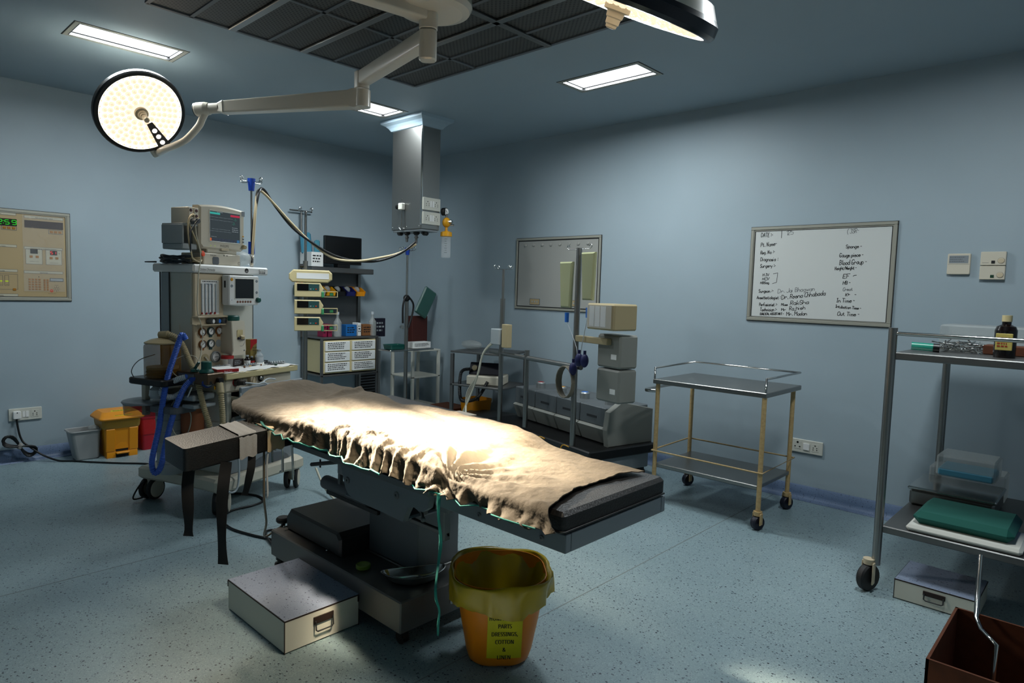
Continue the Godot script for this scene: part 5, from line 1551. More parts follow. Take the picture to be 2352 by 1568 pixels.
func anaesthesia() -> void:
	var home := X
	var o := thing("anaesthesia_machine", "cream and grey anaesthesia machine with gauges, bellows, open drawer and castors", "anaesthesia machine", V(2.43, 0, 3.5), 109.1)
	into(o)
	var F := Vector3.BACK
	# plinth and castors
	var pl := P2([-0.06, -0.76, 0.76, -0.76, 0.78, -0.70, 0.78, -0.02, 0.75, 0.05, 0.66, 0.055, 0.58, 0.03, 0.16, 0.03, 0.09, 0.055, -0.02, 0.055, -0.06, 0.0, -0.045, -0.12, -0.045, -0.55, -0.06, -0.66])
	put(G.new().ext(pl, 0.095, Transform3D(Basis(V(1, 0, 0), V(0, 0, 1), V(0, 1, 0)), V(0, 0.155, 0)), 0.018), "plinth", M.cream_pale, o)
	for q in [[0.0, 0.0, 20.0], [0.0, -0.70, -10.0], [0.70, -0.02, 15.0], [0.70, -0.70, 0.0]]:
		var c := V(q[0], 0.08, q[1])
		var ax := V(cos(deg_to_rad(q[2])), 0, -sin(deg_to_rad(q[2]))).rotated(Vector3.UP, 1.9)
		put(G.new().cyl(c + V(0, 0.05, 0), c + V(0, 0.085, 0), 0.03, 0.034, 12).box(c + V(0, 0.03, 0), V(0.05, 0.09, 0.05), 0.01), "castor_fork", M.cream_pale, o)
		for s in [-1, 1]:
			var g := G.new()
			g.lathe(c + ax * 0.034 * s, [Vector2(0.055, -0.014), Vector2(0.072, -0.016), Vector2(0.08, -0.008), Vector2(0.08, 0.008), Vector2(0.072, 0.016), Vector2(0.064, 0.017)], ax * s, 28)
			put(g, "castor_tyre", M.tyre, o)
			put(G.new().lathe(c + ax * 0.034 * s, [Vector2(0.0655, 0.014), Vector2(0.06, 0.02), Vector2(0.0, 0.023)], ax * s, 28), "castor_hub", M.cream_pale, o)
	# cabinet below with the open drawer
	put(G.new().bx(V(0.07, 0.245, -0.68), V(0.70, 0.62, -0.03), 0.012), "cabinet", M.off_white, o)
	put(G.new().bx(V(0.085, 0.25, -0.035), V(0.695, 0.605, -0.018), 0.006), "cabinet_front", M.grey_panel, o)
	var arch := PackedVector2Array()
	for k in 17:
		var a := PI * k / 16.0
		arch.append(Vector2(0.47 + cos(a) * 0.19, 0.25 + sin(a) * 0.075))
	put(G.new().ext(arch, 0.006, Transform3D(Basis(), V(0, 0, -0.0185))), "foot_arch", M.grey_mid, o)
	put(G.new().bx(V(0.08, 0.62, -0.68), V(0.12, 0.83, -0.03), 0.004), "drawer_post", M.off_white, o)
	put(G.new().bx(V(0.66, 0.62, -0.68), V(0.70, 0.83, -0.03), 0.004), "drawer_post", M.off_white, o)
	put(G.new().bx(V(0.12, 0.62, -0.66), V(0.66, 0.83, -0.60)), "drawer_back_panel", M.black_soft, o)
	var dr := put(G.new().bx(V(0.10, 0.672, 0.055), V(0.71, 0.876, 0.078), 0.006), "drawer", M.grey_panel, o)
	put(G.new().bx(V(0.13, 0.69, -0.45), V(0.65, 0.70, 0.055)).bx(V(0.13, 0.69, -0.45), V(0.14, 0.80, 0.055)).bx(V(0.64, 0.69, -0.45), V(0.65, 0.80, 0.055)), "drawer_tray", M.cream_pale, dr)
	put(G.new().bx(V(0.122, 0.73, -0.10), V(0.129, 0.765, -0.02), 0.002), "drawer_runner", M.grey_dark, dr)
	put(G.new().bx(V(0.09, 0.60, -0.03), V(0.70, 0.66, 0.02), 0.02), "lower_drawer_lip", M.grey_panel, o)
	# apron with its controls, worktop
	put(G.new().bx(V(0.055, 0.83, -0.62), V(0.70, 0.93, -0.025), 0.014), "apron", M.cream_pale, o)
	put(G.new().bx(V(0.035, 0.928, -0.34), V(0.73, 0.972, 0.012), 0.006), "worktop_edge", M.cream_yellow, o)
	put(G.new().cyl(V(0.151, 0.90, -0.03), V(0.151, 0.90, 0.006), 0.026, 0.024, 16).cyl(V(0.151, 0.90, 0.006), V(0.162, 0.90, 0.05), 0.02, 0.018, 14), "outlet_port", mk("port_grey", Color(0.22, 0.2, 0.19), 0.5), o)
	put(G.new().lathe(V(0.151, 0.90, -0.024), [Vector2(0.022, 0.0), Vector2(0.029, 0.001), Vector2(0.029, 0.004), Vector2(0.022, 0.004)], F, 18), "red_ring", M.red, o)
	put(G.new().lathe(V(0.285, 0.905, -0.025), [Vector2(0.030, 0.0), Vector2(0.030, 0.03), Vector2(0.026, 0.034), Vector2(0.022, 0.026), Vector2(0, 0.026)], F, 20).box(V(0.285, 0.905, 0.004), V(0.012, 0.036, 0.01), 0.002, Basis(F, -0.4)), "vacuum_dial", M.cream, o)
	put(G.new().lathe(V(0.378, 0.905, -0.025), [Vector2(0.025, 0.0), Vector2(0.025, 0.01), Vector2(0.02, 0.013)], F, 18), "knob_ring", M.black, o)
	put(G.new().lathe(V(0.378, 0.905, -0.018), [Vector2(0.019, 0.0), Vector2(0.019, 0.012), Vector2(0.014, 0.015), Vector2(0, 0.015)], F, 18), "chrome_knob", M.chrome, o)
	put(frame(G.new(), Transform3D(Basis(), V(0.19, 0.918, -0.0245)), 0.052, 0.026, 0.002, 0, 0.001), "port_label_edge", M.ink_grey, o)
	put(text(G.new(), "FGF", 0.012, Transform3D(Basis(), V(0.19, 0.914, -0.0245))), "port_lettering", M.ink, o)
	# the body
	put(G.new().bx(V(0.05, 0.93, -0.62), V(0.10, 1.662, -0.33), 0.008), "side_panel", M.off_white, o)
	put(G.new().bx(V(0.045, 0.95, -0.64), V(0.06, 1.66, -0.55), 0.006), "rail_profile", M.grey_pale, o)
	for zz in [-0.642, -0.548]: put(G.new().bx(V(0.041, 0.95, zz - 0.003), V(0.048, 1.66, zz + 0.003)), "rail_slot", M.grey_dark, o)
	put(G.new().bx(V(0.10, 0.93, -0.62), V(0.62, 1.662, -0.345), 0.006), "back_body", M.off_white, o)
	put(G.new().bx(V(0.052, 0.935, -0.34), V(0.31, 1.657, -0.31), 0.008), "gauge_panel", M.cream, o)
	put(G.new().bx(V(0.058, 1.286, -0.312), V(0.306, 1.289, -0.3092)), "panel_joint", M.grey_mid, o)
	put(G.new().bx(V(0.046, 1.20, -0.47), V(0.051, 1.29, -0.45), 0.001), "side_pull", M.off_white, o)
	put(G.new().bx(V(0.03, 1.66, -0.71), V(0.725, 1.72, -0.285), 0.012), "top_shelf", M.white, o)
	var t := text(G.new(), "Datex-Ohmeda", 0.024, Transform3D(Basis(), V(0.145, 1.683, -0.2848)), 0, false, 0.8, 0.2)
	text(t, "9100c", 0.028, Transform3D(Basis(), V(0.655, 1.680, -0.2846)), 0, false, 0.85)
	put(t, "lettering", M.ink, o)
	put(frame(G.new(), Transform3D(Basis(), V(0.655, 1.689, -0.2848)), 0.062, 0.032, 0.002, 0, 0.001), "badge_edge", M.ink_grey, o)
	put(G.new().lathe(V(0.50, 1.69, -0.2848), [Vector2(0.018, 0.0), Vector2(0.018, 0.0015), Vector2(0.0, 0.0015)], F, 22), "round_badge", M.ink, o)
	put(text(frame(G.new(), Transform3D(Basis(), V(0.5, 1.69, -0.283)), 0.001, 0.001, 0.0004, 0, 0.0003), "GE", 0.017, Transform3D(Basis(), V(0.50, 1.684, -0.2832)), 0, true, 0.9, 0.3), "badge_letters", M.paper, o)
	# flow meters
	put(frame(G.new(), Transform3D(Basis(), V(0.185, 1.487, -0.31)), 0.172, 0.262, 0.008, 0, 0.004, 0.001), "flow_bezel", M.cream, o)
	put(G.new().bx(V(0.105, 1.362, -0.312), V(0.264, 1.612, -0.308)), "flow_plate", M.paper, o)
	for k in 5:
		var x := 0.112 + k * 0.03
		put(G.new().cyl(V(x, 1.375, -0.303), V(x, 1.585, -0.303), 0.0045, 0.0055, 8), "flow_tube", M.hose_clear, o)
	var g := G.new()
	for k in 5:
		for j in 17: g.bx(V(0.119 + k * 0.03, 1.385 + j * 0.0118, -0.308), V(0.119 + k * 0.03 + (0.006 if j % 4 == 0 else 0.0035), 1.3868 + j * 0.0118, -0.3074))
	dashes(g, Transform3D(Basis(), V(0.185, 1.597, -0.308)), 0.13, 1, 0.01, 0.006, 4)
	put(g, "flow_scale", M.ink, o)
	g = G.new()
	for q in [[0.142, 1.37, 0.144, 1.582], [0.196, 1.37, 0.198, 1.582]]: g.bx(V(q[0], q[1], -0.308), V(q[2], q[3], -0.307))
	g.bx(V(0.142, 1.58, -0.308), V(0.198, 1.584, -0.307)).bx(V(0.142, 1.368, -0.308), V(0.198, 1.372, -0.307))
	put(g, "flow_lines", M.ink_blue, o)
	for k in 4: put(G.new().cyl(V(0.112 + k * 0.037, 1.366, -0.303), V(0.112 + k * 0.037, 1.38, -0.303), 0.006, 0.006, 8), "flow_float", M.red, o)
	# tray of control knobs
	put(G.new().ext(P2([0.02, 1.30, 0.05, 1.291, 0.285, 1.291, 0.292, 1.30, 0.292, 1.352, 0.286, 1.358, 0.27, 1.352, 0.06, 1.352, 0.02, 1.345]), 0.02, Transform3D(Basis(), V(0, 0, -0.312))), "knob_tray_back", M.cream, o)
	put(G.new().bx(V(0.03, 1.345, -0.31), V(0.29, 1.357, -0.245), 0.005).bx(V(0.282, 1.29, -0.31), V(0.293, 1.355, -0.245), 0.004).bx(V(0.06, 1.289, -0.31), V(0.29, 1.297, -0.25), 0.003), "knob_tray", M.cream, o)
	for k in 3:
		var c := V(0.148 + k * 0.053, 1.318, -0.29)
		put(G.new().lathe(c, [Vector2(0.019, 0.0), Vector2(0.02, 0.03), Vector2(0.017, 0.045), Vector2(0, 0.045)], V(0.3, 0, 1), 12), "flow_knob", M.steel_grey, o)
		put(G.new().lathe(c + V(0.0135, 0, 0.0435), [Vector2(0.014, 0.0), Vector2(0.014, 0.002), Vector2(0, 0.002)], V(0.3, 0, 1), 14), "knob_cap", [M.white, M.blue_light, M.ink][k], o)
	# gauges
	mk("ring_orange", Color(0.55, 0.33, 0.14), 0.5)
	mk("ring_teal", Color(0.12, 0.27, 0.27), 0.5)
	for e in [[0.112, 1.240, 0, 2.5], [0.186, 1.243, 1, 0.6], [0.258, 1.243, 0, -0.4], [0.115, 1.152, 0, 0.8], [0.186, 1.154, 1, 0.7]]:
		gauge(o, V(e[0], e[1], -0.31), 0.031, M.ring_teal if e[2] else M.ring_orange, true, e[3])
	put(G.new().lathe(V(0.260, 1.152, -0.31), [Vector2(0.027, 0), Vector2(0.027, 0.002), Vector2(0, 0.002)], F, 22), "blank_cover", M.grey_pale, o)
	gauge(o, V(0.226, 1.054, -0.31), 0.042, M.grey_pale, false, 1.57)
	put(G.new().lathe(V(0.139, 1.050, -0.3095), [Vector2(0.033, 0), Vector2(0.032, 0.002), Vector2(0.029, 0.0015), Vector2(0.0, 0.001)], F, 22), "switch_well", M.hose_cream, o)
	put(G.new().box(V(0.142, 1.048, -0.30), V(0.009, 0.036, 0.014), 0.002, Basis(F, 0.7)), "system_switch", M.cream_pale, o)
	# ventilator screen
	put(G.new().ext(rrect(0.285, 0.218, 0.014, 4, Vector2(0.4235, 1.541)), 0.075, Transform3D(Basis(), V(0, 0, -0.30)), 0.006), "ventilator_case", M.white, o)
	put(G.new().ext(P2([0.29, 1.45, 0.557, 1.45, 0.545, 1.432, 0.45, 1.425, 0.36, 1.426, 0.30, 1.434]), 0.06, Transform3D(Basis(), V(0, 0, -0.292)), 0.004), "ventilator_chin", M.white, o)
	put(frame(G.new(), Transform3D(Basis(), V(0.4225, 1.5535, -0.2255)), 0.186, 0.156, 0.006, 0, 0.003, 0.001), "screen_bezel", M.off_white, o)
	put(G.new().bx(V(0.336, 1.482, -0.2252), V(0.509, 1.625, -0.224)), "screen", M.screen_dark, o)
	for k in 6: put(G.new().lathe(V(0.357 + k * 0.0245, 1.457, -0.2248), [Vector2(0.0085, 0.0), Vector2(0.008, 0.003), Vector2(0, 0.0035)], F, 12), "soft_key", mk("key_brown", Color(0.45, 0.27, 0.2), 0.5) if k == 0 else M.key_brown, o)
	put(G.new().lathe(V(0.549, 1.470, -0.2248), [Vector2(0.020, 0.0), Vector2(0.019, 0.018), Vector2(0.015, 0.022), Vector2(0, 0.022)], F, 18), "teal_dial", M.green_teal, o)
	put(G.new().lathe(V(0.304, 1.62, -0.2248), [Vector2(0.012, 0.0), Vector2(0.011, 0.003), Vector2(0, 0.003)], F, 14), "alarm_key", M.yellow, o)
	for q in [[0.304, 1.573], [0.540, 1.612], [0.540, 1.527]]: put(G.new().lathe(V(q[0], q[1], -0.2248), [Vector2(0.0105, 0.0), Vector2(0.01, 0.003), Vector2(0, 0.003)], F, 14), "round_key", M.grey_panel, o)
	put(G.new().lathe(V(0.304, 1.47, -0.2248), [Vector2(0.005, 0.0), Vector2(0.004, 0.002), Vector2(0, 0.002)], F, 10), "power_light", M.scr_pale, o)
	put(G.new().bx(V(0.2795, 1.56, -0.275), V(0.2812, 1.61, -0.26)), "side_label", M.ink, o)
	# vaporiser
	put(G.new().ext(P2([-0.33, 1.09, -0.20, 1.065, -0.185, 1.10, -0.20, 1.318, -0.33, 1.318]), 0.125, Transform3D(Basis(V(0, 0, 1), V(0, 1, 0), V(1, 0, 0)), V(0.277, 0, 0)), 0.005), "vaporiser", M.cream_pale, o)
	put(G.new().lathe(V(0.335, 1.318, -0.26), [Vector2(0.052, 0.0), Vector2(0.054, 0.012), Vector2(0.053, 0.03), Vector2(0.046, 0.038), Vector2(0, 0.038)], Vector3.UP, 22), "vaporiser_dial", M.green_teal, o)
	put(G.new().ext(rrect(0.052, 0.075, 0.008, 3), 0.003, Transform3D(Basis(V(1, 0, 0), V(0, 0.998, 0.07), V(0, -0.07, 0.998)), V(0.345, 1.215, -0.1925))), "filler_recess", M.cream_yellow, o)
	put(G.new().box(V(0.352, 1.187, -0.186), V(0.06, 0.018, 0.02), 0.004, Basis(F, -0.15)), "filler_plug", M.navy, o)
	put(G.new().cyl(V(0.356, 1.19, -0.18), V(0.354, 1.208, -0.172), 0.018, 0.015, 12), "filler_cap", M.hose_cream, o)
	put(G.new().tube([V(0.375, 1.19, -0.176), V(0.372, 1.16, -0.172), V(0.355, 1.135, -0.174), V(0.335, 1.135, -0.178)], 0.0012, 5, 4), "filler_chain", M.steel_grey, o)
	put(G.new().lathe(V(0.38, 1.098, -0.185), [Vector2(0.006, 0.0), Vector2(0.006, 0.002), Vector2(0, 0.002)], F, 10), "lock_screw", M.grey_mid, o)
	# bellows
	var b := V(-0.10, 0, -0.44)
	put(G.new().lathe(b + V(0, 0.935, 0), [Vector2(0.115, 0.0), Vector2(0.116, 0.205), Vector2(0.112, 0.222), Vector2(0.10, 0.23)], Vector3.UP, 30), "bellows_dome", M.amber, o)
	put(G.new().lathe(b + V(0, 1.164, 0), [Vector2(0.103, 0.0), Vector2(0.112, 0.002), Vector2(0.112, 0.01), Vector2(0.095, 0.018), Vector2(0.07, 0.03), Vector2(0.03, 0.038), Vector2(0, 0.038)], Vector3.UP, 26), "dome_cap", M.hose_cream, o)
	put(G.new().lathe(b + V(0, 0.94, 0), [Vector2(0.0, 0.0), Vector2(0.098, 0.0), Vector2(0.104, 0.012), Vector2(0.096, 0.02), Vector2(0.104, 0.03), Vector2(0.096, 0.04), Vector2(0.10, 0.05), Vector2(0.0, 0.05)], Vector3.UP, 26), "bellows", M.black_soft, o)
	put(G.new().lathe(b + V(0, 0.99, 0), [Vector2(0.0, 0.0), Vector2(0.1, 0.0), Vector2(0.102, 0.006), Vector2(0.1, 0.016), Vector2(0.0, 0.018)], Vector3.UP, 26), "bellows_disc", M.hose_cream, o)
	put(G.new().cyl(b + V(0, 1.0, 0), b + V(0, 1.17, 0), 0.003, 0.003, 6), "bellows_rod", M.steel_grey, o)
	put(G.new().ext(rrect(0.27, 0.36, 0.04, 4, Vector2(-0.105, -0.44)), 0.045, Transform3D(Basis(V(1, 0, 0), V(0, 0, 1), V(0, 1, 0)), V(0, 0.888, 0)), 0.008), "bellows_tray", M.black, o)
	put(G.new().bx(V(-0.16, 0.66, -0.58), V(-0.12, 0.89, -0.54), 0.004).bx(V(-0.10, 0.80, -0.5), V(0.06, 0.84, -0.45)), "tray_support", M.cream_pale, o)
	# absorber: block, valve, dials and canisters
	put(G.new().bx(V(-0.11, 0.91, -0.30), V(0.03, 0.985, 0.0), 0.006), "absorber_block", mk("bronze", Color(0.36, 0.29, 0.22), 0.35, 0.6), o)
	put(G.new().bx(V(-0.115, 0.90, -0.27), V(-0.105, 0.975, -0.12), 0.003), "absorber_plate", M.steel_dull, o)
	put(G.new().lathe(V(-0.062, 0.985, -0.062), [Vector2(0.03, 0.0), Vector2(0.047, 0.004), Vector2(0.044, 0.014), Vector2(0.034, 0.026), Vector2(0.033, 0.03), Vector2(0.033, 0.075), Vector2(0.03, 0.078), Vector2(0, 0.078)], Vector3.UP, 16), "pressure_valve", M.green_teal, o)
	put(G.new().box(V(-0.082, 1.03, -0.13), V(0.022, 0.07, 0.014), 0.004, Basis(V(1, 0, 0), 0.7)).lathe(V(-0.084, 0.99, -0.145), [Vector2(0.03, 0.0), Vector2(0.026, 0.014), Vector2(0.012, 0.022), Vector2(0, 0.022)], Vector3.UP, 14), "bag_switch", M.green_teal, o)
	put(G.new().lathe(V(-0.075, 0.925, -0.04), [Vector2(0.032, -0.03), Vector2(0.037, -0.02), Vector2(0.037, 0.01), Vector2(0.03, 0.018)], V(-0.3, 0, 1), 14), "blue_ring", M.blue, o)
	put(G.new().lathe(V(-0.079, 0.925, -0.025), [Vector2(0.028, 0.0), Vector2(0.026, 0.008), Vector2(0, 0.008)], V(-0.3, 0, 1), 16), "sensor_face", M.grey_pale, o)
	put(G.new().cyl(V(-0.08, 0.925, -0.018), V(-0.083, 0.925, 0.002), 0.012, 0.01, 10).cyl(V(-0.02, 0.935, 0.0), V(-0.02, 0.935, 0.03), 0.022, 0.02, 14), "sensor_plug", M.black, o)
	put(G.new().bx(V(-0.06, 0.875, 0.0), V(-0.035, 0.905, 0.008), 0.002), "yellow_tag", M.yellow, o)
	put(G.new().tube([V(-0.075, 0.92, 0.0), V(-0.06, 0.905, 0.01), V(-0.045, 0.90, 0.01), V(-0.03, 0.93, 0.015)], 0.003, 6, 4), "tag_cord", M.ink, o)
	put(G.new().ext(rrect(0.26, 0.30, 0.05, 4, Vector2(-0.075, -0.36)), 0.05, Transform3D(Basis(V(1, 0, 0), V(0, 0, 1), V(0, 1, 0)), V(0, 0.70, 0)), 0.008), "absorber_yoke", M.grey_mid, o)
	put(G.new().lathe(V(-0.13, 0.755, -0.56), [Vector2(0.155, -0.008), Vector2(0.16, 0.0), Vector2(0.155, 0.008), Vector2(0.05, 0.014), Vector2(0, 0.014)], Vector3.UP, 32), "canister_lid", M.grey_panel, o)
	put(G.new().lathe(V(-0.13, 0.67, -0.56), [Vector2(0.145, 0.0), Vector2(0.15, 0.075), Vector2(0.15, 0.08)], Vector3.UP, 28), "canister_band", M.amber_brown, o)
	put(G.new().lathe(V(-0.05, 0.25, -0.42), [Vector2(0.085, 0.0), Vector2(0.095, 0.05), Vector2(0.10, 0.42), Vector2(0.10, 0.44), Vector2(0, 0.44)], Vector3.UP, 26), "suction_canister", M.grey_pale, o)
	for k in 5: put(G.new().lathe(V(-0.05, 0.33 + k * 0.075, -0.42), [Vector2(0.099, 0.0), Vector2(0.104, 0.004), Vector2(0.099, 0.008)], Vector3.UP, 26), "canister_rib", M.grey_pale, o)
	put(G.new().lathe(V(0.005, 0.54, -0.28), [Vector2(0.0, 0.0), Vector2(0.07, 0.0), Vector2(0.075, 0.02), Vector2(0.076, 0.18), Vector2(0.07, 0.2), Vector2(0, 0.2)], Vector3.UP, 18), "soda_lime_canister", M.amber_lime, o)
	put(G.new().lathe(V(0.005, 0.515, -0.28), [Vector2(0.0, 0.0), Vector2(0.075, 0.0), Vector2(0.082, 0.012), Vector2(0.08, 0.026)], Vector3.UP, 18), "canister_base", mk("rust", Color(0.35, 0.16, 0.05), 0.5), o)
	put(G.new().bx(V(-0.12, 0.79, -0.30), V(0.06, 0.83, -0.12), 0.008).bx(V(-0.13, 0.74, -0.22), V(0.05, 0.765, -0.10), 0.006), "clamp_frame", M.grey_pale, o)
	put(G.new().tube([V(-0.12, 0.90, -0.20), V(-0.125, 0.84, -0.23)], 0.006, 8).tube([V(-0.12, 0.89, -0.13), V(-0.13, 0.82, -0.16)], 0.006, 8), "bag_hook", M.chrome, o)
	put(G.new().lathe(V(-0.12, 0.785, -0.46), [Vector2(0, 0.0), Vector2(0.05, 0.0), Vector2(0.06, 0.02), Vector2(0.055, 0.06), Vector2(0.03, 0.085), Vector2(0, 0.085)], Vector3.UP, 16), "water_trap", M.hose_clear, o)
	on_the_machine()
	hoses_and_leads()
	X = home
	side_stands()

func on_the_machine() -> void:
	# patient monitor standing on its module box
	var o := thing("module_box", "low cream box under the patient monitor on the machine shelf", "monitor base", V(0.32, 1.72, -0.42))
	put(G.new().bx(V(0.15, 1.722, -0.56), V(0.485, 1.805, -0.33), 0.006), "case", M.cream_pale, o)
	var t := text(G.new(), "PHILIPS", 0.015, Transform3D(Basis(), V(0.235, 1.788, -0.3298)), 0, false, 1.0)
	put(t, "lettering", M.ink, o)
	put(G.new().ext(rrect(0.055, 0.055, 0.012, 3), 0.004, Transform3D(Basis(), V(0.255, 1.752, -0.331))), "socket_recess", M.grey_mid, o)
	put(G.new().lathe(V(0.47, 1.742, -0.3298), [Vector2(0.012, 0), Vector2(0.012, 0.001), Vector2(0.0105, 0.001)], Vector3.BACK, 16), "button_ring", M.ink_grey, o)
	for k in 2: put(G.new().bx(V(0.325 + k * 0.027, 1.790, -0.331), V(0.336 + k * 0.027, 1.796, -0.3292)), "slot", M.ink, o)
	o = thing("patient_monitor", "cream patient monitor with waveform screen on top of the anaesthesia machine", "monitor", V(0.33, 1.805, -0.42))
	var F := Vector3.BACK
	# front housing with a gently arched top
	var top := PackedVector2Array()
	for k in 9: top.append(Vector2(0.12 + 0.41 * k / 8.0, 2.138 + 0.016 * sin(PI * k / 8.0)))
	var poly := P2([0.145, 1.833, 0.50, 1.833, 0.526, 1.855])
	top.reverse()
	poly.append_array(top)
	poly.append(Vector2(0.118, 1.862))
	put(G.new().ext(poly, 0.085, Transform3D(Basis(), V(0, 0, -0.415)), 0.014), "housing", M.cream_pale, o)
	put(G.new().bx(V(0.14, 1.85, -0.58), V(0.51, 2.13, -0.41), 0.03), "back_housing", M.grey_pale, o)
	put(G.new().bx(V(0.19, 1.806, -0.50), V(0.46, 1.836, -0.34), 0.006), "foot", M.cream_pale, o)
	put(frame(G.new(), Transform3D(Basis(), V(0.342, 2.0, -0.3305)), 0.285, 0.228, 0.007, -0.001, 0.003, 0.001), "screen_bezel", M.off_white, o)
	put(G.new().bx(V(0.206, 1.892, -0.331), V(0.478, 2.108, -0.3295)), "screen", M.screen_grey, o)
	var z := -0.3293
	put(G.new().bx(V(0.207, 2.086, z - 0.001), V(0.296, 2.1, z + 0.0003)), "message_bar", M.scr_cyan, o)
	put(G.new().bx(V(0.391, 2.082, z - 0.001), V(0.477, 2.097, z + 0.0003)), "alarm_bar", M.scr_pink, o)
	var g := G.new()
	for e in [[0.21, 0.40, 2.066, 3.0], [0.21, 0.40, 2.045, 1.0], [0.225, 0.385, 1.981, 0.0], [0.21, 0.39, 1.966, 0.0]]:
		var x: float = e[0]
		while x < e[1]:
			g.bx(V(x, e[2] + 0.001 * sin(x * 300.0) * 0.4, z - 0.0005), V(x + 0.012, e[2] + 0.0012, z + 0.0003))
			x += 0.0135
	dashes(g, Transform3D(Basis(), V(0.30, 2.101, z)), 0.06, 1, 0.01, 0.004, 7)
	dashes(g, Transform3D(Basis(), V(0.435, 2.0, z)), 0.06, 3, 0.014, 0.005, 8)
	dashes(g, Transform3D(Basis(), V(0.24, 1.924, z)), 0.05, 1, 0.014, 0.003, 9)
	put(g, "waveforms", M.scr_pale, o)
	g = G.new()
	text(g, "-?-", 0.028, Transform3D(Basis(), V(0.435, 2.062, z)))
	text(g, "-?-", 0.03, Transform3D(Basis(), V(0.42, 2.032, z)))
	put(g, "vital_numbers", M.scr_green, o)
	for k in 9: put(G.new().bx(V(0.222 + k * 0.0285, 1.895, z - 0.0005), V(0.246 + k * 0.0285, 1.915, z + 0.0003)), "screen_key", M.scr_blue if k == 8 else mk("scr_slate", Color(0.05, 0.06, 0.08), 0.3, 0.0, {"emission_enabled": true, "emission": Color(0.22, 0.25, 0.32), "emission_energy_multiplier": 0.5}) if k == 0 else M.scr_slate, o)
	put(G.new().bx(V(0.2065, 1.895, z - 0.0005), V(0.22, 1.915, z + 0.0004)), "orange_key", M.scr_orange, o)
	put(text(G.new(), "PHILIPS", 0.021, Transform3D(Basis(), V(0.335, 1.862, -0.3298)), 0, false, 1.05), "lettering", M.ink, o)
	put(G.new().bx(V(0.495, 2.098, -0.331), V(0.526, 2.135, -0.3288), 0.001), "corner_badge", M.grey_panel, o)
	put(G.new().lathe(V(0.510, 1.868, -0.33), [Vector2(0.017, 0.0), Vector2(0.016, 0.022), Vector2(0.012, 0.025), Vector2(0, 0.025)], F, 16), "turn_knob", M.hose_cream, o)
	for q in [[1.948, 0], [1.927, 1], [1.906, 1]]: put(G.new().ball(V(0.51, q[0], -0.329), Vector3(0.008, 0.006, 0.004), 10, 6), "key", M.grey_mid if q[1] else M.yellow, o)
	put(G.new().ext(rrect(0.07, 0.018, 0.009, 4), 0.004, Transform3D(Basis(), V(0.34, 1.838, -0.331))), "grip", M.cream, o)
	for q in [0.213, 0.25]: put(G.new().ball(V(q, 1.859, -0.3295), Vector3(0.003, 0.003, 0.002), 8, 4), "lamp_dot", M.led_lime, o)
	# measurement modules racked on the left
	put(G.new().bx(V(0.0, 1.82, -0.56), V(0.125, 1.862, -0.36), 0.006).bx(V(0.0, 1.985, -0.56), V(0.125, 2.0, -0.35), 0.003).bx(V(-0.005, 1.86, -0.56), V(0.008, 1.99, -0.35), 0.003), "module_rack", M.grey_pale, o)
	put(G.new().bx(V(0.008, 1.862, -0.56), V(0.125, 1.985, -0.52)), "rack_back", M.grey_dark, o)
	for k in 2:
		put(G.new().bx(V(0.025 + k * 0.045, 2.0, -0.50), V(0.065 + k * 0.045, 2.112, -0.325), 0.004), "module", M.cream_pale, o)
		for j in [0, 1, 2]:
			if k == 0 and j > 0: continue
			put(G.new().lathe(V(0.045 + k * 0.045, 2.09 - j * 0.037, -0.325), [Vector2(0.011, 0.0), Vector2(0.011, 0.002), Vector2(0.007, 0.004), Vector2(0, 0.003)], F, 12), "red_socket", M.orange if j == 2 else mk("socket_maroon", Color(0.25, 0.04, 0.05), 0.5) if k == 0 else M.socket_maroon, o)
	put(G.new().cyl(V(0.04, 2.047, -0.325), V(0.035, 2.05, -0.28), 0.008, 0.006, 10).cyl(V(0.085, 2.032, -0.325), V(0.06, 2.03, -0.26), 0.009, 0.006, 10), "plug", M.cable_cream, o)
	put(G.new().cyl(V(0.06, 2.015, -0.33), V(0.03, 2.012, -0.24), 0.02, 0.018, 14), "grey_plug", M.grey_mid, o)
	# coil of dark leads, cream lead
	o = thing("cable_coil", "dark coil of monitor leads on the left end of the machine shelf", "cable", V(0.07, 1.72, -0.50))
	var rg := RandomNumberGenerator.new()
	rg.seed = 14
	for k in 9:
		var l := []
		var rx := rg.randf_range(0.06, 0.095)
		var rz := rg.randf_range(0.09, 0.15)
		var c := V(0.085 + rg.randf_range(-0.012, 0.012), 1.727 + k * 0.006, -0.50 + rg.randf_range(-0.03, 0.03))
		for i in 21: l.append(c + V(cos(TAU * i / 20.0) * rx, 0.006 * sin(i * 1.1 + k), sin(TAU * i / 20.0) * rz))
		put(G.new().tube(l, 0.0055, 6), "loop", M.lead_blue if M.has("lead_blue") else mk("lead_blue", Color(0.10, 0.14, 0.18), 0.5), o)
	put(G.new().box(V(0.06, 1.742, -0.36), V(0.06, 0.02, 0.035), 0.004, Basis(Vector3.UP, 0.5)).cyl(V(0.03, 1.73, -0.66), V(0.0, 1.728, -0.74), 0.006, 0.004, 8), "connector", M.grey_dark, o)
	o = thing("cable_coil", "cream coil of lead with an orange tag beside the monitor base", "cable", V(0.13, 1.72, -0.33))
	for k in 3:
		var l := []
		for i in 15:
			var a := PI * 1.25 * i / 14.0 - 0.3
			l.append(V(0.10 + cos(a) * 0.035, 1.73 + 0.012 * k + 0.01 * sin(a), -0.40 + sin(a) * (0.075 + 0.008 * k)))
		put(G.new().tube(l, 0.006, 6), "loop", M.cable_cream, o)
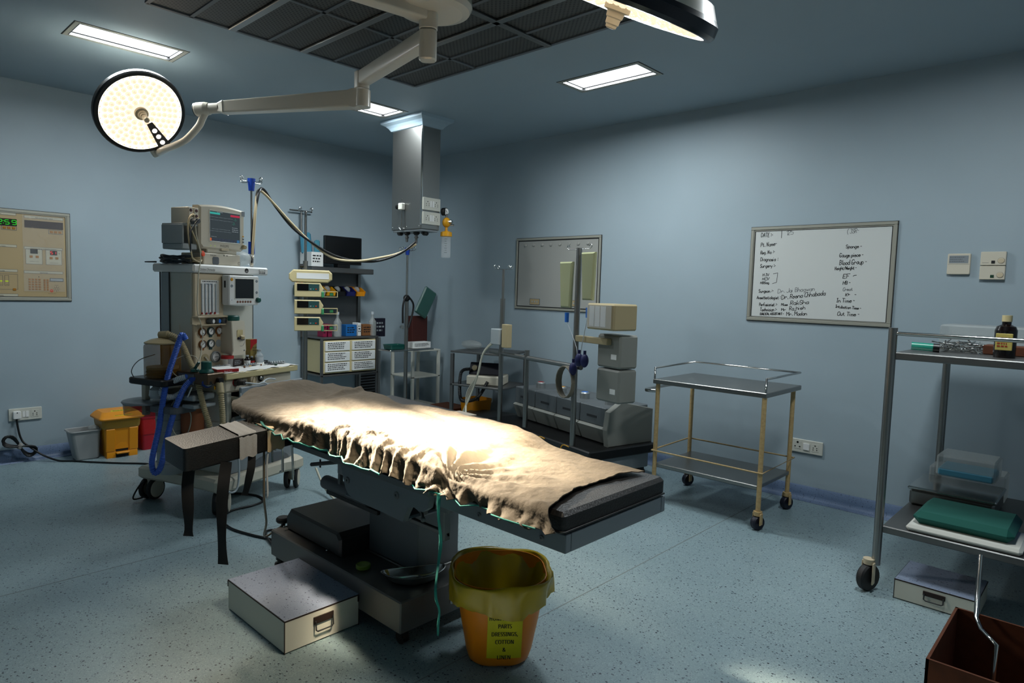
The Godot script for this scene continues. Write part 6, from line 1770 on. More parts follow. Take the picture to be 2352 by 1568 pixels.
	put(G.new().lathe(V(0.125, 1.795, -0.315), [Vector2(0.0, 0.0), Vector2(0.02, 0.0), Vector2(0.02, 0.01), Vector2(0.0, 0.012)], V(0.3, 0.2, 1), 14), "orange_tag", M.orange, o)
	# leads from the modules
	one(G.new().tube([V(0.035, 2.05, -0.28), V(0.0, 2.055, -0.25), V(-0.035, 2.03, -0.24), V(-0.05, 1.97, -0.24), V(-0.045, 1.88, -0.24), V(-0.02, 1.80, -0.25), V(0.03, 1.755, -0.29), V(0.09, 1.735, -0.30), V(0.125, 1.75, -0.32)], 0.0055, 7, 5), "monitor_lead", M.cable_cream, "cream lead looping from the monitor module down to the shelf", "cable")
	one(G.new().tube([V(0.06, 2.03, -0.26), V(0.03, 2.025, -0.23), V(0.0, 1.99, -0.23), V(-0.04, 1.93, -0.23), V(-0.045, 1.88, -0.225), V(-0.03, 1.80, -0.24)], 0.0045, 7, 5), "monitor_lead", M.lead_blue, "blue-grey lead hanging from the monitor module", "cable")
	one(G.new().tube([V(0.0, 2.0, -0.23), V(0.015, 1.92, -0.24), V(0.055, 1.84, -0.26), V(0.075, 1.78, -0.27), V(0.075, 1.725, -0.275), V(0.06, 1.66, -0.272), V(0.05, 1.55, -0.27), V(0.045, 1.40, -0.27), V(0.065, 1.30, -0.26), V(0.07, 1.22, -0.25), V(0.03, 1.10, -0.22), V(-0.02, 1.0, -0.20), V(-0.06, 0.93, -0.10)], 0.0035, 6, 5), "sampling_line", M.cable_white, "thin white gas line hanging down the front of the gauge panel", "tube")
	one(G.new().tube([V(0.01, 1.99, -0.3), V(0.04, 1.91, -0.29), V(0.085, 1.83, -0.29), V(0.12, 1.795, -0.31)], 0.005, 6, 5), "monitor_lead", M.hose_cream, "beige lead running to the orange tag beside the monitor", "cable")
	o = thing("plastic_dome", "translucent plastic jar lying beside the patient monitor on the shelf", "jar", V(0.60, 1.72, -0.45))
	put(G.new().ball(V(0.585, 1.785, -0.46), Vector3(0.105, 0.062, 0.085), 18, 10), "jar", M.frosted, o)
	put(G.new().lathe(V(0.66, 1.775, -0.42), [Vector2(0.045, 0.0), Vector2(0.047, 0.01), Vector2(0.043, 0.016), Vector2(0.047, 0.022), Vector2(0.04, 0.03)], V(1, 0.05, 0.3), 18), "jar_neck", M.clear, o)
	# the paper over the worktop and what lies on it
	var rows := []
	for j in 15:
		var l := []
		for i in 31:
			var u := i / 30.0
			var x := lerpf(0.042, 0.735, u)
			var zz := lerpf(-0.30, 0.010 + 0.005 * sin(u * 40.0) + 0.004 * sin(u * 91.0), j / 14.0)
			l.append(V(x, 0.975 + 0.0015 * sin(u * 50.0 + j) + (0.004 * sin(u * 23.0) if j > 12 else 0.0), zz))
		rows.append(l)
	one(G.new().sheet(rows, 0.0012), "paper_sheet", M.paper, "creased white paper covering the anaesthesia machine worktop", "paper")
	o = thing("specimen_cup", "clear specimen cup with red lid on the anaesthesia worktop", "cup", V(0.265, 0.977, -0.23))
	put(G.new().lathe(V(0.265, 0.977, -0.23), [Vector2(0.0, 0.0), Vector2(0.034, 0.0), Vector2(0.036, 0.004), Vector2(0.041, 0.068)], Vector3.UP, 22), "cup", M.clear, o)
	put(G.new().lathe(V(0.265, 1.043, -0.23), [Vector2(0.043, 0.0), Vector2(0.045, 0.003), Vector2(0.044, 0.02), Vector2(0.04, 0.024), Vector2(0, 0.024)], Vector3.UP, 22), "lid", M.red, o)
	put(G.new().ball(V(0.265, 0.992, -0.23), Vector3(0.024, 0.012, 0.024), 10, 6), "contents", M.paper, o)
	o = thing("card_box", "flat red and white carton lying on the anaesthesia worktop", "box", V(0.11, 0.978, -0.10), -20.0)
	var keep := X
	into(o)
	put(G.new().bx(V(-0.075, 0.0, -0.085), V(0.075, 0.022, 0.085), 0.001), "carton", M.red, o)
	put(G.new().bx(V(-0.07, 0.0215, -0.08), V(0.07, 0.023, 0.08)), "carton_top", M.paper, o)
	t = text(G.new(), "Plastic Tool", 0.012, Transform3D(Basis(), V(0, 0.006, 0.0855)), 0, false, 0.9)
	text(t, "Plastic Tool", 0.012, face(V(-0.0755, 0.006, 0), V(-1, 0, 0)), 0, false, 0.9)
	put(t, "lettering", M.paper, o)
	X = keep
	o = thing("medicine_box", "tall red and gold medicine carton standing behind the vials", "box", V(0.52, 0.977, -0.26))
	put(G.new().bx(V(0.488, 0.977, -0.285), V(0.552, 1.17, -0.235), 0.001), "carton", mk("gold_card", Color(0.5, 0.43, 0.2), 0.5), o)
	put(G.new().ext(P2([0.488, 1.17, 0.552, 1.17, 0.552, 1.14, 0.52, 1.125, 0.488, 1.085]), 0.001, Transform3D(Basis(), V(0, 0, -0.235))), "red_band", M.red, o)
	put(dashes(G.new(), Transform3D(Basis(), V(0.53, 1.105, -0.234)), 0.04, 3, 0.012, 0.005, 12), "lettering", M.ink, o)
	o = thing("medicine_box", "low brown medicine carton beside the specimen cup", "box", V(0.39, 0.977, -0.26))
	put(G.new().bx(V(0.325, 0.977, -0.29), V(0.43, 1.03, -0.24), 0.001), "carton", mk("brown_card", Color(0.14, 0.08, 0.075), 0.5), o)
	put(dashes(G.new(), Transform3D(Basis(), V(0.375, 1.015, -0.239)), 0.07, 3, 0.012, 0.006, 13), "lettering", M.grey_pale, o)
	# vials and bottles
	for e in [[0.447, 0.022, 0.07, 1, "dark brown medicine bottle with white label and grey cap, left of two", 0.0], [0.492, 0.019, 0.06, 1, "smaller dark brown medicine bottle with red label on the worktop", 0.0], [0.545, 0.030, 0.105, 0, "clear glass vial with silver cap, right of the brown bottles", 0.02]]:
		var c := V(e[0], 0.977, -0.225 + e[5])
		o = thing("medicine_bottle", e[4], "bottle", c, 0, "bottles on the anaesthesia worktop")
		put(G.new().lathe(c, [Vector2(0, 0), Vector2(e[1], 0), Vector2(e[1], e[2] * 0.68), Vector2(e[1] * 0.45, e[2] * 0.86), Vector2(e[1] * 0.45, e[2])], Vector3.UP, 18), "bottle", M.brown_glass if e[3] else M.clear, o)
		put(G.new().lathe(c + V(0, e[2] * 0.95, 0), [Vector2(e[1] * 0.55, 0), Vector2(e[1] * 0.55, e[2] * 0.16), Vector2(0, e[2] * 0.17)], Vector3.UP, 14), "cap", M.grey_pale, o)
		put(G.new().lathe(c, [Vector2(e[1] + 0.0006, e[2] * 0.15), Vector2(e[1] + 0.0006, e[2] * 0.55)], Vector3.UP, 18), "label", M.paper if e[0] < 0.47 else M.red if e[3] else M.hose_clear, o)
	# blister packs, ampoules and syringes
	var bl := [[V(0.66, 0.985, -0.14), -0.15, 6, 2, "silver blister pack at the right end of the anaesthesia worktop"], [V(0.435, 0.985, -0.185), 0.1, 6, 1, "brown-backed blister strip in front of the brown bottles"], [V(0.155, 0.99, -0.215), 0.25, 6, 2, "clear blister pack by the switch well behind the red carton"]]
	for e in bl:
		o = thing("blister_pack", e[4], "blister pack", e[0], rad_to_deg(e[1]), "blister packs on the anaesthesia worktop")
		into(o)
		put(G.new().box(Vector3(), V(e[2] * 0.023, 0.002, e[3] * 0.03 + 0.012), 0.0), "card", M.aluminium, o)
		for i in e[2]:
			for j in e[3]: put(G.new().ball(V((i - (e[2] - 1) / 2.0) * 0.022, 0.001, (j - (e[3] - 1) / 2.0) * 0.028), Vector3(0.0095, 0.012, 0.011), 10, 4, 0.0, 1.0), "blister", M.grey_pale, o)
		X = keep
	for e in [[V(0.36, 0.983, -0.135), 0.2, M.yellow, "small ampoule with amber tip lying on the worktop"], [V(0.52, 0.984, -0.12), -0.2, M.brown_edge, "small ampoule with brown cap near the open drawer"]]:
		o = thing("ampoule", e[3], "ampoule", e[0], rad_to_deg(e[1]), "ampoules on the anaesthesia worktop")
		into(o)
		put(G.new().cyl(V(-0.03, 0, 0), V(0.02, 0, 0), 0.006, 0.006, 10), "ampoule", M.clear, o)
		put(G.new().cyl(V(0.02, 0, 0), V(0.05, 0, 0), 0.003, 0.002, 8), "tip", e[2], o)
		put(G.new().cyl(V(-0.036, 0, 0), V(-0.03, 0, 0), 0.007, 0.007, 10), "cap", M.card, o)
		X = keep
	for e in [[V(0.57, 0.987, -0.15), 0.5], [V(0.60, 0.987, -0.18), 0.15], [V(0.575, 0.995, -0.165), 1.1]]:
		o = thing("stopcock", "grey three-way tap lying among the loose fittings on the worktop", "fitting", e[0], rad_to_deg(e[1]), "grey taps on the anaesthesia worktop")
		into(o)
		put(G.new().cyl(V(-0.03, 0, 0), V(0.03, 0, 0), 0.006, 0.006, 8).cyl(V(0, 0, 0), V(0, 0, 0.03), 0.006, 0.005, 8), "body", M.grey_mid, o)
		put(G.new().box(V(0, 0.012, 0), V(0.036, 0.007, 0.009), 0.002, Basis(Vector3.UP, 0.6)), "lever", M.grey_dark, o)
		X = keep
	one(G.new().cyl(V(0.585, 0.977, -0.075), V(0.585, 0.987, -0.075), 0.011, 0.011, 12), "vial_cap", M.green, "small green vial cap at the front of the worktop", "cap")

func hoses_and_leads() -> void:
	# breathing circuit
	var c := [V(-0.10, 1.205, -0.21), V(-0.118, 1.238, -0.224), V(-0.132, 1.173, -0.243), V(-0.153, 1.069, -0.269), V(-0.173, 0.957, -0.294), V(-0.191, 0.836, -0.31), V(-0.208, 0.698, -0.322), V(-0.222, 0.586, -0.331), V(-0.242, 0.456, -0.351), V(-0.253, 0.37, -0.358), V(-0.251, 0.31, -0.343), V(-0.24, 0.311, -0.319), V(-0.227, 0.363, -0.298), V(-0.208, 0.492, -0.282), V(-0.186, 0.631, -0.259), V(-0.16, 0.769, -0.228), V(-0.132, 0.883, -0.187), V(-0.109, 0.935, -0.147)]
	var o := thing("breathing_circuit", "blue corrugated breathing hose hanging in a long loop from the anaesthesia machine", "hose", V(-0.18, 0.3, -0.3))
	put(G.new().tube(c, 0.0205, 12, 6, 0.004, 0.011), "hose", M.hose_blue, o)
	put(G.new().cyl(V(-0.112, 0.93, -0.15), V(-0.085, 0.955, -0.11), 0.021, 0.021, 14), "cuff", M.blue, o)
	put(G.new().cyl(V(-0.095, 0.945, -0.125), V(-0.06, 0.965, -0.08), 0.018, 0.018, 14), "end_fitting", M.hose_clear, o)
	o = thing("breathing_hose", "short pale grey corrugated hose curling beside the blue loop", "hose", V(-0.15, 0.85, -0.27))
	put(G.new().tube([V(-0.10, 0.955, -0.19), V(-0.133, 0.934, -0.247), V(-0.159, 0.902, -0.301), V(-0.182, 0.866, -0.338), V(-0.185, 0.832, -0.336), V(-0.168, 0.812, -0.304), V(-0.146, 0.82, -0.257), V(-0.126, 0.85, -0.219), V(-0.118, 0.885, -0.205)], 0.021, 12, 7, 0.004, 0.011), "hose", M.hose_clear, o)
	put(G.new().cyl(V(-0.105, 0.952, -0.20), V(-0.085, 0.965, -0.165), 0.022, 0.022, 14), "cuff", M.hose_blue, o)
	o = thing("scavenging_hose", "cream corrugated hose from the bellows dome down past the absorber", "hose", V(-0.03, 0.6, -0.1))
	put(G.new().tube([V(-0.10, 1.20, -0.45), V(-0.10, 1.226, -0.42), V(-0.084, 1.226, -0.385), V(-0.066, 1.203, -0.335), V(-0.06, 1.156, -0.29), V(-0.06, 1.052, -0.224), V(-0.075, 0.957, -0.14), V(-0.08, 0.844, -0.10), V(-0.07, 0.748, -0.08), V(-0.05, 0.643, -0.06), V(-0.03, 0.56, -0.05)], 0.021, 12, 6, 0.0045, 0.013), "hose", M.hose_cream, o)
	put(G.new().cyl(V(-0.105, 1.222, -0.455), V(-0.088, 1.228, -0.395), 0.026, 0.026, 16), "cuff", M.hose_cream, o)
	o = thing("scavenging_hose", "thick cream corrugated hose hanging in front of the machine cabinet", "hose", V(-0.03, 0.55, 0.05))
	put(G.new().tube([V(-0.02, 0.92, 0.005), V(-0.03, 0.875, 0.03), V(-0.036, 0.80, 0.045), V(-0.036, 0.70, 0.055), V(-0.04, 0.60, 0.06), V(-0.04, 0.50, 0.055), V(-0.035, 0.42, 0.05)], 0.021, 12, 6, 0.0045, 0.013), "hose", M.hose_cream, o)
	put(G.new().cyl(V(-0.022, 0.915, 0.008), V(-0.035, 0.85, 0.036), 0.026, 0.025, 14), "cuff", M.hose_cream, o)
	one(G.new().tube([V(-0.02, 1.02, -0.18), V(-0.03, 1.08, -0.20), V(-0.07, 1.09, -0.26), V(-0.12, 1.05, -0.31), V(-0.13, 0.99, -0.31), V(-0.12, 0.95, -0.27), V(-0.10, 0.93, -0.2), V(-0.085, 0.93, -0.15)], 0.003, 6, 5), "sampling_line", M.cable_white, "thin pale gas line looping beside the bellows dome", "tube")
	one(G.new().tube([V(-0.12, 0.78, -0.30), V(-0.15, 0.74, -0.30), V(-0.16, 0.66, -0.30), V(-0.13, 0.55, -0.28), V(-0.08, 0.545, -0.24), V(-0.06, 0.62, -0.22), V(-0.065, 0.70, -0.22), V(-0.12, 0.72, -0.25)], 0.0035, 6, 5), "sampling_line", M.cable_white, "thin white tube looping in front of the suction canister", "tube")
	one(G.new().tube([V(-0.20, 0.89, -0.55), V(-0.23, 0.97, -0.58), V(-0.21, 1.05, -0.53), V(-0.14, 1.09, -0.46)], 0.003, 6, 5), "sampling_line", M.cable_grey, "dark thin tube arching left of the bellows dome", "tube")
	# clear suction tube from the outlet port
	one(G.new().tube([V(0.165, 0.90, 0.05), V(0.20, 0.895, 0.07), V(0.25, 0.885, 0.085), V(0.29, 0.892, 0.09), V(0.32, 0.875, 0.10), V(0.328, 0.83, 0.105), V(0.33, 0.74, 0.11), V(0.33, 0.66, 0.115)], 0.005, 7, 5), "oxygen_tube", M.hose_clear, "clear oxygen tube from the outlet port over the open drawer front", "tube")
	one(G.new().tube([V(0.29, 0.892, 0.09), V(0.34, 0.905, 0.07), V(0.40, 0.905, 0.05), V(0.44, 0.895, 0.06)], 0.005, 7, 5), "oxygen_tube", M.hose_clear, "clear loop of oxygen tube resting on the drawer front", "tube")
	one(G.new().tube([V(0.09, 0.84, 0.085), V(0.092, 0.80, 0.09), V(0.12, 0.74, 0.10), V(0.16, 0.69, 0.12), V(0.20, 0.62, 0.14)], 0.005, 7, 5), "oxygen_tube", M.hose_clear, "clear tube hanging at the left edge of the open drawer", "tube")
	one(G.new().tube([V(-0.06, 0.62, -0.02), V(-0.065, 0.45, 0.06), V(-0.06, 0.30, 0.085), V(-0.03, 0.19, 0.09), V(0.02, 0.165, 0.095), V(0.06, 0.20, 0.09), V(0.09, 0.32, 0.07), V(0.095, 0.42, 0.05)], 0.007, 8, 5), "drain_tube", M.hose_clear, "clear drain tube hanging in a loop before the machine plinth", "tube")
	one(G.new().tube([V(-0.09, 0.155, -0.66), V(-0.11, 0.13, -0.68), V(-0.125, 0.06, -0.72), V(-0.115, 0.02, -0.74), V(-0.08, 0.02, -0.72), V(-0.06, 0.03, -0.70)], 0.006, 7, 5), "power_cable", M.black, "black lead dropping to the floor by the left castor of the machine", "cable")

func iv_hook(o: Node3D, c: Vector3, r: float, n: int, deg: float, m: Material) -> void:
	for k in n:
		var d := Vector3.RIGHT.rotated(Vector3.UP, deg_to_rad(deg) + TAU * k / n)
		put(G.new().tube([c, c + d * r * 0.7, c + d * r + V(0, 0.002, 0), c + d * (r + 0.018) + V(0, 0.02, 0), c + d * (r + 0.004) + V(0, 0.036, 0), c + d * (r - 0.016) + V(0, 0.022, 0)], 0.0035, 7, 4), "hook_arm", m, o)




func hoses(_p: Array) -> void:
	var pts := [V(1.74, 2.04, 1.30), V(1.66, 1.93, 1.44), V(1.55, 1.86, 1.62), V(1.45, 1.84, 1.80), V(1.38, 1.87, 2.0), V(1.35, 1.98, 2.2), V(1.35, 2.12, 2.4), V(1.38, 2.28, 2.58), V(1.45, 2.38, 2.72), V(1.52, 2.36, 2.80), V(1.55, 2.2, 2.84), V(1.55, 2.0, 2.86), V(1.55, 1.75, 2.87)]
	for k in 2:
		var l := []
		for i in pts.size():
			var a := i * 1.6 + k * PI
			l.append(pts[i] + V(sin(a) * 0.012, cos(a) * 0.014, 0))
		one(G.new().tube(l, 0.011, 8, 6), "gas_hose", [M.black, M.cable_cream][k], ["black gas hose twisted with a cream one from the pendant", "cream gas hose twisted with a black one from the pendant"][k], "hose")

func stand(called: String, label: String, x: float, z: float, y0: float, y1: float, r: float, top: float, arm: float) -> Node3D:
	var o := thing(called, label, "drip stand", V(x, 0, z))
	put(G.new().cyl(V(x, y0, z), V(x, y1, z), r, r, 14), "pole", M.steel, o)
	put(G.new().cyl(V(x, y1, z), V(x, top, z), r * 0.6, r * 0.6, 12), "upper_pole", M.chrome, o)
	iv_hook(o, V(x, top - 0.01, z), arm, 4, 20, M.chrome)
	if y0 < 0.2:
		for k in 5:
			var d := Vector3.RIGHT.rotated(Vector3.UP, TAU * k / 5)
			put(G.new().tube([V(x, 0.12, z), V(x, 0.07, z) + d * 0.2], 0.012, 8).ball(V(x, 0.03, z) + d * 0.2, Vector3.ONE * 0.03, 10, 6), "foot", M.steel_grey, o)
	return o

func side_stands() -> void:
	var o := stand("drip_stand", "chrome drip stand with blue hub behind the anaesthesia machine", 1.52, 2.86, 0.05, 1.9, 0.014, 2.44, 0.10)
	put(G.new().cyl(V(1.52, 2.36, 2.86), V(1.52, 2.46, 2.86), 0.022, 0.032, 12), "blue_hub", M.blue, o)
	put(G.new().cyl(V(1.52, 1.84, 2.86), V(1.52, 1.94, 2.86), 0.026, 0.026, 12), "blue_clamp", M.blue, o)
	var p := onray(622, 720)
	o = stand("drip_stand", "drip stand carrying the stacked syringe pumps", p.x, p.z, 0.05, 1.83, 0.024, 2.32, 0.07)
	put(G.new().cyl(p + V(0, 1.78 - p.y, 0), p + V(-0.03, 1.78 - p.y, 0.04), 0.022, 0.02, 8), "clamp_knob", M.black, o)
	for k in 3:
		var y := 1.54 - k * 0.165
		var s := thing("syringe_pump", ["top syringe pump of the three on the drip stand", "middle syringe pump of the three on the drip stand", "lowest syringe pump of the three on the drip stand"][k], "syringe pump", V(p.x + 0.10, y, p.z), 62.0, "stacked syringe pumps")
		into(s)
		put(G.new().ext(P2([-0.15, -0.06, 0.10, -0.06, 0.12, 0.02, 0.09, 0.075, -0.15, 0.075]), 0.13, Transform3D(Basis(), V(0, 0, -0.05)), 0.006), "case", M.cream_yellow, s)
		put(G.new().bx(V(-0.125, 0.0, 0.08), V(-0.02, 0.065, 0.083)), "screen", M.screen_dark, s)
		put(G.new().bx(V(-0.02, 0.0, 0.08), V(0.08, 0.065, 0.082)), "key_panel", M.ring_teal, s)
		for j in 3: put(G.new().box(V(0.0 + j * 0.025, 0.016, 0.083), V(0.014, 0.01, 0.003)), "key", [M.grey_pale, M.teal_pale, M.orange][j], s)
		put(frame(G.new(), Transform3D(Basis(), V(0.175, -0.03, 0.0)), 0.16, 0.058, 0.006, 0, 0.07), "plunger_guard", M.cream_yellow, s)
		put(G.new().bx(V(0.10, -0.065, 0.05), V(0.125, -0.005, 0.09), 0.006).bx(V(0.18, -0.045, 0.02), V(0.215, -0.015, 0.06), 0.005), "green_clamp", M.green_mint, s)
		X = Transform3D()
	o = thing("infusion_pump", "yellowed infusion pump on top of the syringe pump stack", "infusion pump", V(p.x + 0.1, 1.62, p.z), 62.0)
	into(o)
	put(G.new().ext(P2([-0.2, 0.03, -0.17, 0.0, 0.16, 0.0, 0.2, 0.03, 0.2, 0.09, 0.17, 0.12, -0.16, 0.12, -0.2, 0.08]), 0.16, Transform3D(Basis(), V(0, 0, -0.08)), 0.01), "case", M.cream_yellow, o)
	put(G.new().bx(V(-0.13, 0.035, 0.08), V(0.17, 0.09, 0.082)), "label", M.paper, o)
	X = Transform3D()

# a point on the sight line through the survey mark (x, y) of the pump stand
func onray(_x: float, _y: float) -> Vector3: return V(0.95, 1.35, 2.05)

func crate(o: Node3D, a: Vector3, b: Vector3, legs: float, m: Material, boards: Array, mb: Material) -> void:
	for x in [a.x, b.x]:
		for z in [a.z, b.z]: put(G.new().box(V(x, (a.y + b.y) / 2, z), V(legs, b.y - a.y, legs), 0.004), "leg", m, o)
	for y in boards: put(G.new().bx(V(a.x - legs / 2, y - 0.02, a.z - legs / 2), V(b.x + legs / 2, y, b.z + legs / 2), 0.004), "shelf", mb, o)

func carton(called: String, label: String, a: Vector3, b: Vector3, m: Material, cat := "box") -> Node3D:
	var o := thing(called, label, cat, V((a.x + b.x) / 2, a.y, (a.z + b.z) / 2))
	put(G.new().bx(a, b, 0.002), "carton", m, o)
	put(dashes(G.new(), face(V(b.x + 0.0005, lerpf(a.y, b.y, 0.7), (a.z + b.z) / 2), V(1, 0, 0)), (b.z - a.z) * 0.8, 3, (b.y - a.y) * 0.2, (b.y - a.y) * 0.09, int(a.z * 90)), "lettering", M.ink if m != M.navy else M.grey_pale, o)
	return o

func back_corner() -> void:
	var o := thing("shelf_unit", "stainless steel workbench with back panel, upper shelf and bin rail", "shelf unit", V(0.24, 0, 1.2))
	crate(o, V(0.03, 0, 0.84), V(0.45, 1.0, 1.57), 0.028, M.steel_dull, [1.02, 0.60], M.steel_dull)
	put(G.new().bx(V(0.02, 1.02, 0.83), V(0.03, 1.75, 1.6)), "back_panel", M.steel_grey, o)
	for z in [0.84, 1.6]: put(G.new().bx(V(0.03, 1.0, z - 0.018), V(0.07, 1.78, z + 0.018)), "upright", M.steel, o)
	put(G.new().bx(V(0.02, 1.74, 0.80), V(0.31, 1.80, 1.61), 0.006), "upper_shelf", M.steel_dull, o)
	put(G.new().cyl(V(0.05, 1.78, 1.6), V(0.05, 2.42, 1.6), 0.012).cyl(V(0.05, 2.42, 1.47), V(0.05, 2.42, 1.74), 0.009), "drip_pole", M.steel, o)
	o = thing("drawer_cabinet", "cream drawer cabinet with six handwritten paper labels under the workbench", "drawer cabinet", V(0.24, 0.62, 1.2))
	put(G.new().bx(V(0.05, 0.615, 0.86), V(0.455, 0.985, 1.55), 0.005), "case", M.cream_yellow, o)
	for c in 2:
		for r in 3:
			var d := put(G.new().bx(V(0.45, 0.632 + r * 0.118, 0.88 + c * 0.345), V(0.476, 0.735 + r * 0.118, 1.19 + c * 0.345), 0.004), "drawer", M.paper, o)
			put(dashes(G.new(), face(V(0.4765, 0.715 + r * 0.118, 1.035 + c * 0.345), V(1, 0, 0)), 0.26, 4, 0.02, 0.009, 30 + c * 3 + r), "lettering", M.ink, d)
	var bm := [M.green, M.bin_grey, M.yellow, M.black, M.blue_deep, M.bin_gold]
	var bn := ["green", "grey", "yellow, between grey and black", "black", "blue", "yellow, rightmost"]
	for k in 6:
		var z := 1.60 - k * 0.132
		var w := 0.17 if k == 0 else 0.115
		o = thing("parts_bin", "small %s open-front bin on the wall rail full of supplies" % bn[k], "bin", V(0.15, 1.47, z), 0, "bins on the workbench rail")
		put(G.new().ext(P2([0.04, 1.48, 0.24, 1.48, 0.27, 1.53, 0.17, 1.58, 0.04, 1.59]), 0.004, Transform3D(Basis(), V(0, 0, z - w / 2))).ext(P2([0.04, 1.48, 0.24, 1.48, 0.27, 1.53, 0.17, 1.58, 0.04, 1.59]), 0.004, Transform3D(Basis(), V(0, 0, z + w / 2 - 0.004))).bx(V(0.04, 1.478, z - w / 2), V(0.24, 1.485, z + w / 2)).bx(V(0.24, 1.48, z - w / 2), V(0.246, 1.53, z + w / 2)).bx(V(0.035, 1.48, z - w / 2), V(0.042, 1.59, z + w / 2)), "body", bm[k], o)
		put(G.new().ball(V(0.14, 1.545, z), Vector3(0.07, 0.05, w * 0.35), 9, 5), "contents", M.frosted, o)
	carton("medicine_box", "red and gold packet standing in the green rail bin", V(0.08, 1.5, 1.60), V(0.12, 1.66, 1.68), M.red)
	o = thing("computer_screen", "black flat computer screen on the upper shelf", "screen", V(0.2, 1.8, 1.2))
	put(G.new().bx(V(0.26, 1.84, 0.965), V(0.30, 2.155, 1.45), 0.006), "case", M.black, o)
	put(G.new().bx(V(0.3, 1.86, 0.985), V(0.3015, 2.14, 1.43)), "screen", M.screen_dark, o)
	put(G.new().bx(V(0.2, 1.80, 1.12), V(0.3, 1.845, 1.28), 0.004), "stand", M.black, o)
	carton("carton", "plain white box on the upper shelf left of the black screen", V(0.06, 1.802, 1.475), V(0.31, 1.96, 1.62), M.white)
	one(G.new().box(V(0.12, 2.06, 1.58), V(0.05, 0.24, 0.13), 0.02, Basis(V(1, 0, 0), 0.1)), "wrapped_pack", M.pack_blue, "light blue wrapped pack standing in the white box", "pack")
	one(G.new().box(V(0.2, 2.02, 1.49), V(0.05, 0.16, 0.06), 0.015), "wrapped_pack", M.tint_blue, "smaller blue plastic pack beside the wrapped pack", "pack")
	var cs := [[1.50, 0.05, 0.14, "magenta"], [1.435, 0.05, 0.14, "magenta"], [1.16, 0.14, 0.13, "sky_box"], [0.94, 0.14, 0.13, "card"], [1.05, 0.04, 0.15, "paper"]]
	var cl := ["left magenta and white medicine box on the workbench", "right magenta and white medicine box on the workbench", "blue glove box on the workbench", "brown cardboard box with white label on the workbench", "narrow white box beside the brown cardboard box"]
	for k in 5: carton("carton", cl[k], V(0.28, 1.022, cs[k][0] - cs[k][1] / 2), V(0.40, 1.022 + cs[k][2], cs[k][0] + cs[k][1] / 2), M[cs[k][3]])
	carton("carton", "dark purple box standing at the right end of the workbench", V(0.30, 1.0, 0.66), V(0.36, 1.22, 0.80), M.navy)
	for e in [[1.33, 0.04], [0.86, 0.03]]:
		o = thing("glass_bottle", "clear saline bottle on the workbench, %s" % ("left of the blue box" if e[0] > 1 else "right of the brown box"), "bottle", V(0.38, 1.022, e[0]))
		put(G.new().lathe(V(0.38, 1.022, e[0]), [Vector2(0, 0), Vector2(0.045, 0), Vector2(0.045, 0.16), Vector2(0.016, 0.21), Vector2(0.016, 0.27)], Vector3.UP, 18), "bottle", M.frosted, o)
		put(G.new().lathe(V(0.38, 1.29, e[0]), [Vector2(0.018, -0.02), Vector2(0.018, 0.01), Vector2(0, 0.01)], Vector3.UP, 12), "cap", M.hose_clear, o)
	# white rack in the corner
	o = thing("white_rack", "white painted metal rack in the corner behind the drip stand", "rack", V(0.53, 0, 0.32))
	crate(o, V(0.30, 0, 0.1), V(0.70, 0.84, 0.50), 0.035, M.off_white, [0.85, 0.53, 0.16], M.off_white)
	o = thing("louvre_vent", "black louvred return air vent beside the white rack", "vent", V(0.02, 0.5, 0.62))
	put(G.new().bx(V(0.0, 0.1, 0.5), V(0.015, 0.95, 0.80)), "backing", M.black, o)
	for k in 22: put(G.new().box(V(0.02, 0.15 + k * 0.035, 0.65), V(0.012, 0.012, 0.27), 0.0), "slat", M.grey_mid, o)
	put(frame(G.new(), face(V(0.01, 0.525, 0.65), V(1, 0, 0)), 0.32, 0.87, 0.03, 0, 0.02), "vent_frame", M.aluminium, o)
	carton("carton", "printed white box with a family picture on the tray", V(0.86, 0.905, 0.46), V(0.98, 0.975, 0.72), M.paper)
	one(loft([[0.905, 0.14, 0.2, 0.02, 0.9, 0.92], [0.955, 0.16, 0.22, 0.02, 0.9, 0.92]], 4, false, true, 0.004), "green_tray", M.green_teal, "green tray of small supplies on the instrument stand", "tray")
	o = stand("drip_stand", "tall drip stand with instrument tray and stethoscope by the corner", 0.98, 0.82, 0.05, 1.46, 0.022, 2.02, 0.09)
	put(G.new().bx(V(0.78, 0.885, 0.44), V(1.02, 0.902, 1.06), 0.005), "tray", M.chrome, o)
	put(G.new().cyl(V(0.98, 1.96, 0.82), V(0.98, 2.04, 0.82), 0.02, 0.03, 12), "blue_hub", M.blue, o)
	put(G.new().ball(V(0.99, 1.48, 0.83), Vector3.ONE * 0.04, 10, 6), "clamp_knob", M.black, o)
	o = thing("stethoscope", "black stethoscope hanging from the drip stand knob", "stethoscope", V(1.0, 1.3, 0.84))
	put(G.new().tube([V(1.02, 1.20, 0.90), V(1.02, 1.40, 0.90), V(1.02, 1.50, 0.85), V(1.02, 1.42, 0.76), V(1.02, 1.30, 0.77), V(1.02, 1.15, 0.82)], 0.011, 8, 6), "tubing", M.black, o)
	put(G.new().lathe(V(1.02, 1.16, 0.91), [Vector2(0.026, 0), Vector2(0.026, 0.018), Vector2(0, 0.02)], V(1, 0, 0.5), 16), "chest_piece", M.chrome, o)
	one(G.new().bx(V(0.40, 0.86, 0.12), V(0.5, 1.25, 0.36), 0.004), "wooden_box", M.wood_red, "tall reddish wooden box on the white rack", "box")
	one(G.new().box(V(0.55, 1.42, 0.2), V(0.04, 0.36, 0.2), 0.015, Basis(V(1, 0, 0), -0.5)), "wrapped_pack", M.bag_green, "teal sterile pouch leaning at a slant above the white rack", "pack")
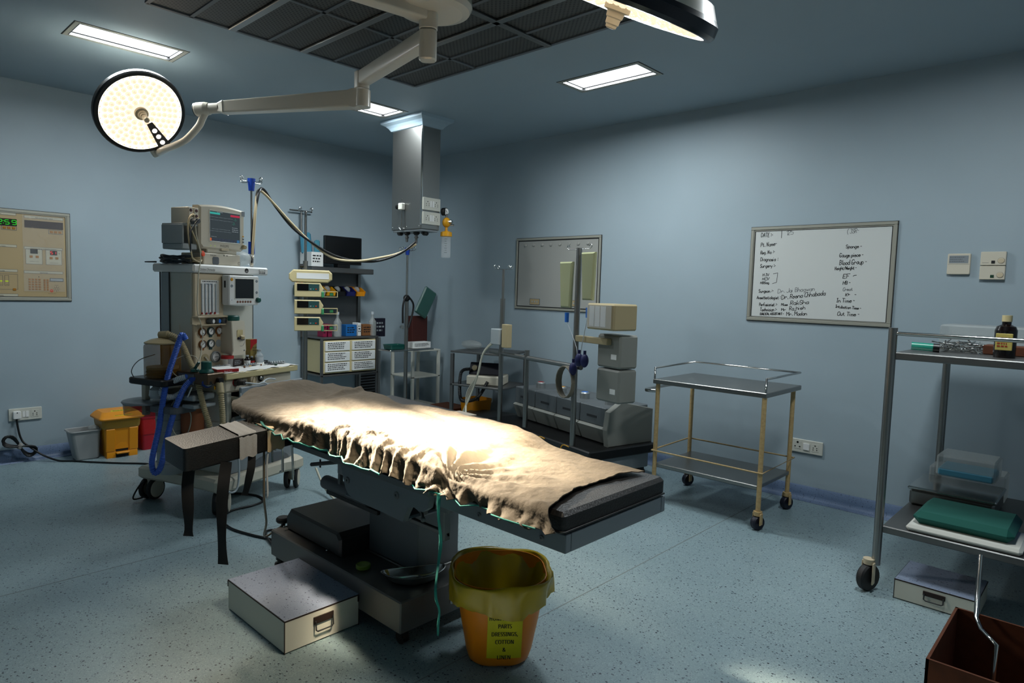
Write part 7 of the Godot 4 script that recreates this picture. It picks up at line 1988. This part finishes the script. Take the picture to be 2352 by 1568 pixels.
	one(G.new().bx(V(1.0, 0.0, 0.2), V(1.4, 0.24, 0.6), 0.004), "brown_carton", M.card_dark, "brown cardboard box on the floor right of the white rack", "box")
	one(loft([[0, 0.22, 0.22, 0.05, 1.55, 0.25], [0.28, 0.29, 0.29, 0.08, 1.55, 0.25], [0.36, 0.31, 0.31, 0.09, 1.55, 0.25]], 5, false, true, 0.004), "waste_bin", M.bin_gold, "yellow lined bin on the floor beyond the defibrillator rack", "bin")
	# defibrillator rack
	o = thing("metal_rack", "steel rack holding a defibrillator beside the heart-lung machine", "rack", V(1.95, 0, 0.45), 14.0)
	into(o)
	crate(o, V(-0.30, 0, -0.26), V(0.30, 0.92, 0.26), 0.035, M.steel_dull, [0.95, 0.60, 0.25], M.steel_dull)
	X = Transform3D()
	o = thing("defibrillator", "cream defibrillator with dark blue panel on the steel rack", "defibrillator", V(1.97, 0.60, 0.48), 30.0)
	into(o)
	put(G.new().bx(V(-0.19, 0.0, -0.14), V(0.19, 0.10, 0.18), 0.012), "case", M.cream_pale, o)
	put(G.new().box(V(-0.02, 0.16, 0.05), V(0.34, 0.14, 0.03), 0.006, Basis(V(1, 0, 0), -0.5)), "panel", M.navy, o)
	put(G.new().lathe(V(-0.13, 0.17, 0.075), [Vector2(0.03, 0), Vector2(0.028, 0.015), Vector2(0, 0.015)], V(0, 0.48, 0.87), 14), "dial", M.hose_cream, o)
	put(G.new().tube([V(-0.17, 0.16, 0.1), V(-0.26, 0.12, 0.14), V(-0.26, -0.12, 0.16), V(-0.2, -0.17, 0.2), V(-0.05, -0.12, 0.22), V(0.05, 0.05, 0.2)], 0.02, 9, 6, 0.005, 0.014), "coiled_lead", M.black, o)
	X = Transform3D()
	one(G.new().ball(V(1.72, 1.0, 0.5), Vector3(0.15, 0.05, 0.07), 14, 8), "plastic_jug", M.frosted, "translucent plastic jug lying on top of the steel rack", "jug")

func perfusion() -> void:
	var o := thing("heart_lung_machine", "grey heart-lung machine with four roller pumps on a black trolley", "heart-lung machine", V(2.47, 0, 0.60), -13.5)
	into(o)
	put(G.new().bx(V(-0.1, 0.25, -0.5), V(1.48, 0.33, 0.25), 0.01), "trolley_frame", M.black, o)
	put(G.new().bx(V(-0.05, 0.12, -0.45), V(1.44, 0.25, 0.2), 0.01), "trolley_skirt", M.grey_panel, o)
	for q in [[0.0, 0.15], [1.38, 0.15], [0.0, -0.40], [1.38, -0.40]]: put(G.new().lathe(V(q[0], 0.06, q[1]), [Vector2(0, -0.02), Vector2(0.055, -0.02), Vector2(0.06, 0), Vector2(0.055, 0.02), Vector2(0, 0.02)], V(1, 0, 0), 18).bx(V(q[0] - 0.03, 0.06, q[1] - 0.03), V(q[0] + 0.03, 0.13, q[1] + 0.03)), "castor", M.tyre, o)
	put(G.new().ext(P2([-0.5, 0.33, 0.0, 0.33, 0.02, 0.47, 0.0, 0.62, -0.14, 0.70, -0.5, 0.62]), 0.06, Transform3D(Basis(V(0, 0, 1), V(0, 1, 0), V(1, 0, 0)), V(1.36, 0, 0)), 0.005), "end_panel", M.grey_console, o)
	for k in 4:
		var x := k * 0.34
		var p := put(G.new().bx(V(x + 0.004, 0.485, -0.5), V(x + 0.336, 0.645, -0.01), 0.006), "roller_pump", M.steel_grey, o)
		put(G.new().ext(P2([-0.3, 0.34, -0.04, 0.34, 0.02, 0.47, 0.0, 0.485, -0.3, 0.485]), 0.33, Transform3D(Basis(V(0, 0, 1), V(0, 1, 0), V(1, 0, 0)), V(x + 0.005, 0, 0)), 0.006), "pump_base", M.grey_console, o)
		put(G.new().bx(V(x + 0.1, 0.545, -0.012), V(x + 0.23, 0.565, -0.008)), "slot", M.grey_dark, p)
		put(G.new().lathe(V(x + 0.2, 0.645, -0.18), [Vector2(0.045, 0), Vector2(0.045, 0.05), Vector2(0.035, 0.06), Vector2(0, 0.06)], Vector3.UP, 18), "pump_head", M.aluminium, p)
		put(G.new().lathe(V(x + 0.2, 0.706, -0.18), [Vector2(0.032, 0), Vector2(0, 0.003)], Vector3.UP, 16), "cap_disc", [M.red, M.yellow, M.blue_light, M.grey_mid][k], p)
		put(G.new().tube([V(x + 0.2, 0.32, 0.255), V(x + 0.13, 0.32, 0.27), V(x + 0.10, 0.22, 0.28), V(x + 0.15, 0.13, 0.27)], 0.005, 6, 4), "earth_lead", M.yellow, o)
	for e in [[0.08, 0.30, 1.52], [0.52, 0.35, 1.06], [1.22, 0.22, 1.96]]: put(G.new().cyl(V(e[0], e[1], 0.22), V(e[0], e[2], 0.22), 0.024, 0.024, 16), "mast", M.steel, o)
	put(G.new().cyl(V(-0.12, 0.99, 0.22), V(1.30, 0.99, 0.22), 0.021, 0.021, 14), "cross_bar", M.steel, o)
	put(G.new().cyl(V(0.08, 1.5, 0.22), V(0.08, 1.80, 0.22), 0.013), "upper_mast", M.steel, o)
	iv_hook(o, V(0.08, 1.80, 0.22), 0.09, 4, 0, M.chrome)
	iv_hook(o, V(1.22, 1.95, 0.22), 0.14, 2, 0, M.chrome)
	put(G.new().bx(V(0.05, 1.08, 0.24), V(0.19, 1.23, 0.33), 0.006), "gas_blender", M.grey_pale, o)
	put(G.new().bx(V(0.20, 1.06, 0.24), V(0.29, 1.28, 0.30), 0.004), "flow_meter", M.hose_cream, o)
	put(G.new().bx(V(1.22, 1.20, 0.19), V(1.62, 1.25, 0.24), 0.004), "support_arm", M.hose_cream, o)
	var c := thing("control_box", "cream control box with clear cover above the two grey consoles", "control box", V(1.62, 1.30, 0.22))
	put(G.new().bx(V(1.46, 1.32, 0.08), V(1.78, 1.52, 0.32), 0.012), "case", M.hose_cream, c)
	for k in 3: put(G.new().bx(V(1.50 + k * 0.065, 1.345, 0.318), V(1.555 + k * 0.065, 1.50, 0.324)), "module", M.white, c)
	put(G.new().bx(V(1.48, 1.335, 0.33), V(1.76, 1.51, 0.334)), "cover", M.clear, c)
	for k in 2:
		c = thing("console", ["upper grey console hanging on the arm of the heart-lung machine", "lower grey console hanging on the arm of the heart-lung machine"][k], "console", V(1.6, 1.0 - k * 0.25, 0.15))
		put(G.new().bx(V(1.45, 1.02 - k * 0.27, 0.0), V(1.72, 1.28 - k * 0.27, 0.19), 0.015), "case", M.grey_console, c)
		put(G.new().bx(V(1.62, 1.09 - k * 0.27, 0.19), V(1.68, 1.13 - k * 0.27, 0.192)), "label", M.paper, c)
	for k in 2:
		c = thing("fluid_bag", ["cloudy fluid bag hanging left of the tall mast", "yellowish fluid bag hanging right of the tall mast"][k], "fluid bag", V(1.08 + k * 0.28, 1.5, 0.22))
		put(G.new().ext(P2([-0.085, 0.38, 0.085, 0.38, 0.07, 0.0, -0.055, 0.0]), 0.04, Transform3D(Basis(), V(1.08 + k * 0.28, 1.47 + k * 0.07, 0.21)), 0.012), "bag", M.fluid, c)
		put(G.new().cyl(V(1.10 + k * 0.27, 1.35 + k * 0.05, 0.23), V(1.10 + k * 0.27, 1.43 + k * 0.05, 0.23), 0.017, 0.019, 12), "drip_chamber", M.blue_light, c)
		put(G.new().tube([V(1.10 + k * 0.27, 1.36 + k * 0.05, 0.23), V(1.28 + k * 0.06, 1.15, 0.26), V(1.29 + k * 0.06, 1.05, 0.27)], 0.003, 6, 4), "drip_line", M.hose_clear, c)
	for k in 3: one(G.new().ball(V(1.27 + k * 0.07, 0.98 + mini(k, 1) * 0.08, 0.28), Vector3(0.033, 0.055, 0.033), 14, 10).cyl(V(1.27 + k * 0.07, 1.02 + mini(k, 1) * 0.08, 0.28), V(1.27 + k * 0.07, 1.06 + mini(k, 1) * 0.08, 0.28), 0.012), "squeeze_bulb", M.bulb_blue, ["lowest dark blue squeeze bulb by the cross bar", "left dark blue squeeze bulb of the upper two", "right dark blue squeeze bulb of the upper two"][k], "squeeze bulb", "blue squeeze bulbs on the heart-lung machine")
	for k in 7: one(G.new().tube([V(0.05 + k * 0.006, 1.12, 0.28), V(-0.06, 0.98, 0.34), V(-0.13, 0.75, 0.36), V(-0.22 - k * 0.012, 0.55, 0.38), V(-0.30 + k * 0.02, 0.30, 0.45)], 0.010, 7, 5), "pump_hose", M.black if k % 2 else M.cable_white, "%s hose of the bundle hanging left of the heart-lung machine" % ("black" if k % 2 else "white"), "hose", "hose bundle by the heart-lung machine")
	for k in 5:
		var l := []
		for i in 19: l.append(V(1.18 + cos(TAU * i / 18.0) * (0.09 + 0.004 * k), 0.86 + sin(TAU * i / 18.0) * 0.13, 0.26 + 0.01 * k))
		one(G.new().tube(l, 0.006, 6), "cable_loop", M.cable_tan, "loop of the beige cable coil hung on the tall mast", "cable", "beige cable coil on the mast")
	X = Transform3D()

func wheel(o: Node3D, c: Vector3, r: float, m: Material, fork: Material) -> void:
	put(G.new().lathe(c, [Vector2(0.0, -0.02), Vector2(r * 0.9, -0.022), Vector2(r, -0.012), Vector2(r, 0.012), Vector2(r * 0.9, 0.022), Vector2(0, 0.02)], V(1, 0, 0.4), 22), "wheel", m, o)
	put(G.new().box(c + V(0.03, 0.03, 0.012), V(0.008, r * 1.6, 0.04), 0.002).box(c + V(-0.03, 0.03, -0.012), V(0.008, r * 1.6, 0.04), 0.002).cyl(c + V(0, r, 0), c + V(0, r + 0.03, 0), 0.028, 0.03, 14), "castor_fork", fork, o)

func right_side() -> void:
	var o := thing("trolley", "cream tubular trolley with two steel shelves and top guard rail", "trolley", V(4.72, 0, 0.65))
	for q in [[4.3, 0.95], [5.13, 0.96], [5.10, 0.35], [4.28, 0.36]]:
		put(G.new().cyl(V(q[0], 0.13, q[1]), V(q[0], 0.93, q[1]), 0.0165, 0.0165, 14), "leg", M.enamel, o)
		wheel(o, V(q[0], 0.05, q[1]), 0.05, M.blue_tyre, M.enamel)
	put(G.new().bx(V(4.27, 0.92, 0.33), V(5.15, 0.955, 0.98), 0.004), "top_shelf", M.steel, o)
	put(G.new().bx(V(4.30, 0.27, 0.36), V(5.11, 0.30, 0.95), 0.004), "lower_shelf", M.steel, o)
	put(G.new().tube([V(4.28, 0.95, 0.97), V(4.28, 1.04, 0.97), V(4.28, 1.05, 0.34), V(5.14, 1.05, 0.34), V(5.14, 1.05, 0.97), V(5.14, 0.95, 0.97)], 0.008, 8), "guard_rail", M.chrome, o)
	put(G.new().tube([V(4.28, 0.40, 0.97), V(5.15, 0.40, 0.98), V(5.13, 0.40, 0.33), V(4.26, 0.40, 0.34), V(4.28, 0.40, 0.97)], 0.006, 8), "lower_rail", M.enamel, o)
	put(G.new().tube([V(4.28, 0.86, 0.95), V(4.18, 0.86, 0.92), V(4.18, 0.86, 0.40), V(4.28, 0.86, 0.36)], 0.014, 9, 3), "push_handle", M.chrome, o)
	o = thing("instrument_table", "stainless instrument table with rail and cream castors at the right edge", "table", V(6.5, 0, 0.8))
	for q in [[5.975, 1.40, 1.46], [6.04, 0.25, 1.30], [7.1, 1.40, 1.46], [7.1, 0.25, 1.30]]:
		put(G.new().cyl(V(q[0], 0.15, q[1]), V(q[0], q[2], q[1]), 0.022, 0.022, 18), "post", M.steel, o)
		wheel(o, V(q[0] - 0.03, 0.075, q[1] + 0.02), 0.075, M.tyre, M.cream)
	put(G.new().bx(V(5.99, 1.29, 0.2), V(7.1, 1.33, 1.40), 0.005), "upper_shelf", M.steel_dull, o)
	put(G.new().bx(V(5.99, 0.335, 0.2), V(7.1, 0.375, 1.40), 0.005), "lower_shelf", M.steel_dull, o)
	put(G.new().cyl(V(5.99, 1.43, 1.4), V(7.1, 1.43, 1.4), 0.011, 0.011, 12), "guard_rail", M.chrome, o)
	o = thing("antiseptic_bottle", "dark brown antiseptic bottle with cream cap and label on the instrument table", "bottle", V(6.44, 1.33, 1.2))
	put(G.new().lathe(V(6.44, 1.33, 1.2), [Vector2(0, 0), Vector2(0.047, 0), Vector2(0.048, 0.14), Vector2(0.04, 0.16), Vector2(0.02, 0.17), Vector2(0.02, 0.19)], Vector3.UP, 24), "bottle", M.brown_glass, o)
	put(G.new().cyl(V(6.44, 1.515, 1.2), V(6.44, 1.547, 1.2), 0.022, 0.022, 18), "cap", M.cream_yellow, o)
	put(G.new().bx(V(6.405, 1.37, 1.24), V(6.475, 1.455, 1.25), 0.002), "label", M.label_cream if M.has("label_cream") else mk("label_cream", Color(0.75, 0.68, 0.35), 0.6), o)
	put(dashes(G.new(), Transform3D(Basis(), V(6.44, 1.43, 1.251)), 0.055, 4, 0.014, 0.006, 71), "lettering", M.ink_red, o)
	o = thing("syringe", "large teal syringe lying at the left end of the instrument table", "syringe", V(6.08, 1.355, 1.15))
	put(G.new().cyl(V(6.02, 1.357, 1.18), V(6.12, 1.354, 1.16), 0.022, 0.022, 16), "barrel", M.tint_teal, o)
	put(G.new().cyl(V(6.12, 1.354, 1.16), V(6.15, 1.353, 1.155), 0.023, 0.023, 16), "plunger", M.black, o)
	o = thing("instrument_heap", "heap of steel clips and forceps on the instrument table", "instruments", V(6.22, 1.34, 1.0), 0, "", )
	o.set_meta("kind", "stuff")
	var rg := RandomNumberGenerator.new()
	rg.seed = 4
	var g := G.new()
	for k in 60:
		var c := V(6.22 + rg.randf_range(-0.1, 0.1), 1.336 + rg.randf_range(0, 0.05), 1.0 + rg.randf_range(-0.1, 0.1))
		var d := V(rg.randf_range(-1, 1), rg.randf_range(-0.2, 0.2), rg.randf_range(-1, 1)).normalized() * 0.05
		g.cyl(c - d, c + d, 0.004, 0.003, 6)
	put(g, "forceps", M.chrome, o)
	one(G.new().bx(V(6.05, 1.332, 0.3), V(6.5, 1.47, 0.62), 0.01), "clear_box", M.frosted, "large translucent plastic box at the back of the instrument table", "box")
	one(G.new().bx(V(6.33, 1.332, 0.9), V(6.62, 1.38, 1.05), 0.003), "brown_carton", M.card_dark, "flat brown carton behind the antiseptic bottle", "box")
	one(G.new().bx(V(6.10, 0.376, 1.05), V(6.60, 0.41, 1.39), 0.014), "white_cloth", M.white_cloth, "folded white cloth under the green one on the lower shelf", "cloth")
	one(G.new().bx(V(6.12, 0.411, 0.95), V(6.56, 0.48, 1.35), 0.03), "green_cloth", M.green_cloth, "folded dark green surgical cloth on the lower shelf", "cloth")
	o = thing("steel_tray", "shiny lidded steel instrument tray behind the green cloth", "tray", V(6.2, 0.45, 0.75))
	put(G.new().bx(V(6.0, 0.378, 0.45), V(6.42, 0.47, 0.85), 0.012), "box", M.steel, o)
	put(G.new().bx(V(5.99, 0.47, 0.44), V(6.43, 0.49, 0.86), 0.008), "lid", M.chrome, o)
	o = thing("clear_box", "clear plastic box with blue pad and instruments on the lower shelf", "box", V(6.25, 0.5, 0.6))
	put(G.new().bx(V(6.10, 0.55, 0.45), V(6.40, 0.68, 0.70), 0.012), "box", M.frosted, o)
	put(G.new().bx(V(6.11, 0.555, 0.46), V(6.39, 0.60, 0.705), 0.01), "blue_pad", M.pack_blue, o)
	one(G.new().bx(V(6.02, 0.378, 0.22), V(6.42, 0.548, 0.43), 0.01), "clear_box", M.frosted, "larger translucent box beneath at the back of the lower shelf", "box")
	o = thing("tub", "brown-walled tub with blue lid at the right end of the lower shelf", "tub", V(6.72, 0.38, 1.1))
	put(G.new().lathe(V(6.74, 0.376, 1.1), [Vector2(0, 0), Vector2(0.11, 0), Vector2(0.13, 0.22)], Vector3.UP, 24), "tub", M.tub_blue, o)
	put(G.new().lathe(V(6.74, 0.596, 1.1), [Vector2(0.145, 0), Vector2(0.145, 0.02), Vector2(0, 0.03)], Vector3.UP, 24), "lid", M.tub_blue, o)
	step_stool("white step stool with dark handle on the floor under the instrument table", V(6.26, 0, 1.25), -90.0, 0.34, 0.37, 0.11)
	o = thing("open_carton", "open brown cardboard carton holding bent steel retractors at bottom right", "box", V(6.63, 0, 2.35))
	put(G.new().bx(V(6.44, 0, 2.05), V(6.45, 0.30, 2.62)).bx(V(6.44, 0, 2.05), V(6.95, 0.30, 2.06)).bx(V(6.44, 0, 2.61), V(6.95, 0.30, 2.62)).bx(V(6.94, 0, 2.05), V(6.95, 0.30, 2.62)).bx(V(6.44, 0, 2.05), V(6.95, 0.01, 2.62)), "carton", M.card_dark, o)
	one(G.new().tube([V(6.50, 0.52, 1.95), V(6.52, 0.30, 2.10), V(6.56, 0.33, 2.28), V(6.62, 0.33, 2.38), V(6.62, 0.12, 2.40)], 0.010, 8, 0, 0, 0, 0.5), "retractor", M.chrome, "bent steel retractor sticking out of the brown carton", "retractor")
